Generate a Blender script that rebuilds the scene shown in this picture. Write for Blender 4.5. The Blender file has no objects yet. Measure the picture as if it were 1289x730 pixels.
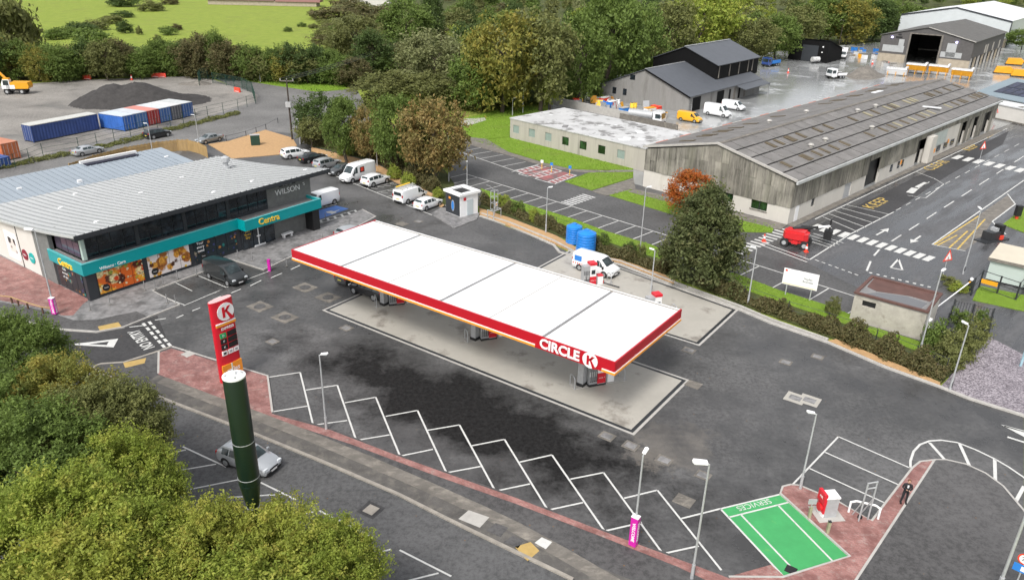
import bpy, math, random
import numpy as np
from mathutils import Vector, Matrix
R = math.radians
rnd = random.Random(7)
sc = bpy.context.scene
# ------------------------------------------------------------------ camera
F_PX, PITCH, ROLL, CAM_H = 961.0, 0.42322, 0.0224, 32.0
_F = Vector((0, math.cos(PITCH), -math.sin(PITCH)))
_U0 = Vector((0, math.sin(PITCH), math.cos(PITCH)))
_R = Vector((math.cos(ROLL), 0, 0)) + _U0 * math.sin(ROLL)
_U = Vector((-math.sin(ROLL), 0, 0)) + _U0 * math.cos(ROLL)
cam_d = bpy.data.cameras.new('camera'); cam = bpy.data.objects.new('camera', cam_d)
sc.collection.objects.link(cam); sc.camera = cam
cam_d.sensor_width = 36; cam_d.lens = F_PX / 1289 * 36; cam_d.clip_start = 0.5; cam_d.clip_end = 20000
m = Matrix((_R, _U, -_F)).transposed().to_4x4(); m.translation = (0, 0, CAM_H); cam.matrix_world = m
# ------------------------------------------------------------------ sky, sun, exposure
SUN_EL, SUN_AZ = 52, 205      # degrees; azimuth clockwise from +Y
w = bpy.data.worlds.new('World'); sc.world = w; w.use_nodes = True
nt = w.node_tree; bg = nt.nodes['Background']
sky = nt.nodes.new('ShaderNodeTexSky'); sky.sky_type = 'NISHITA'; sky.sun_disc = False
sky.sun_elevation = R(SUN_EL); sky.sun_rotation = R(SUN_AZ); sky.air_density = 1.0; sky.dust_density = 4.0; sky.ozone_density = 1.0
hs = nt.nodes.new('ShaderNodeHueSaturation'); hs.inputs['Saturation'].default_value = 0.22
nt.links.new(sky.outputs[0], hs.inputs['Color']); nt.links.new(hs.outputs[0], bg.inputs[0]); bg.inputs[1].default_value = 0.145
sd = bpy.data.lights.new('sun', 'SUN'); sd.energy = 1.5; sd.angle = R(14); sd.color = (1, .96, .9)
so = bpy.data.objects.new('sun', sd); sc.collection.objects.link(so)
_a = R(SUN_AZ); _d = Vector((math.sin(_a) * math.cos(R(SUN_EL)), math.cos(_a) * math.cos(R(SUN_EL)), math.sin(R(SUN_EL))))
so.rotation_euler = _d.to_track_quat('Z', 'Y').to_euler(); so.location = _d * 200
vs = sc.view_settings; vs.view_transform = 'Standard'; vs.look = 'None'; vs.gamma = 1; vs.use_curve_mapping = False; vs.exposure = 0.65
# ------------------------------------------------------------------ survey helpers: photograph pixel -> point at height z
def G(px, py, z=0.0):
    d = _F * F_PX + _R * (px - 644.5) - _U * (py - 365); t = (z - CAM_H) / d.z
    return Vector((d.x * t, d.y * t, z))
def HG(b, t):                                   # height of a vertical thing from its foot and top pixels
    q = G(*b); d = _F * F_PX + _R * (t[0] - 644.5) - _U * (t[1] - 365)
    return CAM_H + d.z * math.hypot(q.x, q.y) / math.hypot(d.x, d.y)
def MPP(px, py): return (G(px, py) - Vector((0, 0, CAM_H))).length / F_PX      # metres per pixel
def heading(a, b):
    v = G(*b) - G(*a); return math.atan2(v.y, v.x)
UA, VA = R(-35.5), R(54.5)                       # forecourt axes
EU = Vector((math.cos(UA), math.sin(UA), 0)); EV = Vector((math.cos(VA), math.sin(VA), 0))
WA = R(45.5)                                     # warehouse axis
# ------------------------------------------------------------------ mesh helpers
class MB:
    def __init__(s): s.v = []; s.f = []; s.m = []; s.mi = 0
    def add(s, vs, fs):
        o = len(s.v); s.v += [tuple(q) for q in vs]
        for f in fs: s.f.append(tuple(i + o for i in f)); s.m.append(s.mi)
        return s
    def poly(s, pts): return s.add(pts, [tuple(range(len(pts)))])
    def box(s, x0, x1, y0, y1, z0, z1):
        return s.add([(x0,y0,z0),(x1,y0,z0),(x1,y1,z0),(x0,y1,z0),(x0,y0,z1),(x1,y0,z1),(x1,y1,z1),(x0,y1,z1)],
                     [(3,2,1,0),(4,5,6,7),(0,1,5,4),(1,2,6,5),(2,3,7,6),(3,0,4,7)])
    def cbox(s, c, d, rz=0, ry=0):
        mt = Matrix.Rotation(rz, 4, 'Z') @ Matrix.Rotation(ry, 4, 'Y'); c = Vector(c); a = [q / 2 for q in d]
        P = [c + mt @ Vector((i*a[0], j*a[1], k*a[2])) for k in (-1,1) for i, j in ((-1,-1),(1,-1),(1,1),(-1,1))]
        return s.add(P, [(3,2,1,0),(4,5,6,7),(0,1,5,4),(1,2,6,5),(2,3,7,6),(3,0,4,7)])
    def prism(s, pts, z0, z1):
        n = len(pts)
        ar = sum(pts[i][0]*pts[(i+1)%n][1]-pts[(i+1)%n][0]*pts[i][1] for i in range(n))
        if ar < 0: pts = pts[::-1]
        P = [(p[0],p[1],z0) for p in pts] + [(p[0],p[1],z1) for p in pts]
        return s.add(P, [tuple(range(n-1,-1,-1)), tuple(range(n,2*n))] + [(i,(i+1)%n,n+(i+1)%n,n+i) for i in range(n)])
    def extr(s, pts, vec):                       # extrude a planar 3-D polygon by vec
        n = len(pts); vec = Vector(vec); P = [Vector(p) for p in pts] + [Vector(p) + vec for p in pts]
        return s.add(P, [tuple(range(n-1,-1,-1)), tuple(range(n,2*n))] + [(i,(i+1)%n,n+(i+1)%n,n+i) for i in range(n)])
    def tube(s, p0, p1, r0, r1=None, n=8, cap=True):
        p0 = Vector(p0); p1 = Vector(p1); r1 = r0 if r1 is None else r1
        d = (p1 - p0); q = d.to_track_quat('Z', 'Y') if d.length > 1e-9 else Matrix.Identity(3).to_quaternion()
        c = [q @ Vector((math.cos(2*math.pi*i/n), math.sin(2*math.pi*i/n), 0)) for i in range(n)]
        fs = [(i,(i+1)%n,n+(i+1)%n,n+i) for i in range(n)]
        if cap: fs += [tuple(range(n-1,-1,-1)), tuple(range(n,2*n))]
        return s.add([p0 + k*r0 for k in c] + [p1 + k*r1 for k in c], fs)
    def path(s, pts, r, n=6):
        for a, b in zip(pts, pts[1:]): s.tube(a, b, r, r, n)
        return s
    def lathe(s, prof, n=16, o=(0,0,0)):
        P = []; fs = []
        for r, z in prof: P += [(o[0]+r*math.cos(2*math.pi*i/n), o[1]+r*math.sin(2*math.pi*i/n), o[2]+z) for i in range(n)]
        for k in range(len(prof)-1): fs += [(k*n+i,k*n+(i+1)%n,(k+1)*n+(i+1)%n,(k+1)*n+i) for i in range(n)]
        fs += [tuple(range(n-1,-1,-1)), tuple(range((len(prof)-1)*n, len(prof)*n))]
        return s.add(P, fs)
    def strip(s, a, b, wd, z=None):              # flat painted line
        a = Vector(a); b = Vector(b); d = (b - a); d.z = 0; d.normalize(); n = Vector((-d.y, d.x, 0)) * wd / 2
        za = a.z if z is None else z; zb = b.z if z is None else z
        return s.poly([(a.x-n.x,a.y-n.y,za),(b.x-n.x,b.y-n.y,zb),(b.x+n.x,b.y+n.y,zb),(a.x+n.x,a.y+n.y,za)])
    def ribbon(s, pts, wd, z):                   # mitred flat band
        n = len(pts); L = []
        for i in range(n):
            a = Vector(pts[max(i-1,0)][:2]); b = Vector(pts[min(i+1,n-1)][:2]); d = (b-a).normalized(); k = Vector((-d.y,d.x))*wd/2; p = Vector(pts[i][:2])
            L.append((p-k, p+k))
        return s.add([(q.x,q.y,z) for pr in L for q in pr], [(2*i,2*i+2,2*i+3,2*i+1) for i in range(n-1)])
    def band(s, pts, wd, z0, z1):                # mitred solid band (kerb)
        n = len(pts); P = []
        for i in range(n):
            a = Vector(pts[max(i-1,0)][:2]); b = Vector(pts[min(i+1,n-1)][:2]); d = (b-a).normalized(); k = Vector((-d.y,d.x))*wd/2; p = Vector(pts[i][:2])
            for q in (p-k, p+k): P += [(q.x,q.y,z0),(q.x,q.y,z1)]
        fs = []
        for i in range(n-1):
            o = 4*i; fs += [(o+1,o+5,o+7,o+3),(o,o+4,o+5,o+1),(o+2,o+3,o+7,o+6)]
        fs += [(0,1,3,2),(4*n-4,4*n-2,4*n-1,4*n-3)]
        return s.add(P, fs)
    def mesh(s, name, mats, smooth=None):
        me = bpy.data.meshes.new(name); me.from_pydata(s.v, [], s.f)
        for mm in (mats if isinstance(mats, (list, tuple)) else [mats]): me.materials.append(mm)
        if any(s.m): me.polygons.foreach_set('material_index', s.m)
        if smooth is not None:
            me.polygons.foreach_set('use_smooth', [True]*len(s.f)); me.set_sharp_from_angle(angle=R(smooth))
        me.update(); return me
def link(name, data, parent=None, loc=None, rz=None, label=None, cat=None, group=None, kind=None):
    o = bpy.data.objects.new(name, data); sc.collection.objects.link(o)
    if parent: o.parent = parent
    if loc is not None: o.location = loc
    if rz is not None: o.rotation_euler = (0, 0, rz)
    if label: o['label'] = label
    if cat: o['category'] = cat
    if group: o['group'] = group
    if kind: o['kind'] = kind
    return o
def obj(name, mb, mt, parent=None, smooth=None, **k): return link(name, mb.mesh(name, mt, smooth), parent, **k)
def thing(name, label, cat, loc=(0,0,0), rz=0, group=None): return link(name, None, None, loc, rz, label, cat, group)
def struct(name, mb, mt, label, cat, **k): return obj(name, mb, mt, label=label, cat=cat, kind='structure', **k)
def dup(root, loc, rz, label=None, group=None, scale=None):
    r = root.copy(); sc.collection.objects.link(r); r.location = loc; r.rotation_euler = (0,0,rz)
    if scale: r.scale = scale
    if label: r['label'] = label
    if group: r['group'] = group
    for ch in root.children:
        c = ch.copy(); sc.collection.objects.link(c); c.parent = r
        for g in ch.children:
            d = g.copy(); sc.collection.objects.link(d); d.parent = c
    return r
_tc = {}
def text_mesh(s, size, ext=0.01, align='CENTER', bold=0.0):
    k = (s, size, ext, align, bold)
    if k not in _tc:
        cu = bpy.data.curves.new('lettering', 'FONT'); cu.body = s; cu.size = size; cu.extrude = ext; cu.align_x = align; cu.align_y = 'CENTER'; cu.offset = bold; cu.resolution_u = 3
        o = bpy.data.objects.new('tmp_text', cu); sc.collection.objects.link(o)
        bpy.context.view_layer.update(); dg = bpy.context.evaluated_depsgraph_get()
        me = bpy.data.meshes.new_from_object(o.evaluated_get(dg)); bpy.data.objects.remove(o); bpy.data.curves.remove(cu); _tc[k] = me
    return _tc[k].copy()
def text(s, size, mt, parent, loc, xd, up, ext=0.01, name='lettering', bold=0.0, align='CENTER', sx=1.0):
    me = text_mesh(s, size, ext, align, bold); me.materials.clear(); me.materials.append(mt)
    xd = Vector(xd).normalized(); up = Vector(up).normalized(); n = xd.cross(up)
    o = link(name, me, parent); mt4 = Matrix((xd*sx, up, n)).transposed().to_4x4(); mt4.translation = loc
    o.matrix_local = mt4
    return o
# ------------------------------------------------------------------ materials
def _new(name):
    mt = bpy.data.materials.new(name); mt.use_nodes = True
    return mt, mt.node_tree, mt.node_tree.nodes['Principled BSDF']
def N(t, k, **kw):
    n = t.nodes.new(k)
    for a, b in kw.items():
        if a in n.inputs: n.inputs[a].default_value = b
        else: setattr(n, a, b)
    return n
def mix(t, fac, a, b):
    n = t.nodes.new('ShaderNodeMix'); n.data_type = 'RGBA'
    for s, v in ((0, fac), (6, a), (7, b)):
        if hasattr(v, 'links') or isinstance(v, bpy.types.NodeSocket): t.links.new(v, n.inputs[s])
        else: n.inputs[s].default_value = v if s == 0 else (*v, 1) if len(v) == 3 else v
    return n.outputs[2]
def ramp(t, src, p0, p1, v0=0.0, v1=1.0):
    n = t.nodes.new('ShaderNodeMapRange'); n.inputs[1].default_value = p0; n.inputs[2].default_value = p1; n.inputs[3].default_value = v0; n.inputs[4].default_value = v1
    t.links.new(src, n.inputs[0]); return n.outputs[0]
def noise(t, vec, scale, detail=4, rough=.6):
    n = N(t, 'ShaderNodeTexNoise', Scale=scale, Detail=detail, Roughness=rough); t.links.new(vec, n.inputs['Vector']); return n.outputs['Fac']
def mapping(t, vec, scale=(1,1,1), rot=(0,0,0), loc=(0,0,0)):
    n = t.nodes.new('ShaderNodeMapping'); t.links.new(vec, n.inputs[0]); n.inputs['Scale'].default_value = scale; n.inputs['Rotation'].default_value = rot; n.inputs['Location'].default_value = loc; return n.outputs[0]
def pos(t): return t.nodes.new('ShaderNodeNewGeometry').outputs['Position']
def bump(t, b, h, st, dist=.02):
    n = t.nodes.new('ShaderNodeBump'); n.inputs['Strength'].default_value = st; n.inputs['Distance'].default_value = dist
    t.links.new(h, n.inputs['Height']); t.links.new(n.outputs[0], b.inputs['Normal'])
def mulc(c, k): return tuple(min(1, x*k) for x in c)
_mc = {}
def pm(name, col, rough=.6, var=.15, scale=1.5, bmp=0, bsc=30, metal=0, spec=.5, col2=None, th=(.5,.65), s2=.3, emit=0, stretch=(1,1,1), orand=0, coat=0):
    if name in _mc: return _mc[name]
    mt, t, b = _new(name); P = mapping(t, pos(t), stretch)
    f = noise(t, P, scale, 6); f2 = noise(t, P, scale*9, 3)
    c = mix(t, ramp(t, f, .3, .7), mulc(col, 1-var), mulc(col, 1+var)); c = mix(t, ramp(t, f2, .35, .65, 0, .5), c, mulc(col, 1-var*.6))
    if col2: c = mix(t, ramp(t, noise(t, P, s2, 5, .65), *th), c, col2)
    if orand:
        oi = t.nodes.new('ShaderNodeObjectInfo'); c = mix(t, ramp(t, oi.outputs['Random'], 0, 1, 0, orand), c, mulc(col, .45))
    t.links.new(c, b.inputs['Base Color']); b.inputs['Roughness'].default_value = rough; b.inputs['Metallic'].default_value = metal; b.inputs['Specular IOR Level'].default_value = spec
    if coat: b.inputs['Coat Weight'].default_value = coat; b.inputs['Coat Roughness'].default_value = .05
    if bmp: bump(t, b, noise(t, P, bsc, 4), bmp)
    if emit: b.inputs['Emission Color'].default_value = (*col, 1); b.inputs['Emission Strength'].default_value = emit
    _mc[name] = mt; return mt
def asphalt(name, col, wet=(.5,.62), rw=.16, rd=.62, crack=True, stain=None, tint=(.06,.055,.05), wsc=.09, wdir=0, wstretch=1, pale=None):
    mt, t, b = _new(name); P = pos(t)
    Pw = mapping(t, mapping(t, P, (1,1,1), (0,0,-wdir)), (1/wstretch, wstretch, 1))
    big = noise(t, P, .11, 6, .62); med = noise(t, P, .9, 5); fine = noise(t, P, 22, 2); mott = noise(t, P, 3.2, 8, .75)
    c = mix(t, ramp(t, big, .34, .66), mulc(col, .6), mulc(col, 1.5)); c = mix(t, ramp(t, med, .35, .68, 0, .45), c, mulc(col, .6)); c = mix(t, ramp(t, mott, .42, .6, 0, .5), c, mulc(col, 1.75)); c = mix(t, ramp(t, mott, .5, .36, 0, .5), c, mulc(col, .5)); c = mix(t, ramp(t, fine, .5, .75, 0, .35), c, mulc(col, 2.2))
    spots = N(t, 'ShaderNodeTexVoronoi', Scale=.9); t.links.new(P, spots.inputs['Vector'])
    lf = ramp(t, spots.outputs['Distance'], .05, .035); c = mix(t, lf, c, (.16,.09,.035))      # fallen leaves
    wf = ramp(t, noise(t, Pw, wsc, 8, .7), *wet)
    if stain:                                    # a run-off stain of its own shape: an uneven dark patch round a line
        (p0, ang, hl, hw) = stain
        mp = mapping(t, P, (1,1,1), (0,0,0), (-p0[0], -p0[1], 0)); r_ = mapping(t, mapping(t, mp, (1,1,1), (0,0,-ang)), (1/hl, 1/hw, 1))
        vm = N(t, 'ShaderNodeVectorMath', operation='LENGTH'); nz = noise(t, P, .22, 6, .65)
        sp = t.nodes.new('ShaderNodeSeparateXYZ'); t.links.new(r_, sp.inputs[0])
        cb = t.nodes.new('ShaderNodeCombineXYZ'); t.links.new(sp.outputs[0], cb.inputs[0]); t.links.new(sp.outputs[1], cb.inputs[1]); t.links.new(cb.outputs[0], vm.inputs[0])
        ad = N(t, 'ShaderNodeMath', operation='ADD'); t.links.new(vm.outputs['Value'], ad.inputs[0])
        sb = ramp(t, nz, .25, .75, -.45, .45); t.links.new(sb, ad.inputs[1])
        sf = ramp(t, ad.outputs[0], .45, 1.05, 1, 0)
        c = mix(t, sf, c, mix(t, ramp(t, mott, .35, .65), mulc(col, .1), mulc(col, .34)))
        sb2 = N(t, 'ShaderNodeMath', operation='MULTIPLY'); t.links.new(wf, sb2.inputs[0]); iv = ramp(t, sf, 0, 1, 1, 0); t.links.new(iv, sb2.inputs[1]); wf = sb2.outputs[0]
    if pale:                                     # a rough lighter resurfaced patch
        (p0, hl, hw) = pale
        mp = mapping(t, mapping(t, mapping(t, P, (1,1,1), (0,0,0), (-p0[0], -p0[1], 0)), (1,1,1), (0,0,-UA)), (1/hl, 1/hw, 0)); vm = N(t, 'ShaderNodeVectorMath', operation='LENGTH'); t.links.new(mp, vm.inputs[0])
        ad = N(t, 'ShaderNodeMath', operation='ADD'); t.links.new(vm.outputs['Value'], ad.inputs[0]); t.links.new(ramp(t, noise(t, P, .7, 8, .75), .25, .75, -.6, .6), ad.inputs[1])
        c = mix(t, ramp(t, ad.outputs[0], .55, .85, .75, 0), c, (.15,.137,.122))
    c = mix(t, wf, c, mulc(col, .62))
    t.links.new(c, b.inputs['Base Color'])
    rg = t.nodes.new('ShaderNodeMix'); t.links.new(wf, rg.inputs[0]); rg.inputs[2].default_value = rd; rg.inputs[3].default_value = rw; t.links.new(rg.outputs[0], b.inputs['Roughness'])
    b.inputs['Specular IOR Level'].default_value = .42
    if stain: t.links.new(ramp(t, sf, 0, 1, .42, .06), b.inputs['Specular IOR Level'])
    bump(t, b, noise(t, P, 35, 3), .22, .012)
    return mt
def brickmat(name, c1, c2, mortar, ang, sx=5.0, row=.1):
    mt, t, b = _new(name); P = mapping(t, pos(t), (1,1,1), (0,0,-ang))
    br = t.nodes.new('ShaderNodeTexBrick'); t.links.new(P, br.inputs['Vector'])
    br.inputs['Color1'].default_value = (*c1,1); br.inputs['Color2'].default_value = (*c2,1); br.inputs['Mortar'].default_value = (*mortar,1)
    br.inputs['Scale'].default_value = 1; br.inputs['Brick Width'].default_value = .22; br.inputs['Row Height'].default_value = .11; br.inputs['Mortar Size'].default_value = .012
    W = pos(t); c = mix(t, ramp(t, noise(t, W, .7, 8, .75), .4, .6, 0, .75), br.outputs['Color'], mulc(c1, .45)); c = mix(t, ramp(t, noise(t, W, 1.9, 5, .7), .56, .7, 0, .55), c, (.36,.32,.29))
    t.links.new(c, b.inputs['Base Color']); rr = ramp(t, noise(t, W, .3, 4), .42, .6, .65, .3); t.links.new(rr, b.inputs['Roughness'])
    bump(t, b, br.outputs['Fac'], -.3, .01); return mt
def grassmat(name, a, bcol, c3, s=.5):
    mt, t, b = _new(name); P = pos(t)
    c = mix(t, ramp(t, noise(t, P, s, 6, .7), .3, .7), a, bcol); c = mix(t, ramp(t, noise(t, P, s*.28, 6, .7), .52, .72, 0, .8), c, c3); c = mix(t, ramp(t, noise(t, P, 14, 3), .3, .7, 0, .5), c, mulc(a, .55))
    t.links.new(c, b.inputs['Base Color']); b.inputs['Roughness'].default_value = .85; b.inputs['Specular IOR Level'].default_value = .15
    bump(t, b, noise(t, P, 9, 5, .7), .9, .12); return mt
def leafmat(name, a, bcol, c3=None, tr=.36, f3=.25):
    mt, t, b = _new(name); g = t.nodes.new('ShaderNodeNewGeometry'); tc = t.nodes.new('ShaderNodeTexCoord'); oi = t.nodes.new('ShaderNodeObjectInfo')
    c = mix(t, g.outputs['Random Per Island'], mulc(a, .8), mulc(a, 1.2)); c = mix(t, ramp(t, noise(t, tc.outputs['Object'], 2.6, 3), .36, .64), c, bcol)
    c = mix(t, ramp(t, oi.outputs['Random'], 0, 1, 0, .4), c, mulc(a, .6))
    if c3: c = mix(t, ramp(t, noise(t, tc.outputs['Object'], 4.5, 3), .62-f3*.4, .66), c, c3)
    t.links.new(c, b.inputs['Base Color']); b.inputs['Roughness'].default_value = .6; b.inputs['Specular IOR Level'].default_value = .25
    tb = t.nodes.new('ShaderNodeBsdfTranslucent'); t.links.new(c, tb.inputs[0]); ms = t.nodes.new('ShaderNodeMixShader'); ms.inputs[0].default_value = tr
    out = t.nodes['Material Output']; t.links.new(b.outputs[0], ms.inputs[1]); t.links.new(tb.outputs[0], ms.inputs[2]); t.links.new(ms.outputs[0], out.inputs[0]); return mt
def cladmat(name, col, dark, green=None, wave=None):
    mt, t, b = _new(name); P = pos(t); Ps = mapping(t, P, (1.6,1.6,.12))
    oi = t.nodes.new('ShaderNodeObjectInfo')
    c = mix(t, ramp(t, noise(t, Ps, 2.2, 6, .75), .36, .64), dark, col); c = mix(t, ramp(t, noise(t, P, .35, 5), .45, .7, 0, .7), c, mulc(col, 1.25))
    if green: c = mix(t, ramp(t, noise(t, Ps, .5, 4), .5, .75, 0, .6), c, green)
    c = mix(t, ramp(t, oi.outputs['Random'], 0, 1, 0, .45), c, mulc(dark, .8))
    t.links.new(c, b.inputs['Base Color']); b.inputs['Roughness'].default_value = .8
    bump(t, b, noise(t, mapping(t, P, (6,6,.05)), 2, 2), .5, .05); return mt
def roofmat(name, col, moss, ang):
    mt, t, b = _new(name); P = pos(t); Q = mapping(t, P, (1,1,1), (0,0,-ang))
    oi = t.nodes.new('ShaderNodeObjectInfo')
    c = mix(t, ramp(t, noise(t, P, .5, 6, .7), .3, .7), mulc(col,.7), mulc(col,1.25)); c = mix(t, ramp(t, noise(t, mapping(t, Q, (1,.1,1)), 1.2, 5), .5, .75, 0, .6), c, moss)
    c = mix(t, ramp(t, oi.outputs['Random'], 0, 1, 0, .4), c, mulc(col,.6))
    wv = N(t, 'ShaderNodeTexWave', Scale=1.1, wave_type='BANDS', bands_direction='X'); t.links.new(Q, wv.inputs[0])
    c = mix(t, ramp(t, wv.outputs['Fac'], 0, 1, 0, .35), c, mulc(col, .5))
    t.links.new(c, b.inputs['Base Color']); b.inputs['Roughness'].default_value = .62; bump(t, b, wv.outputs['Fac'], .6, .05); return mt
def glassmat(name, tint=(.012,.016,.02), rough=.06):
    mt, t, b = _new(name); P = pos(t); c = mix(t, ramp(t, noise(t, P, .8, 3), .45, .75), tint, mulc(tint, 3.5)); t.links.new(c, b.inputs['Base Color'])
    b.inputs['Roughness'].default_value = rough; b.inputs['Specular IOR Level'].default_value = .6; return mt
def foodmat(name, back, cols, sc_=1.6, seed=0):
    """printed poster of food: overlapping rounded coloured shapes"""
    mt, t, b = _new(name); tc = t.nodes.new('ShaderNodeTexCoord'); P = mapping(t, tc.outputs['Object'], (1,1,1), (0,0,0), (seed*3.1, seed*1.7, seed))
    c = back
    for i, (col, s, r) in enumerate(cols):
        v = N(t, 'ShaderNodeTexVoronoi', Scale=s*.8, Randomness=.9); t.links.new(mapping(t, P, (1,1,1), (0,0,0), (i*1.3, i*2.1, i*.7)), v.inputs['Vector'])
        n2 = ramp(t, noise(t, P, s*4, 4), .3, .7, -.06, .06); ad = N(t, 'ShaderNodeMath', operation='ADD'); t.links.new(v.outputs['Distance'], ad.inputs[0]); t.links.new(n2, ad.inputs[1])
        c = mix(t, ramp(t, ad.outputs[0], r*1.15, r*1.15-.08), c, mix(t, ramp(t, noise(t, P, s*7, 3), .3, .7), mulc(col,.45), mulc(col,1.25)))
    t.links.new(c, b.inputs['Base Color']); b.inputs['Roughness'].default_value = .35; return mt
MAT = {}
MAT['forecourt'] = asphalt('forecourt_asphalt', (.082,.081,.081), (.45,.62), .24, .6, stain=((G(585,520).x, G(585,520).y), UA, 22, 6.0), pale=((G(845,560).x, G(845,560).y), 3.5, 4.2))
MAT['road'] = asphalt('road_asphalt', (.075,.075,.076), (.8,.95), .3, .75)
MAT['old_road'] = asphalt('side_road_asphalt', (.125,.122,.118), (.6,.8), .3, .7)
MAT['carpark'] = asphalt('car_park_asphalt', (.072,.071,.071), (.55,.72), .25, .65)
MAT['service'] = asphalt('service_road_asphalt', (.085,.085,.088), (.42,.58), .12, .55, wsc=.16, wdir=WA, wstretch=2.6)
MAT['patch'] = asphalt('new_asphalt', (.038,.037,.038), (.62,.8), .25, .65)
MAT['yard'] = asphalt('yard_concrete', (.4,.41,.41), (.25,.5), .1, .5, wsc=.1)
MAT['footway'] = asphalt('footway_asphalt', (.068,.066,.066), (.7,.85), .3, .7)
MAT['gravel_yard'] = asphalt('compound_ground', (.19,.178,.162), (.5,.64), .25, .8, wsc=.05)
MAT['worn'] = pm('worn_pavement', (.15,.137,.12), .75, .35, .9, .4, 20, col2=(.26,.235,.2), th=(.5,.72), s2=1.6, stretch=(.75,1.35,1))
MAT['worn_dark'] = pm('worn_dark_pavement', (.095,.089,.082), .75, .35, 1.2, .4, 20, col2=(.15,.138,.12), th=(.5,.7), s2=1.4)
MAT['slab'] = pm('forecourt_concrete', (.39,.37,.33), .45, .14, .3, .08, 30, col2=(.22,.2,.175), th=(.55,.66), s2=.3)
MAT['paving'] = pm('grey_paving', (.22,.215,.215), .55, .4, 2.2, .4, 18, col2=(.1,.1,.1), th=(.5,.66), s2=.8)
MAT['red'] = brickmat('red_block_paving', (.3,.12,.105), (.4,.2,.18), (.24,.17,.15), UA)
MAT['kerb'] = pm('kerb_concrete', (.4,.385,.36), .7, .15, 2)
MAT['oldkerb'] = pm('old_kerb', (.3,.275,.24), .8, .25, 2)
MAT['white'] = pm('white_road_paint', (.55,.55,.53), .6, .1, 2, col2=(.4,.4,.39), th=(.55,.75), s2=3)
MAT['wornwhite'] = pm('worn_white_paint', (.55,.55,.54), .65, .15, 2, col2=(.2,.2,.2), th=(.5,.65), s2=3)
MAT['yellow'] = pm('yellow_road_paint', (.55,.38,.09), .65, .2, 2, col2=(.16,.14,.09), th=(.5,.68), s2=2.5)
MAT['green_paint'] = pm('green_bay_paint', (.05,.31,.1), .5, .12, .8, col2=(.12,.36,.1), th=(.62,.75), s2=1.2)
MAT['blue_paint'] = pm('blue_bay_paint', (.06,.16,.45), .5, .12, 1)
MAT['red_paint'] = pm('red_bay_paint', (.36,.1,.1), .6, .3, 1, col2=(.13,.1,.1), th=(.42,.58), s2=.7)
MAT['tactile'] = pm('buff_tactile', (.42,.29,.1), .7, .12, 3, .4, 18)
MAT['mulch'] = pm('tan_gravel', (.42,.26,.125), .85, .18, 2.5, .5, 30)
def chipmat(name, a, b, s):
    mt, t, bs = _new(name); P = pos(t); v = N(t, 'ShaderNodeTexVoronoi', Scale=s); t.links.new(P, v.inputs['Vector']); sp = t.nodes.new('ShaderNodeSeparateColor'); t.links.new(v.outputs['Color'], sp.inputs[0])
    c = mix(t, sp.outputs[0], a, b); c = mix(t, ramp(t, noise(t, P, .5, 4), .4, .7, 0, .4), c, a); t.links.new(c, bs.inputs['Base Color']); bs.inputs['Roughness'].default_value = .6; bump(t, bs, v.outputs['Distance'], .9, .06); return mt
MAT['slate'] = chipmat('purple_slate_chippings', (.1,.085,.1), (.4,.36,.39), 8.5)
MAT['field'] = grassmat('field_grass', (.19,.26,.04), (.3,.35,.065), (.2,.21,.06), .3)
MAT['lawn'] = grassmat('lawn_grass', (.15,.25,.025), (.2,.31,.04), (.17,.2,.05), .6)
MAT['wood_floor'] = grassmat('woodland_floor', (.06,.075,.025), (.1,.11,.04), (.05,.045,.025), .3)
MAT['rough_grass'] = grassmat('rough_grass', (.16,.17,.05), (.22,.2,.08), (.1,.08,.04), .4)
MAT['heap'] = pm('dark_spoil', (.04,.037,.036), .9, .35, 1.2, 1, 4)
MAT['canopy_white'] = pm('white_roof_sheet', (.68,.69,.7), .4, .03, .4)
MAT['red_panel'] = pm('red_fascia', (.44,.008,.018), .35, .05, 1)
MAT['red_sign'] = pm('red_sign_face', (.6,.015,.03), .3, .05, 1)
MAT['orange'] = pm('orange_stripe', (.8,.3,.03), .4, .05, 1)
MAT['white_plastic'] = pm('white_plastic', (.8,.8,.8), .4, .04, 2)
MAT['steel'] = pm('galvanised_steel', (.42,.43,.44), .45, .12, 4, metal=.2)
MAT['darksteel'] = pm('dark_metal', (.03,.032,.035), .45, .2, 3)
MAT['black'] = pm('black_plastic', (.015,.015,.016), .5, .2, 3)
MAT['tyre'] = pm('tyre_rubber', (.02,.02,.021), .8, .2, 5)
MAT['rim'] = pm('alloy_rim', (.45,.46,.47), .35, .1, 5, metal=.7)
MAT['teal'] = pm('teal_fascia', (.0,.29,.31), .35, .05, 1)
MAT['teal_top'] = pm('fascia_coping', (.1,.42,.44), .4, .05, 1)
MAT['gold'] = pm('yellow_letters', (.85,.55,.05), .4, .04, 3)
MAT['storeroof'] = pm('standing_seam_roof', (.43,.44,.44), .45, .05, .3)
MAT['backroof'] = pm('blue_grey_roof', (.27,.31,.35), .45, .06, .3)
MAT['charcoal'] = pm('charcoal_cladding', (.03,.034,.04), .5, .12, 1)
MAT['stonewall'] = pm('grey_stone_cladding', (.16,.165,.16), .8, .22, 2.2, .6, 7)
MAT['render'] = pm('cream_render', (.6,.58,.54), .8, .06, .6)
MAT['whitewall'] = pm('white_painted_wall', (.54,.515,.47), .8, .1, .5, col2=(.42,.39,.33), th=(.6,.78), s2=.5, stretch=(1,1,.3))
MAT['flatroof'] = pm('flat_roof_felt', (.2,.195,.195), .7, .2, .8)
MAT['concrete_wall'] = pm('weathered_render', (.4,.375,.33), .85, .18, .6, .2, 10, col2=(.2,.19,.165), th=(.56,.75), s2=.6, stretch=(1.5,1.5,.12))
MAT['hutwall'] = pm('hut_render', (.4,.375,.325), .85, .2, 1.4, .3, 10, col2=(.24,.22,.185), th=(.52,.72), s2=.9)
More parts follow.
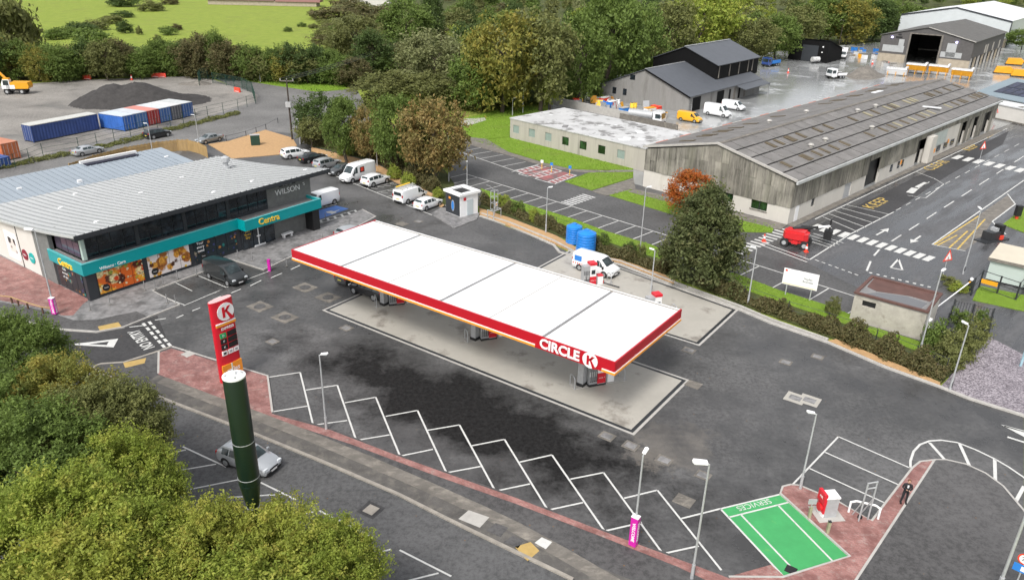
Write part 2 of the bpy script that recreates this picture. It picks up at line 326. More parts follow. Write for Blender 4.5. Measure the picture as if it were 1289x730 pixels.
MAT['silverroof'] = pm('silver_felt_roof', (.5,.5,.5), .5, .15, .35, .3, 8, col2=(.2,.195,.19), th=(.52,.6), s2=.4)
MAT['cladding'] = cladmat('aged_cladding', (.33,.31,.265), (.075,.07,.06), (.17,.17,.12))
MAT['asbestos'] = roofmat('corrugated_roof', (.2,.19,.182), (.12,.112,.09), WA)
MAT['rooflight'] = pm('mossy_rooflight', (.1,.075,.04), .55, .3, 1)
MAT['rooflight_y'] = pm('yellowed_rooflight', (.28,.25,.16), .5, .15, 1)
MAT['slateroof'] = pm('dark_slate_roof', (.085,.092,.105), .5, .12, .8, .2, 10, stretch=(1,1,1))
MAT['blackclad'] = pm('black_cladding', (.006,.006,.0065), .7, .25, 1.5, spec=.15)
MAT['greyrender'] = pm('grey_pebbledash', (.24,.235,.225), .85, .2, .5, .3, 14, col2=(.13,.125,.115), th=(.52,.72), s2=.5, stretch=(1.2,1.2,.2))
MAT['brownclad'] = pm('dark_grey_cladding', (.085,.08,.078), .7, .18, 1.5)
MAT['blockwork'] = pm('buff_blockwork', (.36,.31,.24), .85, .2, 1, .3, 8)
MAT['glass'] = glassmat('dark_glass')
MAT['carglass'] = glassmat('car_glass', (.02,.028,.03), .04)
MAT['paleblind'] = pm('pale_window_blind', (.25,.31,.29), .25, .1, 2)
MAT['greenglass'] = glassmat('green_tinted_glass', (.01,.026,.01), .08)
MAT['panelblue'] = glassmat('solar_cell', (.012,.014,.03), .1)
MAT['wood'] = pm('timber', (.36,.24,.1), .8, .25, 3, .3, 20, stretch=(1,1,.2))
MAT['pole'] = pm('creosote_pole', (.05,.038,.03), .85, .2, 3)
MAT['bark'] = pm('bark', (.085,.068,.05), .9, .3, 4, .5, 12)
MAT['darkgreen'] = pm('dark_green_paint', (.002,.013,.009), .4, .1, 2, coat=.3)
MAT['fencegreen'] = pm('green_fence', (.012,.05,.035), .5, .15, 2)
MAT['magenta'] = pm('magenta_sign', (.55,.015,.33), .4, .06, 2)
MAT['bluetank'] = pm('blue_tank', (.015,.2,.62), .35, .06, 1)
MAT['signblue'] = pm('blue_sign', (.03,.2,.6), .4, .05, 2)
MAT['grn_sign'] = pm('green_sign', (.02,.35,.12), .4, .05, 2)
MAT['redpaint'] = pm('machine_red', (.6,.02,.025), .3, .08, 1, coat=.4)
MAT['ormachine'] = pm('machine_yellow', (.72,.33,.015), .4, .12, 1)
MAT['conered'] = pm('cone_red', (.75,.06,.03), .5, .1, 3)
MAT['skin'] = pm('skin', (.5,.3,.22), .55, .08, 10)
MAT['hair'] = pm('brown_hair', (.13,.06,.03), .7, .2, 20)
MAT['cloth'] = pm('dark_suit', (.016,.017,.02), .85, .25, 6)
MAT['shirt'] = pm('pale_shirt', (.6,.6,.62), .8, .08, 6)
MAT['taillight'] = pm('red_lens', (.4,.01,.01), .2, .05, 3)
MAT['headlight'] = pm('clear_lens', (.6,.63,.65), .12, .05, 3)
MAT['plate'] = pm('number_plate', (.7,.6,.1), .4, .05, 3)
PAINT = {k: pm('car_paint_'+k, c, .3, .04, 1, metal=mtl, coat=.8) for k, c, mtl in (('silver',(.5,.52,.54),.5),('white',(.78,.79,.8),0),('black',(.016,.017,.02),.2),('grey',(.1,.105,.11),.4),('pewter',(.28,.3,.31),.5),('yellow',(.78,.4,.02),0),('blue',(.02,.06,.25),0),('darkvan',(.03,.034,.036),.2))}
LEAF = {
 'green': leafmat('leaf_green', (.175,.245,.055), (.115,.17,.04)), 'lime': leafmat('leaf_lime', (.32,.38,.06), (.22,.29,.05), (.42,.42,.09), .4),
 'lime2': leafmat('leaf_yellow_green', (.36,.38,.065), (.24,.29,.05), (.44,.4,.09), .4), 'dark': leafmat('leaf_dark', (.1,.15,.04), (.065,.1,.03)),
 'olive': leafmat('leaf_olive', (.215,.225,.075), (.145,.165,.055)), 'brown': leafmat('leaf_autumn_brown', (.3,.22,.085), (.19,.185,.06), (.36,.23,.085)),
 'gold': leafmat('leaf_gold_green', (.29,.265,.055), (.17,.205,.05), (.36,.29,.065)), 'willow': leafmat('leaf_willow', (.29,.305,.14), (.2,.225,.09)),
 'orange': leafmat('leaf_orange', (.5,.14,.025), (.36,.1,.025), (.28,.16,.035)), 'scrub': leafmat('leaf_scrub', (.155,.145,.06), (.1,.1,.04), (.2,.155,.075)),
 'ever': leafmat('leaf_evergreen', (.135,.16,.06), (.085,.105,.04), (.18,.18,.075))}
# ================================================================== GROUND
def PX(*pts, z=0): return [G(x, y, z) for x, y in pts]
def sheet(name, pts, z, mt, label, cat): return struct(name, MB().poly(_ccw([(p.x, p.y, z) for p in pts])), mt, label, cat)
def _ccw(P):
    n = len(P); a = sum(P[i][0]*P[(i+1)%n][1]-P[(i+1)%n][0]*P[i][1] for i in range(n)); return P if a > 0 else P[::-1]
def raised(name, pts, z, mt, label, cat, z0=-.05): return struct(name, MB().prism([(p.x,p.y) for p in pts], z0, z), mt, label, cat)
gr = MB(); gr.poly([(-6000,-3000,-.06),(6000,-3000,-.06),(6000,9000,-.06),(-6000,9000,-.06)])
struct('ground', gr, MAT['field'], 'bright green hill field and open ground round the site', 'ground')
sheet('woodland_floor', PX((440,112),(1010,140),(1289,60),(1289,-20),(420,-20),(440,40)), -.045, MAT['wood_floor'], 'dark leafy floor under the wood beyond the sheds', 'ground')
sheet('hedge_bank', PX((-80,112),(90,100),(235,92),(270,96),(330,92),(445,108),(450,88),(270,82),(-80,92)), -.04, MAT['rough_grass'], 'rough brown grass bank below the field hedge', 'ground')
sheet('side_road', PX((-90,262),(-90,190),(0,196),(90,172),(200,148),(262,132),(300,112),(270,99),(330,92),(450,114),(470,150),(400,205),(330,240),(100,262)), -.02, MAT['old_road'], 'grey side road curving behind the shop', 'road')
sheet('compound_yard', PX((-90,235),(-90,112),(0,108),(100,101),(235,96),(268,100),(325,120),(322,128),(260,147),(180,166),(90,186),(20,205)), -.012, MAT['gravel_yard'], 'muddy grey gravel compound with puddles beside the side road', 'yard')
fc = sheet('forecourt', PX((-60,385),(0,396),(40,425),(118,472),(330,563),(700,728),(745,760),(1060,780),(1120,690),(1289,690),(1289,520),(1184,486),(1042,430),(929,388),(848,359),(780,332),(721,320),(697,308),(604,272),(560,243),(490,200),(420,172),(330,165),(230,190),(120,330)), 0, MAT['forecourt'], 'dark wet asphalt of the filling station forecourt', 'forecourt')
rd = sheet('main_road', PX((-300,300),(-60,380),(0,398),(78,418),(122,421),(160,425),(150,450),(135,462),(335,545),(735,718),(800,790),(700,1300),(-900,900)), .004, MAT['road'], 'grey main road with parking bays passing the foreground trees', 'road')
cp = sheet('car_park', PX((560,243),(575,176),(640,196),(735,215),(850,245),(1000,283),(1010,290),(1080,330),(1150,380),(1190,450),(1160,440),(1050,425),(900,362),(720,304),(610,262)), -.008, MAT['carpark'], 'asphalt car park between the warehouse and the hedge', 'car park')
sv = sheet('service_road', PX((990,284),(1250,164),(1289,150),(1420,160),(1420,470),(1289,520),(1200,480),(1100,372),(960,303)), -.004, MAT['service'], 'wet worn service road along the warehouse', 'road')
sheet('new_asphalt_bay', PX((1013,292),(1270,165),(1262,182),(1192,222),(1176,232),(1123,268),(1072,292),(1058,296)), .002, MAT['patch'], 'dark newly laid asphalt strip along the warehouse wall', 'road')
sheet('work_yard', PX((690,150),(690,108),(1000,62),(1150,50),(1289,55),(1420,60),(1420,170),(1250,168),(990,288),(800,240)), -.016, MAT['yard'], 'pale wet concrete yard between the sheds', 'yard')
sheet('entrance_throat', PX((10,402),(78,416.5),(122,419.5),(198,397),(214,437),(200,443),(156,457),(124,460),(90,455),(50,440)), .009, MAT['patch'], 'dark new asphalt at the forecourt entrance', 'road')
# pavements and islands
sp = raised('shop_pavement', PX((-90,360),(-60,380),(0,397),(78,414.5),(122,417.5),(156,411.5),(198,394.5),(226,383.5),(192,367),(295,328),(332,340),(372,321),(430,296),(473,273),(456,264.5),(404,286),(390,262),(330,230),(-90,260)), .11, MAT['paving'], 'light grey concrete paving in front of the shop', 'pavement')
sheet('shop_red_paving', PX((-70,322),(0,322),(50,346),(112,377),(104,383),(92,397),(78,397),(60,389),(0,378),(-70,362),z=.11), .114, MAT['red'], 'red block paving at the gable end of the shop', 'pavement')
sheet('shop_footway', PX((-70,363),(0,380),(56,391),(92,403),(122,402.5),(146,397),(172,392),(187,399),(157,410.5),(122,416.5),(78,413.5),(0,396),(-70,378),z=.11), .115, MAT['footway'], 'dark asphalt footway round the shop corner', 'pavement')
obj('tactile_paving', MB().poly(_ccw([(p.x,p.y,.12) for p in PX((123,411),(149,405.5),(153.5,411.5),(126,416.5),z=.11)])), MAT['tactile'], sp)
isl = raised('entrance_island', PX((118.4,464.5),(121,461),(127,459),(156,456),(200,442),(216,436.5),(273,453.5),(337,472.5),(343,519),(416,540),(502,573),(562,594.5),(650,625.5),(761,668),(834,695),(917,726),(985,728),(940,775),(860,800),(760,762),(721,729),(684,711),(640,690),(564.6,653.5),(502,622),(406,580.6),(320,545.5),(234,512.5),(182,492)), .1, MAT['footway'], 'long dark asphalt footway island between the road and the forecourt', 'pavement')
sheet('entrance_red_paving', PX((200,444),(216,438.5),(273,455),(336,473.5),(342.5,519),(341,527),(286,507),(199,471),z=.1), .104, MAT['red'], 'red block paving wedge under the price totem', 'pavement')
sheet('red_brick_edging', PX((342,520.5),(416,541),(502,574),(562,595.5),(650,626.5),(761,669),(834,696),(917,727),(935,745),(895,733),(853,713),(754.5,674),(650,634),(544,597),(445,560),(388,541),(341,527),z=.1), .107, MAT['red'], 'narrow red brick edging along the angled bays', 'pavement')
sheet('worn_footway', PX((199,472),(286,508),(341,528),(388,542),(466,573),(560,616),(650,660),(700,686),(749,712),(796,730),(820,760),(762,758),(721,727),(684,709),(640,688),(564.6,651.5),(502,620),(406,578.6),(320,543.5),(234,510.5),(176,486),z=.1), .11, MAT['worn_dark'], 'patched worn grey pavement beside the main road', 'pavement')
struct('worn_strip', MB().ribbon(PX((203,478),(260,500),(320,522),(390,549),(466,581),(540,613),(600,640),(650,664),(710,697),(775,735),z=.11), .95, .1135), MAT['worn'], 'pale worn concrete strip along the footway', 'pavement')
for q, mm in (([(590,642),(616,651),(604,664),(577,653)],'kerb'),([(673,683),(682,676),(695,682),(687,691)],'white'),([(648,688),(668,682),(679,693),(664,706)],'tactile'),([(624,658),(640,664),(630,676),(612,668)],'footway'),([(645,674),(660,680),(652,690),(634,682)],'footway')):
    struct('paving_patch', MB().poly(_ccw([(p.x,p.y,.117) for p in PX(*q,z=.1)])), MAT[mm], 'repair slab set in the worn pavement beside the road', 'paving')
obj('tactile_paving', MB().poly(_ccw([(p.x,p.y,.108) for p in PX((155,456.5),(184,450.5),(182,457),(157.5,463),z=.1)])), MAT['tactile'], isl)
def kerb(name, pts, mt, label, z1=.13, wd=.16): return struct(name, MB().band([(p.x,p.y) for p in pts], wd, -.05, z1), MAT[mt], label, 'kerb')
kerb('kerb', PX((-60,382),(0,398),(78,415.5),(122,418.5),(156,412.5),(198,395.5),(226,384.5)), 'kerb', 'pale kerb round the shop corner footway')
kerb('kerb', PX((226,384.5),(192,367),(295,328.5),(332,340.5),(372,321.5),(430,296.5),(473,273.5),(456,264.5)), 'kerb', 'pale kerb along the shop parking bays')
kerb('kerb', PX((721,730),(684,712),(640,691),(564.6,654.5),(502,623),(406,581.6),(320,546.5),(234,513.5),(182,493),(122,468.5),(118.4,465),(121,461),(127,459),(156,457),(200,443),(216,437)), 'oldkerb', 'weathered kerb of the footway beside the main road', .12, .22)
kerb('kerb', PX((200,443),(199.5,471)), 'kerb', 'short pale edging at the end of the red paving', .112)
kerb('kerb', PX((216,437),(273,454.5),(337,474),(343,520)), 'kerb', 'pale edging between red paving and forecourt', .112)
# back kerb of the forecourt: two courses
bk = PX((573,290),(586,287),(604,272.5),(640,284),(697,309),(704,318),(721,322),(780,333.5),(848,360),(929,389.5),(970,407),(1042,431.6),(1115,463),(1183,487.5),(1219,502),(1289,524),(1340,540))
kerb('kerb', bk[2:], 'kerb', 'long pale kerb along the back of the forecourt', .14, .3)
kerb('kerb', PX((606,270),(641,281.5),(698,305),(722,318),(781,330.5),(849,357),(930,386.5),(971,404),(1042,429)), 'kerb', 'second kerb course below the hedge', .24, .25)
raised('gravel_strip', PX((604,271),(603,263),(640,275),(700,298),(724,312),(724,319),(697,307)), .16, MAT['mulch'], 'tan gravel strip between kerb and hedge near the blue tanks', 'gravel')
raised('gravel_strip', PX((724,319),(780,328),(850,352),(848,358),(780,332),(722,321)), .17, MAT['mulch'], 'thin tan gravel strip behind the parked van', 'gravel')
raised('gravel_strip', PX((1042,430.5),(1052,428.5),(1110,452),(1183,483),(1183,486.5),(1115,461.5)), .16, MAT['mulch'], 'tan gravel strip between kerb and dark hedge on the right', 'gravel')
raised('gravel_bed', PX((262,182),(288,178),(334,164),(368,174),(374,184),(352,195),(330,197),(292,200)), .06, MAT['mulch'], 'tan gravel bed behind the shop with a green cabinet', 'gravel')
raised('gravel_strip', PX((392,186),(470,205),(545,245),(562,262),(556,262),(540,252),(466,213),(392,194)), .1, MAT['mulch'], 'tan gravel edge behind the row of parked cars', 'gravel')
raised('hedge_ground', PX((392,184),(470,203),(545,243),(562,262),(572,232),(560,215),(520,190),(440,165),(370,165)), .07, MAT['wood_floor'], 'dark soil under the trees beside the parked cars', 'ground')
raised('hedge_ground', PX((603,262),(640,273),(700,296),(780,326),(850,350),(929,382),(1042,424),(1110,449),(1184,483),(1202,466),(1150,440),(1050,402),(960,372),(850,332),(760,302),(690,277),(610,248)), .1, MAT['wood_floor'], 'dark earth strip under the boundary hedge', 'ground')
raised('grass_strip', PX((605,238),(650,254),(720,276),(760,291),(820,309),(850,322),(850,334),(760,304),(690,279),(612,251)), .12, MAT['lawn'], 'bright grass strip between hedge and near car park bays', 'grass')
raised('grass_strip', PX((896,342),(925,345),(980,366),(1040,385),(1078,400),(1075,406),(1155,430),(1180,446),(1162,446),(1050,404),(960,374),(890,348)), .12, MAT['lawn'], 'bright grass strip below the white notice board', 'grass')
raised('slate_bed', PX((1184,487),(1219,501),(1289,523),(1340,540),(1340,445),(1289,448),(1247,426),(1215,455)), .1, MAT['slate'], 'purple slate chippings bed at the right', 'gravel')
lw = [('bright lawn below the flat-roofed office windows', [(596,178),(650,172.5),(797,212),(797,214),(757,214),(720,213),(690,206),(640,191)]),
      ('lawn patch between disabled bays and warehouse corner', [(711,229),(745,216.5),(797,217),(797,224),(745,240)]),
      ('lawn in front of the warehouse gable round the orange tree', [(766,246),(792,238.5),(850,253),(975,284),(972,293),(921,292),(849,271)]),
      ('far lawn at the end of the flat-roofed office', [(577,172),(578,152),(650,133),(690,138),(650,148),(648,172),(610,176)]),
      ('green verge beside the side road bend', [(305,101),(345,96),(430,103),(437,113),(400,116),(340,107)]),
      ('grass corner right of the barrier', [(1262,283),(1289,262),(1330,262),(1330,300),(1289,293)]),
      ('rough grass plot behind the black fence', [(1224,378),(1232,360),(1289,372),(1289,392)])]
for lb, q in lw: raised('lawn', PX(*q), .07, MAT['lawn'], lb, 'grass')
raised('footpath', PX((578,176),(580,150.5),(610,149),(612,152),(596,157),(580,160)), .085, MAT['kerb'], 'broken concrete path slabs on the far lawn', 'path')
raised('footpath', PX((577,172),(612,175.5),(640,192),(690,207),(722,214),(755,215),(797,215.5),(797,217),(742,218),(722,216),(690,211),(640,196),(575,178)), .075, MAT['worn'], 'narrow mossy path along the office lawn', 'path')
raised('footpath', PX((745,241),(797,225),(800,238),(764,247)), .075, MAT['worn'], 'gravel path crossing between the two lawns', 'path')
raised('footpath', PX((799,238.5),(991,283.5),(982,290),(790,242)), .08, MAT['worn'], 'cobbled edging along the warehouse gable', 'path')
raised('footpath', PX((991,283.5),(1250,163.5),(1262,165),(1120,228),(1000,286)), .08, MAT['worn'], 'brown broken footpath along the warehouse wall', 'path')
# paved island with the air machine, exit island
raised('air_island', PX((982,622),(985,613.5),(995,611),(1006,612),(1054,632),(1097,656.5),(1148,590),(1158,582),(1172,579),(1176,580.5),(1075,738),(1060,760),(935,760),(917,727),(970,712),(987.6,727),(1069.6,701)), .104, MAT['red'], 'red block paved island round the air machine', 'pavement')
raised('exit_island', PX((1176,580),(1190,580),(1215,585.5),(1240,597),(1262,613),(1289,645),(1320,700),(1320,790),(1050,790),(1075,738)), .13, MAT['footway'], 'dark asphalt island bottom right with a curved kerb', 'pavement')
kerb('kerb', PX((1070,742),(1176,580),(1190,580),(1215,585.5),(1240,597),(1262,613),(1289,645),(1320,700)), 'kerb', 'pale kerb round the dark asphalt island', .14, .14)
kerb('kerb', PX((917,727),(985,727.5),(1069.6,701),(982,622),(985,613.5),(995,611),(1006,612),(1054,632),(1097,656.5),(1148,590),(1158,582),(1176,580)), 'kerb', 'pale kerb round the red paved island', .12, .14)
# concrete refuelling slabs with drain channel
def slab(name, P, label):
    def rect(i, z):
        c = sum(P, Vector())/4; return [(p.x + (EU*i).x*(1 if (p-c).dot(EU) < 0 else -1) + (EV*i).x*(1 if (p-c).dot(EV) < 0 else -1), p.y + (EU*i).y*(1 if (p-c).dot(EU) < 0 else -1) + (EV*i).y*(1 if (p-c).dot(EV) < 0 else -1), z) for p in P]
    s = struct(name, MB().poly(_ccw(rect(0, .008))), MAT['kerb'], label, 'slab')
    obj('drain_channel', MB().poly(_ccw(rect(.22, .012))), MAT['darksteel'], s); obj('concrete_slab', MB().poly(_ccw(rect(.5, .016))), MAT['slab'], s)
    return s
S0 = G(798,547.9); SA = [S0, S0+EV*9.75, S0+EV*9.75-EU*33.3, S0-EU*33.3]
slab_a = slab('refuelling_slab', SA, 'pale concrete refuelling slab under the canopy')
S1 = G(880.7,435.5); L1 = (G(929,390)-S1).dot(EV)
slab_b = slab('refuelling_slab', [S1, S1+EV*(L1+.1), S1+EV*(L1+3.4)-EU*21.5, S1-EU*21.5], 'pale concrete slab behind the canopy where a van stands')
# ------------------------------------------------------------------ painted markings
def mark(par, pairs, wd=.12, z=.02, mt='white', name='bay_line', gz=0):
    for a, b in pairs: obj(name, MB().strip(G(*a, gz), G(*b, gz), wd, z), MAT[mt], par)
T = [(377.8,468.8),(424.6,484.9),(473,500),(525.5,516.6),(578.3,534.8),(635,553),(694.7,572.5),(759.7,594.7),(827.4,616.8)]
B_ = [(394.2,534.9),(448.5,554.5),(503.5,574),(562,595),(623.5,618),(689.5,641.7),(761,668.3),(834,696.2),(908,717.5)]
mark(fc, list(zip(T, B_)), .13)
mark(fc, [((337,475),T[0]),((385,491),T[1]),((434,507),T[2]),((485.6,524),T[3]),((538,541.6),T[4]),((594,561),T[5]),((654.3,581.6),T[6]),((718,603),T[7]),((785.7,627),T[8]),((857,652.7),(906.8,640.2)),
          ((337,475),(343,518)),((343.4,518.2),(387.7,511)),((395,535),(437,529.2)),((448,554.3),(490.5,547.3)),((503.5,574),(545,565.5)),((562,595),(605,587)),((624,618),(667,609)),((689.5,642),(734,632.4)),((761,668.3),(808,657.5)),((835,696.7),(879.4,687)),((906.8,640.2),(987.6,726.9))], .13)
gb = struct('green_bay', MB().poly(_ccw([(p.x,p.y,.012) for p in PX((907,640),(982,622.2),(1069,700.8),(987.6,726.5))])), MAT['green_paint'], 'bright green painted service bay with white lines', 'parking bay')
mark(gb, [((907,640.2),(982.4,622)),((917.5,651),(993,632)),((933,648),(1003,721)),((979.5,636),(1048.5,706.5))], .12)
p = G(949,635); d = (G(993,632)-G(917.5,651)).normalized(); text('SERVICES', .62, MAT['white'], gb, p + Vector((0,0,.018)), -d, (d.y,-d.x,0), .002, 'lettering')
# bays right of the green bay
mark(fc, [((1055.3,549.6),(996.7,610.8)),((1055.3,549.6),(1146.4,589.4)),((1038,569),(1131,610)),((1019,589.5),(1114,633))], .12)
# hatched curve
arc = [(1146,590),(1146,580),(1150,568),(1158,559.5),(1170,555),(1185,554),(1205,557),(1228,566),(1252,577.5),(1270,588),(1289,601),(1310,618)]
obj('curved_line', MB().ribbon(PX(*arc), .16, .02), MAT['white'], fc)
mark(fc, [((1170,557),(1190,579.5)),((1208,559),(1222.5,591)),((1252,578),(1253,609.5)),((1289,612),(1278,632)),((1264,536),(1300,546)),((1268,550),(1300,560))], .22, name='hatch_line')
obj('arrow_marking', MB().poly(_ccw([(p.x,p.y,.02) for p in PX((1259,534),(1289,543),(1300,545),(1300,552),(1289,550))])), MAT['white'], fc)
# shop bays and dashed guide lines
mark(fc, [((192,368),(232,384)),((219,355),(242,366.5)),((247,346),(285,362)),((231,385),(290,360)),((290,360),(340,341)),((285,362),(270,369))], .1)
mark(fc, [((195,403),(209,401)),((222,400.5),(231,396.5)),((242,391.5),(252,387.5)),((268,377.5),(278,373)),((291,369),(303,364)),((315,360),(329,353)),((341,350),(355,344)),((366,339.5),(378,334))], .14, name='dash')
for k in range(6):
    f = k/5.0; a = (181+24*f, 409+27*f); b = (188.5+24*f, 407+27*f)
    for q in (a, b):
        mark(rd, [((q[0]-1.0, q[1]-1.9), (q[0]+2.2, q[1]+1.6))], .26, .03, name='give_way_dash')
mark(rd, [((163,412),(180,410))], .14, .03)
tri = MB(); o = PX((87,434),(149,426.5),(143,437.5)); i_ = PX((112,433.5),(137,430),(134.5,434.5)); tri.add([(q.x,q.y,.03) for q in o+i_], [(0,1,4,3),(1,2,5,4),(2,0,3,5)]); obj('give_way_triangle', tri, MAT['white'], rd)
d = (G(191,440)-G(166,413.5)).normalized(); n_ = Vector((-d.y,d.x,0)); tl = text_mesh('NO ENTRY', 1.0, .002, 'CENTER', .02); xs_ = [v.co.x for v in tl.vertices]; ys_ = [v.co.y for v in tl.vertices]
kx = (G(186,440)-G(170,416.5)).length/(max(xs_)-min(xs_)); ky = abs((G(177,413.5)-G(163,418)).dot(n_))/(max(ys_)-min(ys_))
nt_ = link('lettering', tl, rd); tl.materials.clear(); tl.materials.append(MAT['white']); nt_.matrix_local = Matrix.Translation(G(178.5,427.5)+Vector((0,0,.03))) @ Matrix((-d*kx, -n_*ky, Vector((0,0,1)))).transposed().to_4x4()
mark(rd, [((44,445),(54,450)),((63,451),(72,455)),((81,458),(93,462.5)),((103,465),(117,471)),((160,533),(203,550)),((170,556),(196,549.5)),((196,575),(234,566)),((230,562),(285,587.5)),((214,594),(272,584)),((222,619),(303,603)),((328,607),(373,629)),((286,626),(353,622)),((355,653),(398,643)),((402,642.5),(467,675)),((396,678),(444,664)),((478,695),(492,691)),((503,692),(568,725)),((500,734),(552,721)),((600,738),(650,765))], .12, .012)
# patches of dark channel, manholes
def cover(par, q, mt_f, mt_c, z=.02):
    P = PX(*q); c = sum(P, Vector())/4; obj('cover_frame', MB().poly(_ccw([(p.x,p.y,z) for p in P])), MAT[mt_f], par)
    obj('manhole_cover', MB().poly(_ccw([(c.x+(p.x-c.x)*.55, c.y+(p.y-c.y)*.55, z+.006) for p in P])), MAT[mt_c], par)
for cx_, cy_ in ((327,386),(358.5,399.5),(384,362),(413,374.5)):
    P = G(cx_, cy_); q = []
    fr = obj('cover_frame', MB().poly([(P+EU*a+EV*b+Vector((0,0,.018)))[:] for a, b in ((-1.05,-.85),(1.05,-.85),(1.05,.85),(-1.05,.85))]), MAT['worn'], fc)
    obj('manhole_cover', MB().lathe([(.55,0),(.55,.03)], 20, (P.x,P.y,.01)), MAT['footway'], fr)
for cx_, cy_ in ((1001,501),(1019,504)):
    P = G(cx_, cy_); zc_ = .018 if cx_ < 1010 else .023; fr = obj('cover_frame', MB().poly([(P+EU*a+EV*b+Vector((0,0,zc_)))[:] for a, b in ((-.75,-.75),(.75,-.75),(.75,.75),(-.75,.75))]), MAT['slab'], fc)
    obj('manhole_cover', MB().cbox((P.x,P.y,.026),(.9,.7,.02),UA), MAT['paving'], fr)
for cx_, cy_, s in ((436,413,.55),(343,430,.5),(764,549,.55),(794,561,.55),(836,579,.55),(885,598,.5),(861,630,.6),(989,456,.5),(1029,449,.5),(867,441,.55),(873,484,.6),(506,282,.7),(527,279,.5)):
    P = G(cx_, cy_); fr = obj('cover_frame', MB().cbox((P.x,P.y,.008),(2*s,1.7*s,.03),UA), MAT['worn'], fc)
    obj('manhole_cover', MB().cbox((P.x,P.y,.026),(1.4*s,1.1*s,.02),UA), MAT['paving'] if s < .56 else MAT['worn'], fr)
P = G(467,641.5); fr = obj('cover_frame', MB().cbox((P.x,P.y,.008),(1.3,1.2,.02),R(-30)), MAT['patch'], rd); obj('manhole_cover', MB().cbox((P.x,P.y,.02),(.75,.75,.02),R(-30)), MAT['oldkerb'], fr)
P = G(237,447); obj('manhole_cover', MB().cbox((P.x,P.y,.115),(.9,.8,.02),UA), MAT['kerb'], isl)
P = G(1010,718); obj('manhole_cover', MB().cbox(G(995.5,717),(.6,.6,.06),UA), MAT['black'], gb)
# blue charging bay
bb = struct('blue_bay', MB().poly(_ccw([(p.x,p.y,.016) for p in PX((394,267),(423,259),(439,263),(403,276))])), MAT['blue_paint'], 'blue painted bay with white hatched edge beside the shop', 'parking bay')
mark(bb, [((403,277.5),(448,264.5)),((400,282),(452,267.5)),((392,265),(423,257.5)),((390,260),(420,253))], .12, .022)
for k in range(6):
    f = k/5; mark(bb, [((403+43*f,277.5-12.5*f),(405+45*f,280-12.5*f))], .3, .022, name='hatch_line'); mark(bb, [((391+29*f,261-7*f),(394+29*f,264-7*f))], .3, .022, name='hatch_line')
P = G(417,267.5); obj('bay_symbol', MB().poly([(P+EU*a+EV*b+Vector((0,0,.022)))[:] for a, b in ((-.7,-.3),(-.2,-.5),(.3,-.35),(.6,-.5),(.6,.4),(.2,.5),(.2,1.3),(0,1.3),(0,.5),(-.5,.4))]), MAT['white'], bb)
# row of bays with cars
def seg(a, b, f): return (a[0]+(b[0]-a[0])*f, a[1]+(b[1]-a[1])*f)
ra, rb = (403,214), (561,278)
mark(fc, [(ra, rb)], .14)
A_, B2 = G(*ra), G(*rb); Ld = (B2-A_).length; ud = (B2-A_).normalized(); vd = Vector((-ud.y, ud.x, 0))
for k in range(int(Ld/2.55)+1):
    p = A_ + ud*(2.55*k); obj('bay_line', MB().strip(p, p+vd*4.8, .1, .02), MAT['white'], fc); 
    if k in (5,6,8,9,12):
        for j in range(4): obj('hatch_line', MB().strip(p+ud*.3+vd*(.6+j*1.1), p+ud*1.1+vd*(1.2+j*1.1), .12, .02), MAT['white'], fc)
# car park bays
def bays(par, a, b, depth, n=None, pitch=2.5, wd=.13, mt='white', z=.0, first=True):
    A_, B2 = G(*a), G(*b); u = (B2-A_).normalized(); v = Vector((-u.y, u.x, 0)); n = n or int((B2-A_).length/pitch)
    obj('bay_line', MB().strip(A_, B2, wd*1.2, z), MAT[mt], par)
    for k in range(n+1): p = A_ + (B2-A_)*(k/n); obj('bay_line', MB().strip(p, p+v*depth, wd, z), MAT[mt], par)
bays(cp, (586,219), (845,298), -4.8, z=.006, pitch=2.55)
bays(cp, (578,191), (662,220), 4.9, z=.006, pitch=2.5)
bays(cp, (916,322), (1092,378), -4.8, z=.006, pitch=3.4)
ob = struct('disabled_bays', MB().poly(_ccw([(p.x,p.y,.002) for p in PX((648,215),(680,207),(725,221),(698,231))])), MAT['red_paint'], 'two worn red disabled bays with white hatching by the lawn', 'parking bay')
mark(ob, [((644,216.6),(679,207)),((697.7,232),(725.7,221)),((644,216.6),(697.7,232)),((652,219),(688,210)),((664,222.5),(697,212.5)),((673,225),(707,215.5)),((690,229),(717,219))], .22, .008, 'wornwhite')
for k in range(7):
    f = k/6; 
    for (a, b, c_, e) in (((644,216.6),(679,207),(652,219),(688,210)),((664,222.5),(697,212.5),(673,225),(707,215.5)),((690,229),(717,219),(697.7,232),(725.7,221))):
        mark(ob, [(seg(a,b,f), seg(c_,e,f))], .25, .008, 'wornwhite', 'hatch_line')
for k in range(8):
    f = k/7; mark(cp, [((707+26*f,254-9.5*f),(722+27*f,258.5-9.5*f))], .38, .004, 'wornwhite', 'zebra_bar')
for k in range(14):
    f = k/13; a = (915+65*f, 318-31*f); mark(sv, [(a, (a[0]+17+2*f, a[1]+5))], .42, .008, 'white', 'zebra_bar')
for k in range(13):
    f = k/12; a = (1026+142*f, 285+40*f); mark(sv, [((a[0]+6,a[1]-2.2), (a[0]-4,a[1]+3))], .75, .008, 'white', 'zebra_bar')
for k in range(8):
    f = k/7; a = (1205+92*f, 198+19*f); mark(sv, [((a[0]+5,a[1]-2), (a[0]-4,a[1]+2.2))], 1.0, .008, 'white', 'zebra_bar')
mark(sv, [((1026,276),(1268,162)),((1019,327),(1070,295)),((1070,295),(1125,267)),((959,305),(1019,327)),((957,308),(1016,330))], .17, .008)
for k in range(5): f = k/4; mark(sv, [((1036+30*f,273-15*f),(1080+40*f,292-22*f))], .14, .008)
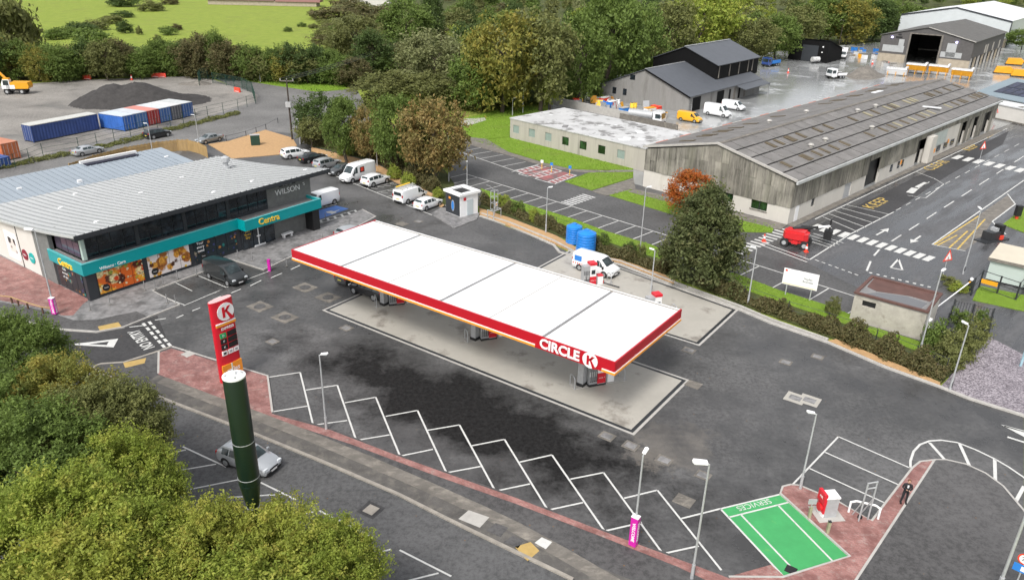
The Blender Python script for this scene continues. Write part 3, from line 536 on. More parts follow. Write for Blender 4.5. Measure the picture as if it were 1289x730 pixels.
for k in range(4): f = k/3; mark(sv, [((1008+16*f,300-6*f),(1046+16*f,312-6*f))], .14, .008)
for k in range(14):
    f = k/13.0; a = seg((1128,265),(1289,178),f); mark(sv, [(a, seg((1128,265),(1289,178),f+.038))], .12, .008, name='dash')
mark(sv, [((1142,246),(1165,249.5)),((1165,249.5),(1188,232)),((1188,232),(1176,225)),((1176,225),(1152,216)),((1155,238),(1170,229))], .13, .008, 'white')
for k in range(8): a = seg((1122,304),(1290,196),k/7.6); mark(sv, [(a, seg((1122,304),(1290,196),k/7.6+.075))], .17, .008, name='dash')
mark(sv, [((1173,308),(1289,227)),((1173,308),(1215,316)),((1268,244),(1278,257)),((1278,257),(1249,279)),((1249,279),(1266,295))], .17, .008, 'white')
mark(sv, [((1176,308),(1232,272)),((1180,309),(1205,296)),((1195,312),(1218,291)),((1205,314),(1240,276))], .2, .009, 'yellow', 'yellow_line')
struct('pale_hatched_area', MB().poly(_ccw([(p.x,p.y,0) for p in PX((1178,308),(1268,246),(1277,257),(1249,279),(1235,300),(1215,315))])), MAT['worn'], 'worn pinkish hatched area beside the service road', 'marking')
for k in range(9): a = seg((1094,343),(1173,362),k/8.6); mark(sv, [(a, seg((1094,343),(1173,362),k/8.6+.05))], .3, .008, 'white', 'give_way_dash')
for k in range(7): a = seg((1026,327),(1084,348),k/7); mark(sv, [(a, seg((1026,327),(1084,348),k/7+.08))], .17, .008, 'white', 'dash')
mark(sv, [((1091,341),(1096,329)),((1121,337),(1131,326)),((1131,326),(1136,340)),((1121,337),(1136,340)),((1100,322),(1107,314))], .22, .008)
for a, b in (((1103,296),(1119,287.5)),((1159,297),(1146,306))):
    A_, B2 = G(*a), G(*b); u = (B2-A_).normalized(); v = Vector((-u.y,u.x,0)); L = (B2-A_).length
    P = [A_-v*.12, A_+u*L*.6-v*.12, A_+u*L*.6-v*.5, B2, A_+u*L*.6+v*.5, A_+u*L*.6+v*.12, A_+v*.12]
    obj('arrow_marking', MB().poly(_ccw([(q.x,q.y,.008) for q in P])), MAT['white'], sv)
for a, b, wd in (((1145,243),(1152,237),1.0),((1154,236),(1166,230),.7)): mark(sv, [(a,b)], wd, .008, 'white', 'bay_symbol')
wd_ = Vector((math.cos(WA), math.sin(WA), 0))
for c_, s_, L_ in (((1104,256),'KEEP',2.4),((1179,208),'CLEAR',2.4),((1222,186),'KEEP',2.2),((1245,170),'CLEAR',2.2)):
    text(s_, L_, MAT['yellow'], sv, G(*c_)+Vector((0,0,.008)), wd_, (-wd_.y,wd_.x,0), .002, sx=1.25)
# ================================================================== CANOPY
CA = G(366.8, 314, 5.8); CA.z = 0
can = thing('fuel_canopy', 'long flat white fuel canopy with red fascia over the pumps', 'canopy', CA, UA)
CL, CW, CT = 34.3, 10.9, 5.8
us = [0, 6.6, 12.35, 18.2, 23.2, 28.2, CL]
for i in range(6):
    g0 = .14 if i in (1,3,5) else .02; g1 = .14 if i in (0,2,4) else .02
    m_ = MB().box(us[i]+(g0 if i else .12), us[i+1]-(g1 if i < 5 else .12), .12, CW-.45, CT-.12, CT-.02); obj('roof_panel', m_, MAT['canopy_white'], can)
for i in (2,4): obj('panel_seam', MB().box(us[i]-.05, us[i]+.05, .12, CW-.45, CT-.1, CT-.012), MAT['kerb'], can)
for i in (1,3,5): obj('gutter', MB().box(us[i]-.14, us[i]+.14, .12, CW-.45, CT-.2, CT-.1), MAT['flatroof'], can)
obj('gutter', MB().box(.1, CL-.1, CW-.44, CW-.14, CT-.2, CT-.08), MAT['oldkerb'], can)
obj('rear_gutter_edge', MB().box(.1, CL-.1, CW-.13, CW-.03, CT-.4, CT-.03), MAT['canopy_white'], can)
obj('soffit', MB().box(.15, CL-.15, .15, CW-.15, 4.92, 5.0), MAT['canopy_white'], can)
fz0, fz1 = 5.02, CT
obj('fascia', MB().box(0, CL, -.02, .1, fz0, fz1), MAT['red_panel'], can, label='red front fascia panel')
obj('fascia', MB().box(CL-.1, CL+.02, .1, CW, fz0, fz1), MAT['red_panel'], can); obj('fascia', MB().box(-.02, .1, .1, CW, fz0, fz1), MAT['red_panel'], can); obj('fascia', MB().box(.1, CL-.1, CW, CW+.1, fz0, fz1-.2), MAT['red_panel'], can)
obj('white_stripe', MB().box(0, 27.6, -.05, .1, 4.94, fz0-.003), MAT['white_plastic'], can); obj('orange_stripe', MB().box(0, 27.6, -.08, .1, 4.78, 4.937), MAT['orange'], can)
obj('white_stripe', MB().box(33.3, CL+.05, -.05, .1, 4.94, fz0-.003), MAT['white_plastic'], can); obj('orange_stripe', MB().box(33.3, CL+.08, -.08, .1, 4.78, 4.937), MAT['orange'], can)
obj('white_stripe', MB().box(CL-.1, CL+.05, .1, CW, 4.94, fz0-.003), MAT['white_plastic'], can); obj('orange_stripe', MB().box(CL-.1, CL+.08, .1, CW, 4.78, 4.937), MAT['orange'], can)
obj('sign_panel', MB().box(27.62, 33.28, -.06, .1, 4.78, fz0-.003), MAT['red_panel'], can)
text('CIRCLE', 1.08, MAT['white_plastic'], can, (29.75, -.09, 5.28), (1,0,0), (0,0,1), .02, bold=.035, sx=.98)
def kdisc(par, c, r, xd, up, n, klet='red_panel'):
    xd, up, n, c = Vector(xd), Vector(up), Vector(n), Vector(c); mb = MB()
    mb.extr([c+xd*r*math.cos(a)+up*r*math.sin(a) for a in [2*math.pi*i/28 for i in range(28)]], n*.04); d = obj('logo_disc', mb, MAT['white_plastic'], par)
    k = MB(); q = lambda x, y: c+xd*x*r+up*y*r+n*.045
    for pl in ([(-.42,-.6),(-.12,-.6),(-.12,.6),(-.42,.6)], [(-.12,-.1),(.22,.6),(.6,.6),(.1,-.02),(-.12,.22)], [(-.05,.12),(.12,.2),(.85,-.85),(.42,-.95)]):
        k.extr([q(*a) for a in pl], n*.02)
    obj('logo_letter', k, MAT[klet], par)
kdisc(can, (32.35,-.07,5.32), .62, (1,0,0), (0,0,1), (0,-1,0))
# columns stand on the pump islands
PDIR = R(20); ep = Vector((math.cos(PDIR), math.sin(PDIR), 0)); en = Vector((-ep.y, ep.x, 0))
ci, si = math.cos(-UA), math.sin(-UA)
def to_can(p): d = p - CA; return Vector((d.dot(EU), d.dot(EV), p.z))
# ------------------------------------------------------------------ pumps
def hoop_bar(mb, c, d, wd, h, r=.045, n=8):
    mb.path([c-d*wd/2, c-d*wd/2+Vector((0,0,h*.82)), c-d*wd*.32+Vector((0,0,h)), c+d*wd*.32+Vector((0,0,h)), c+d*wd/2+Vector((0,0,h*.82)), c+d*wd/2], r, n); return mb
def make_pump(loc, label, cat='fuel pump'):
    t = thing('fuel_pump', label, cat, loc, PDIR, 'fuel pumps under the canopy')
    obj('plinth', MB().box(-.8,.72,-.5,.5,0,.14), MAT['black'], t)
    obj('cabinet', MB().box(-.72,-.02,-.34,.34,.14,2.3), MAT['steel'], t)
    obj('white_side', MB().box(-.015,.66,-.4,.4,.14,2.35), MAT['white_plastic'], t)
    obj('red_panel', MB().box(-.04,.7,-.44,-.405,.2,1.12), MAT['red_sign'], t, label='red lower panel'); obj('red_panel', MB().box(-.04,.7,.405,.44,.2,1.12), MAT['red_sign'], t)
    obj('screen', MB().box(.12,.54,-.42,-.405,1.4,1.85), MAT['glass'], t); obj('screen', MB().box(.12,.54,.405,.42,1.4,1.85), MAT['glass'], t)
    obj('top_sign', MB().box(-.05,.7,-.42,.42,2.36,2.6), MAT['red_sign'], t)
    for k in range(4):
        x = -.64+.17*k; h = MB(); h.path([(x,-.36,1.8),(x,-.46,1.2),(x+.05,-.44,.5),(x,-.36,.35)], .026, 5); obj('hose', h, MAT['black'], t)
        obj('nozzle', MB().box(x-.04,x+.04,-.44,-.345,.9,1.3), MAT['white_plastic'], t)
    text('circle', .17, MAT['white_plastic'], t, (.26,-.445,.7), (1,0,0), (0,0,1), .003); text('K', .17, MAT['white_plastic'], t, (.58,-.445,.7), (1,0,0), (0,0,1), .003)
    return t
pumps = []
for (px, py), lb in (((499,382),'fuel pump nearest the shop, beside the black car'),((614,425),'middle fuel pump of the near row under the canopy'),((749,482),'fuel pump under the lettered end of the canopy')):
    pumps.append((G(px, py), lb))
pumps.append((Vector((*G(741,346,1.2)[:2],0)), 'rear fuel pump beside the white van')); pumps.append((Vector((*G(823,373,2.3)[:2],0)), 'rear fuel pump at the right end, mostly hidden by the canopy roof'))
for i, (P, lb) in enumerate(pumps):
    make_pump(P, lb)
    isl_ = struct('pump_island', MB().prism([tuple((P+ep*a+en*b)[:2]) for a, b in ((-2,-.5),(2.6,-.5),(2.8,0),(2.6,.5),(-2,.5),(-2.2,0))], 0, .06), MAT['kerb'], 'low concrete kerb island under a fuel pump', 'island')
    for off, nm in ((-2.0,'left'),(2.4,'right')):
        c = P + ep*off; o = thing('hoop_barrier', f'steel hoop {nm} of the ' + lb.split(',')[0], 'barrier', c, PDIR, 'steel hoops guarding the pumps')
        obj('hoop', hoop_bar(MB(), Vector(), Vector((0,1,0)), .9, 1.05), MAT['steel'], o, smooth=50)
    if i < 4:
        q = to_can(P - ep*1.2); col = MB().box(q.x-.26, q.x+.26, q.y-.26, q.y+.26, .05, 4.95)
        if i < 3: obj('column', col, MAT['steel'], can); obj('column_base', MB().box(q.x-.32, q.x+.32, q.y-.32, q.y+.32, .02, .3), MAT['black'], can)
        w_ = thing('service_unit', 'white service post by the ' + lb.split(',')[0], 'bin', P + ep*1.25, PDIR, 'white service units by the pumps')
        obj('body', MB().box(-.3,.3,-.28,.28,.06,1.0), MAT['white_plastic'], w_); obj('lid', MB().box(-.32,.32,-.3,.3,1.0,1.1), MAT['red_sign'] if i == 3 else MAT['white_plastic'], w_)
# ================================================================== PRICE TOTEM
tb = G(291.5, 477); tot = thing('price_totem', 'tall red price totem with white round K logo', 'sign', tb, VA)
def lens(x0, x1, th, z0, z1, n=14):
    P = [((x0+x1)/2 - (x1-x0)/2*math.cos(math.pi*i/n), -th/2*math.sin(math.pi*i/n)**.6) for i in range(n+1)]; P += [(x, -y) for x, y in P[-2:0:-1]]
    return MB().prism(P, z0, z1)
obj('body', lens(-.98,.98,.62,.05,7.0), MAT['red_sign'], tot, smooth=40); obj('top_cap', lens(-.97,.97,.6,7.003,7.04), pm('pale_pink_cap', (.75,.4,.4), .4, .05, 1), tot)
obj('base', lens(-1.05,1.05,.7,0,.05), MAT['darksteel'], tot)
fy = -.33
kdisc(tot, (.12,fy-.01,6.05), .72, (1,0,0), (0,0,1), (0,-1,0), 'red_sign')
obj('orange_stripe', MB().box(-.8,.9,fy-.03,fy+.1,4.95,5.14), MAT['orange'], tot); obj('white_stripe', MB().box(-.8,.9,fy-.03,fy+.1,5.143,5.22), MAT['white_plastic'], tot)
text('EXPRESS', .3, MAT['white_plastic'], tot, (.1,fy-.02,4.7), (1,0,0), (0,0,1), .005, bold=.008)
for k, (z, mm, tx) in enumerate(((4.15,'grn_sign','D'),(3.65,'black','P'),(3.15,'black','K'))):
    obj('fuel_label', MB().box(-.62,-.1,fy-.02,fy+.1,z-.2,z+.2), MAT[mm], tot); text(tx, .26, MAT['white_plastic'], tot, (-.36,fy-.03,z), (1,0,0), (0,0,1), .004)
    obj('price_display', MB().box(.02,.8,fy-.02,fy+.1,z-.2,z+.2), MAT['black'], tot)
for x in (-.42,.1,.6): obj('service_icon', MB().box(x-.22,x+.22,fy-.02,fy+.1,2.45,2.83), MAT['white_plastic'], tot); obj('icon_mark', MB().box(x-.12,x+.12,fy-.026,fy-.02,2.55,2.73), MAT['black'] if x < 0 else MAT['steel'], tot)
obj('orange_panel', MB().box(-.82,.92,fy-.025,fy+.1,.5,1.62), MAT['orange'], tot); text('miles', .55, MAT['white_plastic'], tot, (.12,fy-.035,1.05), (1,0,0), (0,0,1), .005, bold=.01)
# ================================================================== SHOP
so_ = G(115,380); shop = thing('shop', 'modern shop with pale curved metal roof and teal fascia', 'shop', so_, VA)
XL = 28.2
def zr(y): y = max(y, -.6); return 6.85 - .155*y + .0025*y*y
# walls
obj('wall', MB().box(.6, XL-6.4, .9, 1.2, .11, 6.3), MAT['charcoal'], shop); obj('wall', MB().box(.2, XL, 22.0, 22.3, .11, 4.3), MAT['render'], shop)
e = MB(); ys = [9.5, 12, 15, 18, 22]; e.extr([(0,y,.11) for y in (9.5,22)] + [(0,y,zr(y)-.2) for y in ys[::-1]], (.3,0,0)); obj('wall', e, MAT['render'], shop, label='cream rendered gable wall')
e = MB(); e.extr([(-.06,6.2,.11),(-.06,9.5,.11),(-.06,9.5,zr(9.5)-.2),(-.06,6.2,zr(6.2)-.2)], (.4,0,0)); obj('wall', e, MAT['stonewall'], shop, label='grey stone clad pier')
obj('wall_joint', MB().box(-.03,.0,13.4,13.55,.11,4.7), MAT['black'], shop); obj('wall_poster', MB().box(-.04,0,13.9,16.6,.6,3.6), MAT['white_plastic'], shop); obj('poster_print', MB().box(-.05,-.04,14.3,15.9,1.4,3.0), foodmat('poster_print', (.7,.65,.6), [((.05,.04,.04),1.1,.4)], seed=2), shop)
for y, c in ((12.55,(.22,.012,.03)),(11.0,(.0,.38,.36))):
    d_ = MB(); d_.extr([(-.02, y+.58*math.cos(a), 1.75+.58*math.sin(a)) for a in [2*math.pi*i/24 for i in range(24)]], (-.06,0,0)); ds = obj('wall_disc', d_, pm('disc_%d' % int(y*10), c, .4, .05, 2), shop)
    text('Hello', .3, MAT['white_plastic'], shop, (-.085,y,1.75), (0,-1,0), (0,0,1), .003)
# front right block (sign wall), and main body behind
obj('wall', MB().box(XL-6.4, XL, .95, 1.3, .11, zr(1)-.2), MAT['stonewall'], shop, label='dark stone sign wall')
e = MB(); e.extr([(XL,1.3,.11),(XL,22,.11),(XL,22,zr(22)-.2),(XL,12,zr(12)-.2),(XL,6,zr(6)-.2),(XL,1.3,zr(1.3)-.2)], (-.3,0,0)); obj('wall', e, MAT['charcoal'], shop)
text('WILSON', .95, MAT['white_plastic'], shop, (XL-3.4,.93,5.15), (1,0,0), (0,0,1), .015); text("'S", .5, MAT['white_plastic'], shop, (XL-1.0,.93,5.4), (1,0,0), (0,0,1), .012)
obj('sign_plate', MB().box(XL-4.6,XL-2.2,.92,.95,5.75,6.1), MAT['black'], shop); text('SINCE 1926', .26, MAT['white_plastic'], shop, (XL-3.4,.915,5.92), (1,0,0), (0,0,1), .003)
# roof with standing seams
xs0, xs1 = -.55, 30.2; ysr = [-.6, 0, 1.5, 3, 5, 7, 9.5, 12, 15, 18, 22.4]
rf = MB(); nst = len(ysr)
for sgn, dz in ((1,0),(-1,-.22)):
    for i in range(nst-1):
        a, b = ysr[i], ysr[i+1]; q = [(xs0,a,zr(a)+dz),(xs1,a,zr(a)+dz),(xs1,b,zr(b)+dz),(xs0,b,zr(b)+dz)]; rf.poly(q if sgn > 0 else q[::-1])
for i in range(nst-1):
    a, b = ysr[i], ysr[i+1]
    rf.poly([(xs0,a,zr(a)-.22),(xs0,a,zr(a)),(xs0,b,zr(b)),(xs0,b,zr(b)-.22)]); rf.poly([(xs1,a,zr(a)),(xs1,a,zr(a)-.22),(xs1,b,zr(b)-.22),(xs1,b,zr(b))])
rfo = obj('roof', rf, MAT['storeroof'], shop)
sm = MB()
for k in range(40):
    x = xs0 + .25 + k*.77
    for i in range(nst-1): 
        a, b = ysr[i], ysr[i+1]; sm.add([(x-.06,a,zr(a)+.005),(x+.06,a,zr(a)+.005),(x+.06,b,zr(b)+.005),(x-.06,b,zr(b)+.005),(x-.035,a,zr(a)+.11),(x+.035,a,zr(a)+.11),(x+.035,b,zr(b)+.11),(x-.035,b,zr(b)+.11)], [(4,5,6,7),(0,1,5,4),(1,2,6,5),(3,0,4,7)])
obj('standing_seams', sm, pm('shaded_seam_metal', (.25,.26,.265), .5, .05, 1), rfo, kind='stuff')  # seams darker than the roof: shade of the rib sides put into their colour
obj('eave_fascia', MB().box(xs0+.02, xs1-.02, -.64, -.6, zr(0)-.32, zr(0)+.1), MAT['charcoal'], shop)
obj('eave_soffit', MB().box(xs0+.05, xs1-.05, -.58, .95, zr(0)-.42, zr(0)-.24), MAT['charcoal'], shop)
for x, y in ((3.5,3.2),(13,12),(16.5,3),(22,3.6),(28.5,2),(5,14),(20,15),(9,19)):
    obj('roof_vent', MB().box(x-.22,x+.22,y-.12,y+.12,zr(y)-.02,zr(y)+.16), MAT['white_plastic'], rfo)
cw = obj('roof_cowl', MB().lathe([(.5,0),(.5,.3),(.3,.35),(.3,.8),(.55,1.0),(.55,1.5),(.2,1.7)], 10, (26,14.5,zr(14.5)-.05)), MAT['steel'], rfo)
# back roof
bz = zr(22.4)-.02; br_ = MB(); br_.extr([(xs0,22.45,bz-.25),(xs0,30.5,bz+.45),(xs0,30.5,bz+.6),(xs0,22.45,bz-.1)], (xs1-3.5-xs0,0,0)); bro = obj('back_roof', br_, MAT['backroof'], shop)
sm = MB()
for k in range(34):
    x = xs0+.3+k*.77; sm.add([(x-.03,22.45,bz-.1),(x+.03,22.45,bz-.1),(x+.03,30.5,bz+.6),(x-.03,30.5,bz+.6),(x-.02,22.45,bz-.03),(x+.02,22.45,bz-.03),(x+.02,30.5,bz+.67),(x-.02,30.5,bz+.67)], [(4,5,6,7),(0,1,5,4),(1,2,6,5),(3,0,4,7)])
obj('standing_seams', sm, pm('shaded_seam_metal_blue', (.19,.22,.25), .5, .05, 1), bro, kind='stuff')  # back seams darkened too, painting in the shade along each rib
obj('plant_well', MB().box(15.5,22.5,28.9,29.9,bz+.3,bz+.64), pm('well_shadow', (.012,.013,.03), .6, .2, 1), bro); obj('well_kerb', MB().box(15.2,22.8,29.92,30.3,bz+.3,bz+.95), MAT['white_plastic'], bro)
obj('wall', MB().box(.2, xs1-3.8, 30.0, 30.3, .05, bz+.4), MAT['charcoal'], shop); obj('wall', MB().box(.1,.4,22.3,30,.1,bz-.2), MAT['render'], shop)
for x, y in ((6,26),(12,24),(25,26.5),(1.5,24)): obj('roof_vent', MB().box(x-.25,x+.25,y-.15,y+.15,bz,bz+.35), MAT['white_plastic'], bro)
# clerestory: posts and panes
xs = np.linspace(.75, XL-6.5, 17)
for i in range(16):
    x0, x1 = xs[i]+.06, xs[i+1]-.06
    obj('pane', MB().box(x0,x1,.82,.86,5.1,6.25), MAT['glass'], shop); obj('pane', MB().box(x0,x1,.82,.86,4.02,5.02), MAT['glass'], shop)
    if i % 4 == 0: obj('post', MB().box(xs[i]-.2,xs[i]+.2,.74,.9,3.9,6.35), MAT['charcoal'], shop)
for i in range(4):
    y0 = 1.3+i*1.2; obj('pane', MB().box(.52,.56,y0,y0+1.1,4.1,5.5), pm('purple_reflecting_glass', (.1,.075,.11), .1, .2, 1), shop)
obj('wall', MB().box(.57,.9,.9,6.2,3.9,6.0), MAT['charcoal'], shop); obj('corner_post', MB().box(.5,.85,.72,1.1,3.9,6.2), pm('pale_green_post', (.45,.55,.5), .4, .1, 2), shop)
obj('ledge', MB().box(-.05,16.8,.0,.9,3.6,3.78), MAT['flatroof'], shop); obj('ledge', MB().box(-.05,.57,.9,6.2,3.6,3.78), MAT['flatroof'], shop)
# teal fascia
obj('fascia', MB().box(-.25,16.8,-.22,-.02,2.78,3.92), MAT['teal'], shop, label='long teal front fascia'); obj('fascia', MB().box(-.25,-.05,-.02,6.4,2.78,3.92), MAT['teal'], shop)
obj('fascia_coping', MB().box(-.27,16.8,-.24,0.0,3.923,3.96), MAT['teal_top'], shop); obj('fascia_coping', MB().box(-.27,-.03,0.0,6.4,3.923,3.96), MAT['teal_top'], shop)
obj('fascia', MB().box(16.8,17.0,-1.5,.2,2.78,3.92), MAT['teal'], shop); obj('fascia', MB().box(17.0,27.6,-1.5,-1.3,2.78,3.92), MAT['teal'], shop); obj('fascia', MB().box(27.4,27.6,-1.3,1.0,2.78,3.92), MAT['teal'], shop)
obj('fascia_coping', MB().box(16.98,27.62,-1.52,-1.28,3.923,3.96), MAT['teal_top'], shop); obj('fascia_coping', MB().box(27.38,27.62,-1.28,1.0,3.923,3.96), MAT['teal_top'], shop)
obj('porch_roof', MB().box(17.0,27.4,-1.3,.94,3.4,3.62), MAT['flatroof'], shop)
text('Centra', 1.0, MAT['gold'], shop, (20.0,-1.53,3.35), (1,0,0), (0,0,1), .03, bold=.015); text('Centra', .95, MAT['gold'], shop, (-.28,3.1,3.2), (0,-1,0), (0,0,1), .05, bold=.015)
text('Wilsons · Carn', .42, MAT['white_plastic'], shop, (2.6,-.235,3.05), (1,0,0), (0,0,1), .01, bold=.008)
# display windows
def panel(x0, x1, mts, rows=2, cols=4, z0=.4, z1=2.72):
    for c in range(cols):
        for r in range(rows):
            a, b = x0+(x1-x0)*c/cols, x0+(x1-x0)*(c+1)/cols; za = z0 if r == 0 else z0+(z1-z0)*.38; zb = z0+(z1-z0)*.38 if r == 0 else z1
            obj('window_panel', MB().box(a+.025,b-.025,.0,.05,za+.025,zb-.025), mts, shop)
obj('wall', MB().box(0,17.2,.06,.35,.11,2.76), MAT['charcoal'], shop)
obj('corner_pier', MB().box(-.06,.85,-.04,.5,.11,2.77), MAT['charcoal'], shop)
f1 = foodmat('poster_tacos', (.62,.12,.015), [((.75,.35,.03),.55,.42),((.1,.02,.008),.9,.36),((.75,.62,.32),.8,.3),((.3,.35,.05),1.3,.26),((.62,.06,.01),1.1,.24),((.85,.78,.5),2.2,.2)], seed=1)
f2 = foodmat('poster_pastries', (.72,.66,.64), [((.38,.14,.03),.75,.36),((.7,.33,.05),1.0,.3),((.1,.035,.015),1.2,.25),((.85,.5,.04),1.7,.2)], seed=5)
f3 = foodmat('poster_drinks', (.012,.022,.028), [((.3,.26,.2),.9,.25),((.02,.2,.18),1.2,.22),((.5,.22,.05),1.5,.2),((.04,.05,.16),1.7,.2)], seed=9)
panel(1.0,5.6,f1); panel(6.1,10.8,f2); panel(11.3,16.6,f3)
for x, mm in ((1.65,'black'),(6.7,'black'),(12.3,'black')):
    d_ = MB(); d_.extr([(x+.36*math.cos(a),-.005,.95+.36*math.sin(a)) for a in [2*math.pi*i/20 for i in range(20)]], (0,-.02,0)); obj('round_sticker', d_, MAT[mm], shop); text('Centra', .15, MAT['white_plastic'], shop, (x,-.03,.95), (1,0,0), (0,0,1), .003)
for k, s_ in enumerate(('Your','every','need')): text(s_, .4, MAT['white_plastic'], shop, (12.1,-.01,2.45-.42*k), (1,0,0), (0,0,1), .004, bold=.006)
# gable-end window
obj('wall', MB().box(.05,.35,.5,6.2,.11,2.76), MAT['charcoal'], shop)
for k in range(4): obj('window_panel', MB().box(-.01,.04,.85+k*1.2,.85+k*1.2+1.14,.35,2.7), f3 if k < 3 else MAT['glass'], shop)
for k, s_ in enumerate(('Cafe','served','all day')): text(s_, .38, MAT['white_plastic'], shop, (-.03,4.2,2.3-.42*k), (0,-1,0), (0,0,1), .004)
# entrance
obj('wall', MB().box(17.2,21.6,-.1,.2,.11,2.7), MAT['charcoal'], shop)
for x0, x1 in ((17.3,18.5),(20.2,21.5)): obj('pane', MB().box(x0,x1,-.17,-.12,.2,2.6), MAT['glass'], shop)
dr = obj('door', MB().box(18.6,20.1,-.2,-.13,.15,2.5), MAT['glass'], shop); obj('door_post', MB().box(19.2,19.32,-.24,-.205,.2,2.4), MAT['white_plastic'], dr); obj('door_sill', MB().box(18.6,20.1,-.27,-.205,.12,.3), MAT['white_plastic'], dr); obj('door_handle', MB().box(19.0,19.5,-.27,-.245,1.25,1.4), MAT['white_plastic'], dr)
for k, s_ in enumerate(('Live','Every','Day')): text(s_, .36, MAT['gold'], shop, (17.9,-.19,2.2-.38*k), (1,0,0), (0,0,1), .004)
obj('wall', MB().box(21.6,26.4,.2,.5,.11,2.76), MAT['stonewall'], shop); obj('pier', MB().box(26.4,27.4,-1.2,.9,.11,2.77), MAT['black'], shop)
obj('pier_sign', MB().box(27.405,27.42,-.7,-.2,1.9,2.5), MAT['orange'], shop)
# ================================================================== WAREHOUSE
wo = G(991,283); wh = thing('warehouse', 'long grey warehouse with weathered cladding over a white base wall', 'warehouse', wo, WA)
WL, WW, ZE, ZR, ZB = 88, 22.8, 5.75, 8.35, 2.25
def gz(y): return ZE + (ZR-ZE)*(1-abs(y-WW/2)/(WW/2))
# base walls with openings
def wallx(x0, x1, ops, y0, y1, z0, z1, mt):          # wall along x with openings (a,b,za,zb)
    c = x0
    for a, b, za, zb in ops:
        if a > c: obj('base_wall', MB().box(c,a,y0,y1,z0,z1), mt, wh)
        if za > z0: obj('base_wall', MB().box(a,b,y0,y1,z0,za), mt, wh)
        c = b
    if c < x1: obj('base_wall', MB().box(c,x1,y0,y1,z0,z1), mt, wh)
wallx(0, WL, [(6.2,7.3,1.0,2.1),(16.6,19,0,2.2),(24,29,0,2.25),(44.5,47,0,2.25),(66,69,0,2.25),(73,76,0,2.25),(80,84,0,2.25)], 0, .3, 0, ZB, MAT['whitewall'])
obj('window', MB().box(6.2,7.3,.12,.2,1.0,2.1), MAT['glass'], wh); obj('door', MB().box(16.6,19,.1,.2,0,2.2), MAT['steel'], wh); obj('door', MB().box(1.6,2.6,-.03,.02,.05,2.1), MAT['white_plastic'], wh)
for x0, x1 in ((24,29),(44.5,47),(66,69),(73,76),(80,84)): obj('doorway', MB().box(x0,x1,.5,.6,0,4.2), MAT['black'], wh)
obj('base_wall', MB().box(0,.3,.3,3.1,0,ZB), MAT['whitewall'], wh); obj('base_wall', MB().box(0,.3,5.4,8.1,0,ZB), MAT['whitewall'], wh); obj('base_wall', MB().box(0,.3,9.2+1.9,WW,0,ZB+.35), MAT['whitewall'], wh)
obj('base_wall', MB().box(0,.3,3.1,5.4,0,.95), MAT['whitewall'], wh); obj('base_wall', MB().box(0,.3,8.1,10.0,0,.95), MAT['whitewall'], wh); obj('base_wall', MB().box(0,.3,10.0,10.3,0,ZB), MAT['whitewall'], wh)
for y0, y1 in ((3.1,5.4),(8.1,10.0)):
    wn = obj('window', MB().box(.15,.2,y0,y1,.95,ZB), MAT['greenglass'], wh); obj('sill', MB().box(-.1,.18,y0-.1,y1+.1,.85,.947), MAT['worn'], wn); obj('mullion', MB().box(.1,.15,(y0+y1)/2-.05,(y0+y1)/2+.05,.95,ZB), MAT['darksteel'], wn)
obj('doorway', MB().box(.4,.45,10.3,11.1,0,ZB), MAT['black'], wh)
# cladding sheets
def clad(x0, x1, y, z0, z1): return obj('cladding_sheet', MB().box(x0+.012,x1-.012,y-rnd.uniform(.06,.12),y+.1,z0,z1), MAT['cladding'], wh)
x = 0
while x < 64:
    wd = 1.1; z0 = ZB-.06
    if 24 <= x+.5 < 29 or 44.5 <= x+.5 < 47: z0 = 4.2
    if 47 < x < 64: z0 = 4.4
    clad(x, x+wd, 0, z0, ZE-.05); x += wd
while x < WL-.5: clad(x, x+1.1, 0, 4.2 if x < 86 else ZB, ZE-.05); x += 1.1
obj('white_wall_bay', MB().box(47.6,64.5,-.25,-.05,.1,4.38), MAT['whitewall'], wh)
obj('grey_panel', MB().box(50,57.5,-.34,-.255,2.0,4.36), pm('pale_green_panel', (.4,.44,.42), .6, .15, 1), wh)
for x0 in (49.5,53.6,57.2,60.8): obj('window', MB().box(x0,x0+1.7,-.4,-.345,.9,1.9), MAT['glass'], wh)
obj('grey_panel', MB().box(47.2,49.6,-1.2,-.255,.1,4.5), MAT['whitewall'], wh); obj('grey_panel', MB().box(64.6,66,-.2,-.05,.1,4.2), MAT['cladding'], wh)
for x0 in (69,71.5,76,78,84.2): obj('pilaster', MB().box(x0,x0+1.6,-.16,-.02,.05,4.2), MAT['cladding'], wh)
for x0, c in ((49.2,'orange'),(58.9,'orange'),(36.5,'orange')): obj('small_sign', MB().box(x0,x0+.5,-1.25 if x0 < 50 and x0 > 40 else -.42,-.38,1.6,2.3), MAT[c], wh)
for x0 in (33.5,36.5,38.2): obj('window', MB().box(x0,x0+.9,-.05,.03,.9,2.0), MAT['glass'], wh)
y = 0
while y < WW-.2:
    y1 = min(y+1.04, WW); zb = ZB-.06 if y < 11 else ZB+.3
    zs = [zb, gz((y+y1)/2)-1.7-.4*rnd.random(), 0]
    m_ = MB(); off = rnd.uniform(.05,.12); zt0, zt1 = gz(y)-.12, gz(y1)-.12
    m_.extr([(-off,y+.012,zb),(-off,y1-.012,zb),(-off,y1-.012,zs[1]),(-off,y+.012,zs[1])], (off+.1,0,0)); obj('cladding_sheet', m_, MAT['cladding'], wh)
    m_ = MB(); off = rnd.uniform(.08,.15); m_.extr([(-off,y+.012,zs[1]-.1),(-off,y1-.012,zs[1]-.1),(-off,y1-.012,zt1),(-off,y+.012,zt0)], (off+.1,0,0)); obj('cladding_sheet', m_, MAT['cladding'], wh)
    y = y1
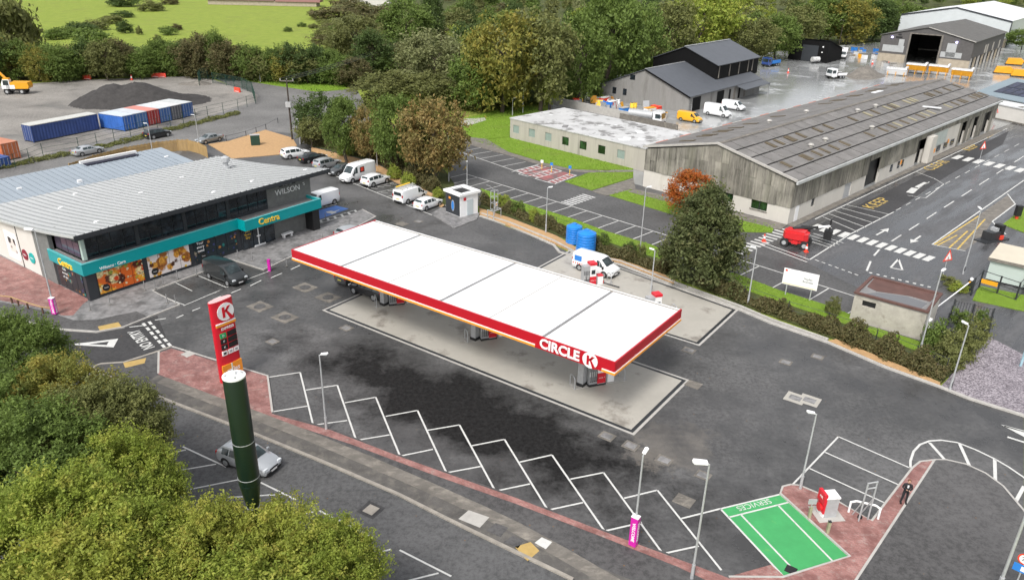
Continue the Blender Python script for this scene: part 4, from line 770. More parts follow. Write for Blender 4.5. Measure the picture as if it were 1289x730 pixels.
# corrugated roof sheets, slope by slope
def slope_sheet(x0, x1, t0, t1, side, lift, mt, name='roof_sheet', par=wh):
    pt = lambda x, t: (x, (-.35 + t*(WW/2+.35)) if side == 0 else (WW+.35 - t*(WW/2+.35)), ZE + .02 + (ZR-ZE)*t + lift)
    q = [pt(x0,t0),pt(x1,t0),pt(x1,t1),pt(x0,t1)]; q = q if side == 0 else q[::-1]
    return obj(name, MB().extr(q, (0,0,.07)), mt, par)
for i in range(30):
    x0, x1 = -.25+i*(WL+.5)/30, -.25+(i+1)*(WL+.5)/30
    for r in range(5): slope_sheet(x0+.07, x1-.07, max(0,r/5), (r+1)/5-.022, 0, .09 - .018*r + rnd.uniform(0,.02), MAT['asbestos'])
    for r in range(4): slope_sheet(x0+.03, x1-.03, max(0,r/4-.012), (r+1)/4-.006, 1, .09 - .02*r + rnd.uniform(0,.02), MAT['asbestos'])
for i in range(2, 58):
    if i % 3 == 2 or rnd.random() < .2:
        x0 = i*1.5; r = 3 if (i//3) % 2 else 1; yel = 26 < i < 46 and rnd.random() < .8
        slope_sheet(x0, x0+.75, r/5+.02, (r+1)/5-.04, 0, .17, MAT['rooflight_y'] if yel else MAT['rooflight'], 'rooflight')
        if rnd.random() < .6: slope_sheet(x0+.9, x0+1.6, (4-r)/5+.02, (5-r)/5-.04, 0, .17, MAT['rooflight_y'] if yel else MAT['rooflight'], 'rooflight')
        if rnd.random() < .6: slope_sheet(x0+.4, x0+1.1, .3, .5, 1, .17, MAT['rooflight'], 'rooflight')
obj('roof_lining', MB().extr([(.25,.2,ZE-.1),(.25,WW/2,ZR-.06),(.25,WW-.2,ZE-.1)], (WL-.5,0,0)), MAT['black'], wh)
obj('ridge_cap', MB().extr([(-.3,WW/2-.35,ZR+.13),(-.3,WW/2,ZR+.22),(-.3,WW/2+.35,ZR+.13),(-.3,WW/2,ZR+.05)], (WL+.6,0,0)), MAT['worn'], wh)
obj('gutter', MB().box(-.3,WL+.3,-.62,-.36,ZE-.3,ZE+.06), pm('pale_gutter', (.45,.46,.46), .6, .2, .7), wh)
obj('gutter_trough', MB().box(-.3,WL+.3,-.35,-.1,ZE+.04,ZE+.1), MAT['black'], wh)
pt = [(-.32,-.4,ZE),(-.32,WW/2,ZR+.05),(-.32,WW+.4,ZE)]
for a, b in ((pt[0],pt[1]),(pt[1],pt[2])): obj('verge_trim', MB().extr([a,b,(b[0],b[1],b[2]+.28),(a[0],a[1],a[2]+.28)], (.3,0,0)), MAT['kerb'], wh)
for k in range(28): obj('eave_marker', MB().box(k*3.1,k*3.1+3.0,WW+.36,WW+.62,ZE+.0,ZE+.18), pm('faded_red_edge', (.5,.16,.1), .7, .2, 2) if k % 2 else MAT['kerb'], wh)
for x0, y0 in ((22,15.5),(34,15.2),(40,9.2),(47,9),(34,4.2),(14,4.8),(19,5)):
    obj('ridge_vent', MB().lathe([(.28,0),(.28,.3),(.45,.4),(.25,.6)], 8, (x0,y0,gz(y0)+.1)), MAT['kerb'], wh)
obj('roof_plank', MB().cbox((60,4.5,gz(4.5)+.35),(1.0,4.2,.1),R(20)), MAT['canopy_white'], wh); obj('roof_plank', MB().cbox((66,16,gz(16)+.3),(4,.9,.1),0), MAT['canopy_white'], wh)
obj('wall', MB().box(.3,WL,WW-.3,WW,0,ZE), MAT['greyrender'], wh); obj('wall', MB().box(WL-.3,WL,.3,WW-.3,0,ZE), MAT['greyrender'], wh)
for zz in (.0,): obj('gable_back', MB().extr([(WL-.3,.3,ZE),(WL-.3,WW-.3,ZE),(WL-.3,WW/2,ZR-.1)], (.3,0,0)), MAT['cladding'], wh)
# ================================================================== FLAT-ROOFED OFFICE
oo = G(799,213); of = thing('office_block', 'low flat-roofed concrete office block with square windows', 'building', oo, R(135.5))
OL, OW, OH = 28.0, 14.5, 3.55
for x0, x1 in zip([-2.6]+[2.1+k*3.95+1.5 for k in range(7)], [2.1+k*3.95 for k in range(7)]+[OL]): obj('wall', MB().box(x0,x1,-.15,.15,0,OH), MAT['concrete_wall'], of)
for k in range(7):
    x0 = 2.1+k*3.95; obj('wall', MB().box(x0,x0+1.5,-.15,.15,0,1.15), MAT['concrete_wall'], of); obj('wall', MB().box(x0,x0+1.5,-.15,.15,2.55,OH), MAT['concrete_wall'], of)
    wn = obj('window', MB().box(x0,x0+1.5,.0,.06,1.15,2.55), MAT['paleblind'] if k in (0,4,5,6) else MAT['greenglass'], of); obj('sill', MB().box(x0-.05,x0+1.55,-.22,-.001,1.05,1.147), MAT['kerb'], wn); obj('frame', MB().box(x0,x0+1.5,-.04,-.001,1.15,1.5), MAT['darksteel'], wn); obj('frame', MB().box(x0,x0+.14,-.04,-.001,1.5,2.55), MAT['darksteel'], wn); obj('frame', MB().box(x0+1.36,x0+1.5,-.04,-.001,1.5,2.55), MAT['darksteel'], wn); obj('frame', MB().box(x0+.14,x0+1.36,-.04,-.001,2.4,2.55), MAT['darksteel'], wn)
    obj('panel_joint', MB().box(x0+2.5,x0+2.56,-.17,-.151,.05,OH-.1), MAT['oldkerb'], of)
obj('wall', MB().box(OL-.3,OL,-OW,-.15,0,OH), MAT['concrete_wall'], of); obj('wall', MB().box(0,OL-.3,-OW,-OW+.3,0,OH), MAT['concrete_wall'], of)
obj('roof', MB().box(-3.0,OL+.15,-OW-.1,.25,OH,OH+.16), MAT['silverroof'], of)
for k in range(14):
    x0, y0 = rnd.uniform(1,26), rnd.uniform(-13,-1); obj('roof_patch', MB().cbox((x0,y0,OH+.17+.002*k),(rnd.uniform(.5,2.2),rnd.uniform(.4,1.4),.03),rnd.uniform(0,3)), MAT['flatroof'] if k % 2 else MAT['canopy_white'], of)
# ================================================================== OTHER BUILDINGS
def gable_shed(t, L, W, ze, zr_, wall, roof, par_name='wall', base=None, zb=0, oh=.3):
    wm = MAT[wall]; z0 = zb if base else 0
    for x0, x1 in ((0,.25),(L-.25,L)): obj('gable_wall', MB().extr([(x0,0,z0),(x0,W,z0),(x0,W,ze),(x0,W/2,zr_-.1),(x0,0,ze)], (x1-x0,0,0)), wm, t)
    obj('side_wall', MB().box(.25,L-.25,0,.25,z0,ze), wm, t); obj('side_wall', MB().box(.25,L-.25,W-.25,W,z0,ze), wm, t)
    s = (zr_-ze)/(W/2)
    obj('roof_slope', MB().extr([(-oh,-oh,ze-s*oh+.05),(L+oh,-oh,ze-s*oh+.05),(L+oh,W/2,zr_+.05),(-oh,W/2,zr_+.05)], (0,0,.14)), MAT[roof], t)
    obj('roof_slope', MB().extr([(-oh,W/2+.002,zr_+.05),(L+oh,W/2+.002,zr_+.05),(L+oh,W+oh,ze-s*oh+.05),(-oh,W+oh,ze-s*oh+.05)], (0,0,.14)), MAT[roof], t)
bo = G(866,142); bs = thing('stone_shed', 'grey rendered shed with dark slate roof and black upper storey', 'shed', bo, R(50))
gable_shed(bs, 36, 22.6, 3.3, 7.75, 'greyrender', 'slateroof')
obj('window', MB().box(-.03,-.002,13.9,15.2,5.2,6.3), MAT['glass'], bs)
for y0 in (15.8,18.6): obj('window', MB().box(-.03,-.002,y0,y0+1,1.6,3.0), MAT['glass'], bs)
for x0, x1 in ((1.6,5.2),(13,16.4)): obj('shutter_door', MB().box(x0,x1,-.04,-.002,.05,2.9), MAT['blackclad'], bs)
for x0 in (19,21.5,24,27): obj('boarded_door', MB().box(x0,x0+.9,-.05,-.002,.1,2.7), MAT['worn'] if x0 in (21.5,27) else MAT['blackclad'], bs)
obj('porch_roof', MB().extr([(22,-2.6,2.5),(36.2,-2.6,2.5),(36.2,0,3.2),(22,0,3.2)], (0,0,.12)), MAT['slateroof'], bs); obj('porch_post', MB().box(35.8,36,-2.5,-2.3,0,2.5), MAT['steel'], bs)
obj('upper_wall', MB().extr([(17.6,3,4),(17.6,20,4),(17.6,20,7.9),(17.6,11.6,11.1),(17.6,3,7.9)], (22.4,0,0)), MAT['blackclad'], bs)
obj('upper_roof', MB().extr([(17.3,2.6,7.8),(40.4,2.6,7.8),(40.4,11.6,11.22),(17.3,11.6,11.22)], (0,0,.14)), MAT['slateroof'], bs); obj('upper_roof', MB().extr([(17.3,11.603,11.22),(40.4,11.603,11.22),(40.4,20.4,7.8),(17.3,20.4,7.8)], (0,0,.14)), MAT['slateroof'], bs)
for x0 in (18.5,24,29,34,36.5): obj('upper_post', MB().box(x0,x0+.35,2.9,2.998,4.9,7.6), MAT['worn'], bs)
obj('ridge_cap', MB().box(-.3,17.2,11.1,11.5,7.93,8.0), MAT['steel'], bs); obj('upper_ridge', MB().box(17.3,40.4,11.35,11.85,11.36,11.44), MAT['steel'], bs)
obj('barge_board', MB().extr([(-.34,-.35,3.0),(-.34,11.3,7.6),(-.34,11.3,7.95),(-.34,-.35,3.35)], (.03,0,0)), MAT['blackclad'], bs)
bo = G(1040,80); sm_ = thing('black_shed', 'small black clad lean-to shed at the yard end', 'shed', bo, R(50))
obj('wall', MB().extr([(0,0,0),(13,0,0),(13,0,3.4),(0,0,6.7)], (0,12.6,0)), MAT['blackclad'], sm_); obj('roof', MB().extr([(-.3,-.3,6.8),(13.3,-.3,3.45),(13.3,12.9,3.45),(-.3,12.9,6.8)], (0,0,.12)), MAT['blackclad'], sm_)
obj('roller_door', MB().box(-.06,-.002,3.2,8.3,.1,5), MAT['charcoal'], sm_); obj('wall_light', MB().box(-.15,-.002,1.6,2.0,4.6,5), MAT['white_plastic'], sm_); obj('wall_box', MB().box(-.12,-.002,1.7,2.1,3,3.3), MAT['white_plastic'], sm_)
bo = G(1218,88); ob_ = thing('open_barn', 'dark grey clad barn with big open doorway and buff plinth', 'barn', bo, R(50))
BL, BWd, BE, BR = 48, 27, 8.0, 11.3
bw = lambda y0, y1, z0, z1, m_, n='front_wall', d=.2: obj(n, MB().box(0,d,y0,y1,z0,z1), MAT[m_], ob_)
gzb = lambda y: BE+(BR-BE)*(1-abs(y-BWd/2)/(BWd/2))
bw(0,9.2,0,2.6,'blockwork'); bw(18.2,27,0,2.6,'blockwork')
for y0, y1 in ((0,9.2),(18.2,27)): obj('front_cladding', MB().extr([(-.08,y0,2.6),(-.08,y1,2.6),(-.08,y1,gzb(y1)-.15),(-.08,y0,gzb(y0)-.15)], (.25,0,0)), MAT['brownclad'], ob_)
obj('front_cladding', MB().extr([(-.08,9.2,9.3),(-.08,18.2,9.3),(-.08,18.2,gzb(18.2)-.15),(-.08,13.5,gzb(13.5)-.15),(-.08,9.2,gzb(9.2)-.15)], (.25,0,0)), MAT['brownclad'], ob_)
obj('door_frame', MB().box(-.25,.0,8.8,9.3,0,9.4), MAT['worn'], ob_); obj('door_frame', MB().box(-.25,.0,18.1,18.6,0,9.4), MAT['worn'], ob_); obj('door_frame', MB().box(-.25,0,9.3,18.1,9.1,9.4), MAT['worn'], ob_)
for q in ((4.5,7.2,3.2,7.2),(2.6,8.6,3.0,4.6),(19.5,26,3.2,5.2),(19.8,21.4,5.2,7.2)): obj('pale_panel', MB().box(-.14,-.085,*q), pm('pale_grey_panel', (.36,.37,.37), .7, .12, 1), ob_)
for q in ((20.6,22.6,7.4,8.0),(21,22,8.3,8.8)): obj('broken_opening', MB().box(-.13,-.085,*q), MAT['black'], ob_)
for y0 in (23.4,4.5): obj('flood_light', MB().box(-.5,-.1,y0,y0+.5,7.4,7.9), pm('lit_floodlight', (.6,.55,1), .3, .05, 2, emit=3), ob_)
obj('side_cladding', MB().box(.3,BL,-.05,.15,3.2,BE-.1), MAT['brownclad'], ob_)
for k in range(9): obj('pillar', MB().box(1+k*5.4,2.2+k*5.4,-.1,.3,0,3.2), MAT['blockwork'] if k % 2 else MAT['kerb'], ob_)
for x0 in (18,21,30,40): obj('pale_panel', MB().box(x0,x0+1.8,-.12,-.055,3.4,6), MAT['concrete_wall'], ob_)
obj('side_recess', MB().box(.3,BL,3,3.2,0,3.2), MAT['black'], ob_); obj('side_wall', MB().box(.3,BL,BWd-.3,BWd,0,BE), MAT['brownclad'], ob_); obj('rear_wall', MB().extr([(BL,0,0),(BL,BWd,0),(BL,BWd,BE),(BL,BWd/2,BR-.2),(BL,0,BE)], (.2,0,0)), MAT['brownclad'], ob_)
obj('roof_slope', MB().extr([(-.4,-.5,BE),(BL+.4,-.5,BE),(BL+.4,BWd/2,BR),(-.4,BWd/2,BR)], (0,0,.15)), roofmat('barn_roof', (.12,.115,.108), (.09,.085,.06), R(50)), ob_); obj('roof_slope', MB().extr([(-.4,BWd/2+.002,BR),(BL+.4,BWd/2+.002,BR),(BL+.4,BWd+.5,BE),(-.4,BWd+.5,BE)], (0,0,.15)), bpy.data.materials['barn_roof'], ob_)
obj('verge_trim', MB().extr([(-.45,-.5,BE+.02),(-.45,BWd/2,BR+.02),(-.45,BWd/2,BR+.25),(-.45,-.5,BE+.25)], (.04,0,0)), MAT['kerb'], ob_)
bo = G(1265,60); ww = thing('white_warehouse', 'large pale industrial unit with white roof in the far corner', 'warehouse', bo, R(50))
gable_shed(ww, 70, 40, 9.4, 13.2, 'panelgrey' if 'panelgrey' in MAT else 'paleblind', 'canopy_white', oh=.1)
for o in ww.children:
    if o.name.startswith(('gable_wall','side_wall')): o.data.materials[0] = pm('pale_blue_cladding', (.5,.53,.54), .5, .06, .6)
obj('dark_verge', MB().extr([(-.2,-.3,9.0),(-.2,20,13.0),(-.2,20,13.5),(-.2,-.3,9.6)], (.08,0,0)), MAT['charcoal'], ww); obj('dark_verge', MB().extr([(-.2,20,13.0),(-.2,40.3,9.0),(-.2,40.3,9.6),(-.2,20,13.5)], (.08,0,0)), MAT['charcoal'], ww)
obj('corner_trim', MB().box(-.1,.4,-.3,.0,0,9.2), MAT['charcoal'], ww); obj('plinth', MB().box(-.12,-.01,.1,40,0,3), MAT['blockwork'], ww)
# terrace far up the field
tq = G(262,6); te = thing('brick_terrace', 'low brown brick terrace roofs beyond the field', 'building', tq, 0)
obj('wall', MB().box(0,58,0,8,0,2.4), MAT['blockwork'], te); obj('roof', MB().extr([(-.5,-.6,2.3),(-.5,4,5),(-.5,8.6,2.3)], (36,0,0)), pm('brown_tile_roof', (.13,.075,.06), .85, .15, .5), te); obj('roof', MB().extr([(36,-.6,2.2),(36,4,4.4),(36,8.6,2.2)], (24,0,0)), pm('red_tile_roof', (.2,.1,.085), .85, .15, .5), te)
for k in range(9): obj('chimney', MB().box(2+6.5*k,3+6.5*k,3.4,4.6,4.2,6.2), MAT['blockwork'], te)
tq = G(440,7); te = thing('red_house', 'small far red roofed house at the top of the field', 'house', tq, 0)
obj('wall', MB().box(0,22,0,9,0,4), MAT['render'], te); obj('roof', MB().extr([(-.4,-.5,3.9),(-.4,4.5,7),(-.4,9.5,3.9)], (22.8,0,0)), pm('bright_red_roof', (.4,.06,.05), .8, .15, .5), te); obj('door', MB().box(9,10.2,-.05,-.003,0,2.2), MAT['charcoal'], te)
# solar canopy and white low building on the right edge
q0, q1, q2 = G(1225,118,3.6), G(1289,130,3.6), G(1241,94,6.4)
sx = (q1-q0); sx.z = 0; sx.normalize(); sy = Vector((-sx.y, sx.x, 0)); SD = (q2-q0).dot(sy)
sc_ = thing('solar_building', 'grey roofed building with a rank of solar panels at the right edge', 'building', (q0.x,q0.y,0), math.atan2(sx.y,sx.x))
obj('wall', MB().box(1,30,.8,SD-.5,0,3.5), MAT['render'], sc_); obj('roof', MB().extr([(0,0,3.6),(32,0,3.6),(32,SD,6.4),(0,SD,6.4)], (0,0,.2)), pm('blue_grey_metal', (.2,.25,.28), .5, .08, .5), sc_)
for i in range(12):
    for a, b in ((.2,.5),(.52,.82)):
        x0 = 3.0+i*1.9; obj('solar_panel', MB().extr([(x0,SD*a,3.84+2.8*a),(x0+1.75,SD*a,3.84+2.8*a),(x0+1.75,SD*b,3.84+2.8*b),(x0,SD*b,3.84+2.8*b)], (0,0,.06)), MAT['panelblue'], sc_)
q0 = G(1243,148); lb_ = thing('white_low_building', 'white low garage building with a warning triangle on its wall', 'building', q0, R(-67))
obj('wall', MB().box(0,22,0,8,0,3.1), MAT['render'], lb_); obj('roof', MB().box(-.2,22.2,-.2,8.2,3.1,3.35), MAT['canopy_white'], lb_); obj('plinth', MB().box(0,22,-.05,-.003,0,.3), MAT['worn'], lb_)
obj('roof_strip', MB().box(6,7,-.1,8,3.352,3.4), MAT['worn'], lb_); obj('warning_triangle', MB().extr([(1,-.02,1.4),(2.2,-.02,1.4),(1.6,-.02,2.5)], (0,-.03,0)), MAT['conered'], lb_); obj('triangle_face', MB().extr([(1.25,-.052,1.52),(1.95,-.052,1.52),(1.6,-.052,2.2)], (0,-.01,0)), MAT['white_plastic'], lb_)
# pump house (block hut)
q0 = G(1158,428); ph = thing('block_hut', 'small rendered block hut with wet flat roof and brown parapet', 'hut', q0, R(51))
PL, PW, PH = 5.3, 6.3, 2.65
m_ = MAT['hutwall']
obj('wall', MB().box(0,.2,0,4.3,0,PH), m_, ph); obj('wall', MB().box(0,.2,5.5,PW,0,PH), m_, ph); obj('wall', MB().box(0,.2,4.3,5.5,0,1.75), m_, ph); obj('wall', MB().box(0,.2,4.3,5.5,2.3,PH), m_, ph)
obj('vent_opening', MB().box(.12,.18,4.3,5.5,1.75,2.3), MAT['black'], ph); obj('wall', MB().box(.2,PL,0,.2,0,PH), MAT['whitewall'], ph); obj('wall', MB().box(.2,PL,PW-.2,PW,0,PH), m_, ph); obj('wall', MB().box(PL-.2,PL,.2,PW-.2,0,PH), m_, ph)
obj('roof', MB().box(-.05,PL+.05,-.05,PW+.05,PH,PH+.1), MAT['flatroof'], ph); obj('roof_puddle', MB().prism([(.5,.7),(2.2,.5),(2.6,2.4),(1.6,4.8),(.5,5.6)], PH+.1, PH+.11), asphalt('roof_water', (.2,.2,.21), (0,.01), .05, .1), ph)
br2 = pm('brown_parapet', (.11,.055,.045), .7, .25, 1)
for q in ((-.1,.25,-.1,PW+.1),(PL-.25,PL+.1,-.1,PW+.1),(.25,PL-.25,-.1,.2),(.25,PL-.25,PW-.2,PW+.1)): obj('parapet', MB().box(q[0],q[1],q[2],q[3],PH+.1,PH+.26), br2, ph)
obj('roof_mat', MB().prism([(2.8,.4),(PL-.3,.3),(PL-.3,PW-.3),(2.4,PW-.4),(1.9,4.9),(2.9,2.2)], PH+.1, PH+.14), br2, ph); obj('meter_box', MB().box(1.5,2.4,-.25,-.003,.4,1.4), MAT['white_plastic'], ph)
# pale cabin right
q0 = G(1240,352); cb = thing('green_cabin', 'pale green cabin with cream roof behind the black fence', 'cabin', q0, R(-40))
obj('wall', MB().box(0,8,0,5.6,.15,2.4), pm('pale_green_panelling', (.45,.52,.48), .5, .06, .8), cb); obj('roof', MB().box(-.25,8.2,-.25,5.9,2.4,2.6), pm('cream_roof', (.55,.5,.4), .6, .08, .6), cb); obj('roof_edge', MB().box(-.27,8.2,-.29,-.252,2.3,2.62), MAT['worn'], cb); obj('skid', MB().box(.2,7.8,.2,5.4,0,.15), MAT['darksteel'], cb)
# white advert kiosk
q0 = G(579.5,274.8); ki = thing('white_kiosk', 'white boxy kiosk with one dark poster side and open-topped roof', 'kiosk', q0, VA-R(12))
KH = 3.15
raised('kiosk_plinth', PX((542,270),(562,258),(604,269),(600,277),(572,288)), .1, MAT['paving'], 'grey kerbed apron under the white kiosk', 'pavement')
obj('wall', MB().box(0,2.9,0,2.95,.1,KH-.25), MAT['white_plastic'], ki); obj('dark_side', MB().box(-.06,-.002,.1,2.95,.2,KH-.25), MAT['charcoal'], ki, label='dark advert side panel')
for q in ((-.25,3.15,-.25,.3),(-.25,3.15,2.6,3.2),(-.25,.4,.3,2.6),(2.5,3.15,.3,2.6)): obj('roof_rim', MB().box(*q,KH-.25,KH+.05), MAT['white_plastic'], ki)
obj('roof_well', MB().box(.4,2.5,.3,2.6,KH-.2,KH-.15), MAT['black'], ki); obj('door', MB().box(1.1,2.1,-.05,-.003,.15,2.2), pm('pale_door', (.5,.56,.58), .4, .05, 2), ki); obj('red_sign', MB().box(.55,.95,-.04,-.003,2.2,2.6), MAT['red_sign'], ki)
d_ = MB(); d_.extr([(-.065,1.45+.32*math.cos(a),1.35+.75*math.sin(a)) for a in [2*math.pi*i/20 for i in range(20)]], (-.02,0,0)); obj('poster_phone', d_, MAT['steel'], ki); d_ = MB(); d_.extr([(-.09,1.45+.25*math.cos(a),1.35+.62*math.sin(a)) for a in [2*math.pi*i/20 for i in range(20)]], (-.01,0,0)); obj('poster_screen', d_, MAT['signblue'], ki)
obj('poster_badge', MB().box(-.08,-.061,1.9,2.3,2.1,2.4), MAT['orange'], ki)
# blue tanks
for i, ((px, py), h, r, lb, mt_) in enumerate((((737,318),2.65,1.12,'nearer round blue plastic tank beside the van','bluetank'),((722,306),2.3,.95,'smaller blue tank half hidden behind the round one','bluetank'))):
    t = thing('water_tank', lb, 'tank', G(px,py)+Vector((0,0,.1)), 0, 'blue tanks by the hedge')
    pr = [(r*.96,0)]; n_ = 7
    for k in range(n_): z = h*.86*k/n_; pr += [(r,z+.04),(r,z+h*.86/n_*.7),(r*.965,z+h*.86/n_*.82)]
    pr += [(r*.97,h*.88),(r*.6,h*.96),(r*.3,h)]; obj('shell', MB().lathe(pr, 24), MAT[mt_], t, smooth=30); obj('lid', MB().lathe([(.28,0),(.28,.1),(.2,.14)], 14, (0,0,h-.02)), MAT['signblue'], t)
raised('tank_base', PX((712,310),(745,314),(752,322),(722,322)), .1, MAT['kerb'], 'concrete pad under the blue tanks', 'pavement')
# ================================================================== VEHICLES
# a section is (x, half width low, sill z, half width belt, belt z, half width top, top z); front of the vehicle is +x
KINDS = {
 'hatch': dict(L=4.2, W=1.78, S=[(-2.1,.72,.38,.74,.8,.66,.95),(-2.02,.84,.24,.86,.88,.74,1.08),(-1.6,.87,.2,.88,.92,.6,1.43),(-.95,.89,.19,.89,.92,.62,1.5),(-.2,.89,.19,.89,.91,.62,1.51),(.35,.89,.19,.89,.9,.6,1.44),(1.05,.89,.19,.88,.88,.68,.98),(1.6,.87,.2,.85,.8,.62,.9),(1.98,.8,.24,.78,.68,.5,.76),(2.1,.68,.34,.66,.6,.42,.64)], wb=(-1.28,1.32), r=.32, gl=(2,5,6), tail=.9),
 'saloon': dict(L=4.7, W=1.82, S=[(-2.35,.7,.38,.74,.8,.58,.9),(-2.25,.84,.26,.86,.9,.66,1.0),(-1.7,.89,.2,.9,.94,.66,1.04),(-1.1,.9,.19,.9,.94,.6,1.38),(-.3,.9,.19,.9,.93,.6,1.44),(.35,.9,.19,.9,.92,.58,1.38),(1.1,.9,.19,.89,.9,.68,.97),(1.8,.88,.2,.86,.8,.62,.88),(2.22,.8,.24,.78,.68,.5,.74),(2.35,.68,.34,.66,.58,.42,.62)], wb=(-1.4,1.42), r=.33, gl=(2,5,6), tail=.85),
 'suv': dict(L=4.5, W=1.88, S=[(-2.25,.75,.45,.78,.95,.66,1.05),(-2.18,.88,.3,.9,1.0,.72,1.2),(-1.98,.92,.26,.93,1.02,.66,1.58),(-1.2,.93,.25,.93,1.02,.66,1.67),(-.2,.93,.25,.93,1.0,.66,1.67),(.45,.93,.25,.93,1.0,.64,1.58),(1.1,.93,.25,.92,.98,.72,1.1),(1.75,.91,.26,.89,.92,.66,1.02),(2.12,.84,.3,.82,.8,.56,.9),(2.25,.72,.4,.7,.7,.46,.76)], wb=(-1.35,1.38), r=.37, gl=(2,5,6), tail=1.05),
 'van': dict(L=5.0, W=1.95, S=[(-2.5,.94,.32,.95,1.05,.82,1.9),(-2.45,.96,.27,.97,1.08,.85,1.95),(-1.5,.97,.26,.97,1.08,.86,1.97),(-.2,.97,.26,.97,1.08,.86,1.97),(.55,.97,.26,.97,1.07,.85,1.95),(.95,.97,.26,.97,1.06,.82,1.88),(1.75,.96,.26,.95,1.03,.78,1.18),(2.2,.92,.28,.9,.92,.68,1.02),(2.42,.86,.32,.83,.78,.58,.86),(2.5,.76,.4,.72,.66,.5,.72)], wb=(-1.55,1.55), r=.34, gl=(4,5,6), tail=1.2, van=1),
 'bigvan': dict(L=5.7, W=2.05, S=[(-2.85,1.0,.34,1.01,1.2,.9,2.42),(-2.8,1.02,.3,1.02,1.22,.92,2.48),(-1.6,1.02,.28,1.02,1.22,.93,2.5),(-.2,1.02,.28,1.02,1.22,.93,2.5),(.75,1.02,.28,1.02,1.2,.92,2.46),(1.2,1.02,.28,1.02,1.18,.86,2.28),(2.0,1.01,.28,1.0,1.14,.82,1.32),(2.5,.97,.3,.95,1.02,.72,1.14),(2.77,.9,.34,.87,.86,.62,.94),(2.85,.8,.44,.76,.7,.52,.78)], wb=(-1.8,1.85), r=.36, gl=(4,5,6), tail=1.3, van=1)}
def ring(s):
    x, wl, zs, wb, zb, wt, zt = s
    h = [(wl*.9, zs), (wl, zs+.16), ((wl+wb)/2+.015, (zs+zb)/2+.05), (wb, zb), (wt+.03, zt-.07), (wt*.82, zt), (0, zt+.025)]
    return [(x, -y, z) for y, z in h] + [(x, y, z) for y, z in h[-2::-1]]
def make_vehicle(kind, paint, name, label, loc, rz, group=None, cat='car', lower=None, fwd_clad=True):
    K = KINDS[kind]; S = K['S']; t = thing(name, label, cat, loc, rz, group); P = PAINT[paint]
    mb = MB(); n = 13
    for s in S: mb.v += ring(s)
    for i in range(len(S)-1):
        for j in range(n-1): mb.f.append((i*n+j, (i+1)*n+j, (i+1)*n+j+1, i*n+j+1)); mb.m.append(0)
        mb.f.append((i*n+n-1, (i+1)*n+n-1, (i+1)*n, i*n)); mb.m.append(1)
    mb.f.append(tuple(range(n))); mb.m.append(0); k = (len(S)-1)*n; mb.f.append(tuple(range(k+n-1, k-1, -1))); mb.m.append(0)
    obj('body', mb, [P, MAT['black']], t, smooth=38)
    a, b, c = K['gl']
    def lift(i, j, o=.012):
        x, y, z = ring(S[i])[j]; return Vector((x, y + (o if y > 0 else -o if y < 0 else 0), z))
    # windscreen (b -> c) : points 4,5,6,7,8 of the rings
    def patch(pts, nrm, nm, mt):
        m_ = MB(); m_.poly([p + nrm for p in pts]); obj(nm, m_, mt, t)
    rb, rc = ring(S[b]), ring(S[c])
    f = lambda p, q, u: Vector(p)*(1-u) + Vector(q)*u
    up = Vector((.012,0,.014))
    patch([f(rb[5],rc[5],.06), f(rb[5],rc[5],.94)+Vector((0,-.06,0)), f(rb[6],rc[6],.94), f(rb[6],rc[6],.06)], up, 'windscreen', MAT['carglass']); patch([f(rb[6],rc[6],.06), f(rb[6],rc[6],.94), f(rb[7],rc[7],.94)+Vector((0,.06,0)), f(rb[7],rc[7],.06)], up, 'windscreen', MAT['carglass'])
    # rear window
    i0 = a-1; ra, re = ring(S[a]), ring(S[i0])
    if kind == 'saloon': ra, re = ring(S[a+1]), ring(S[a])
    dn = Vector((-.014,0,.012)); v0 = .15; v1 = .8
    patch([f(ra[5],re[5],v0), f(ra[6],re[6],v0), f(ra[7],re[7],v0), f(ra[7],re[7],v1), f(ra[6],re[6],v1), f(ra[5],re[5],v1)] if not K.get('van') else [Vector((S[0][0]-.012,y,z)) for y, z in ((-.7,1.25),(-.62,1.7),(.62,1.7),(.7,1.25))], dn if not K.get('van') else Vector(), 'rear_window', MAT['carglass'])
    # side windows between stations
    segs = range(a+(1 if kind == 'saloon' else 0), b) if not K.get('van') else range(a, b)
    for sd in (3, 8):
        for i in segs:
            r0, r1 = ring(S[i]), ring(S[i+1]); lo0, hi0 = (r0[3], r0[4]) if sd == 3 else (r0[9], r0[8]); lo1, hi1 = (r1[3], r1[4]) if sd == 3 else (r1[9], r1[8])
            o = Vector((0, -.014 if sd == 3 else .014, 0)); q = [f(f(lo0,hi0,.1),f(lo1,hi1,.1),.06), f(f(lo0,hi0,.1),f(lo1,hi1,.1),.95), f(f(lo0,hi0,.88),f(lo1,hi1,.88),.95), f(f(lo0,hi0,.88),f(lo1,hi1,.88),.06)]
            q = [p + o for p in q]; m_ = MB(); m_.poly(q if sd == 3 else q[::-1]); obj('side_window', m_, MAT['carglass'], t)
        # quarter glass to the screen foot
        r0, r1 = ring(S[b]), ring(S[c]); lo0, hi0, lo1 = (r0[3], r0[4], r1[3]) if sd == 3 else (r0[9], r0[8], r1[9]); o = Vector((0, -.016 if sd == 3 else .016, 0))
        m_ = MB(); q = [f(lo0,hi0,.1)+o, f(lo0,lo1,.55)+o+Vector((0,0,.05)), f(lo0,hi0,.86)+o+Vector((.08,0,-.02))]; m_.poly(q if sd == 3 else q[::-1]); obj('side_window', m_, MAT['carglass'], t)
    wbx, r = K['wb'], K['r']
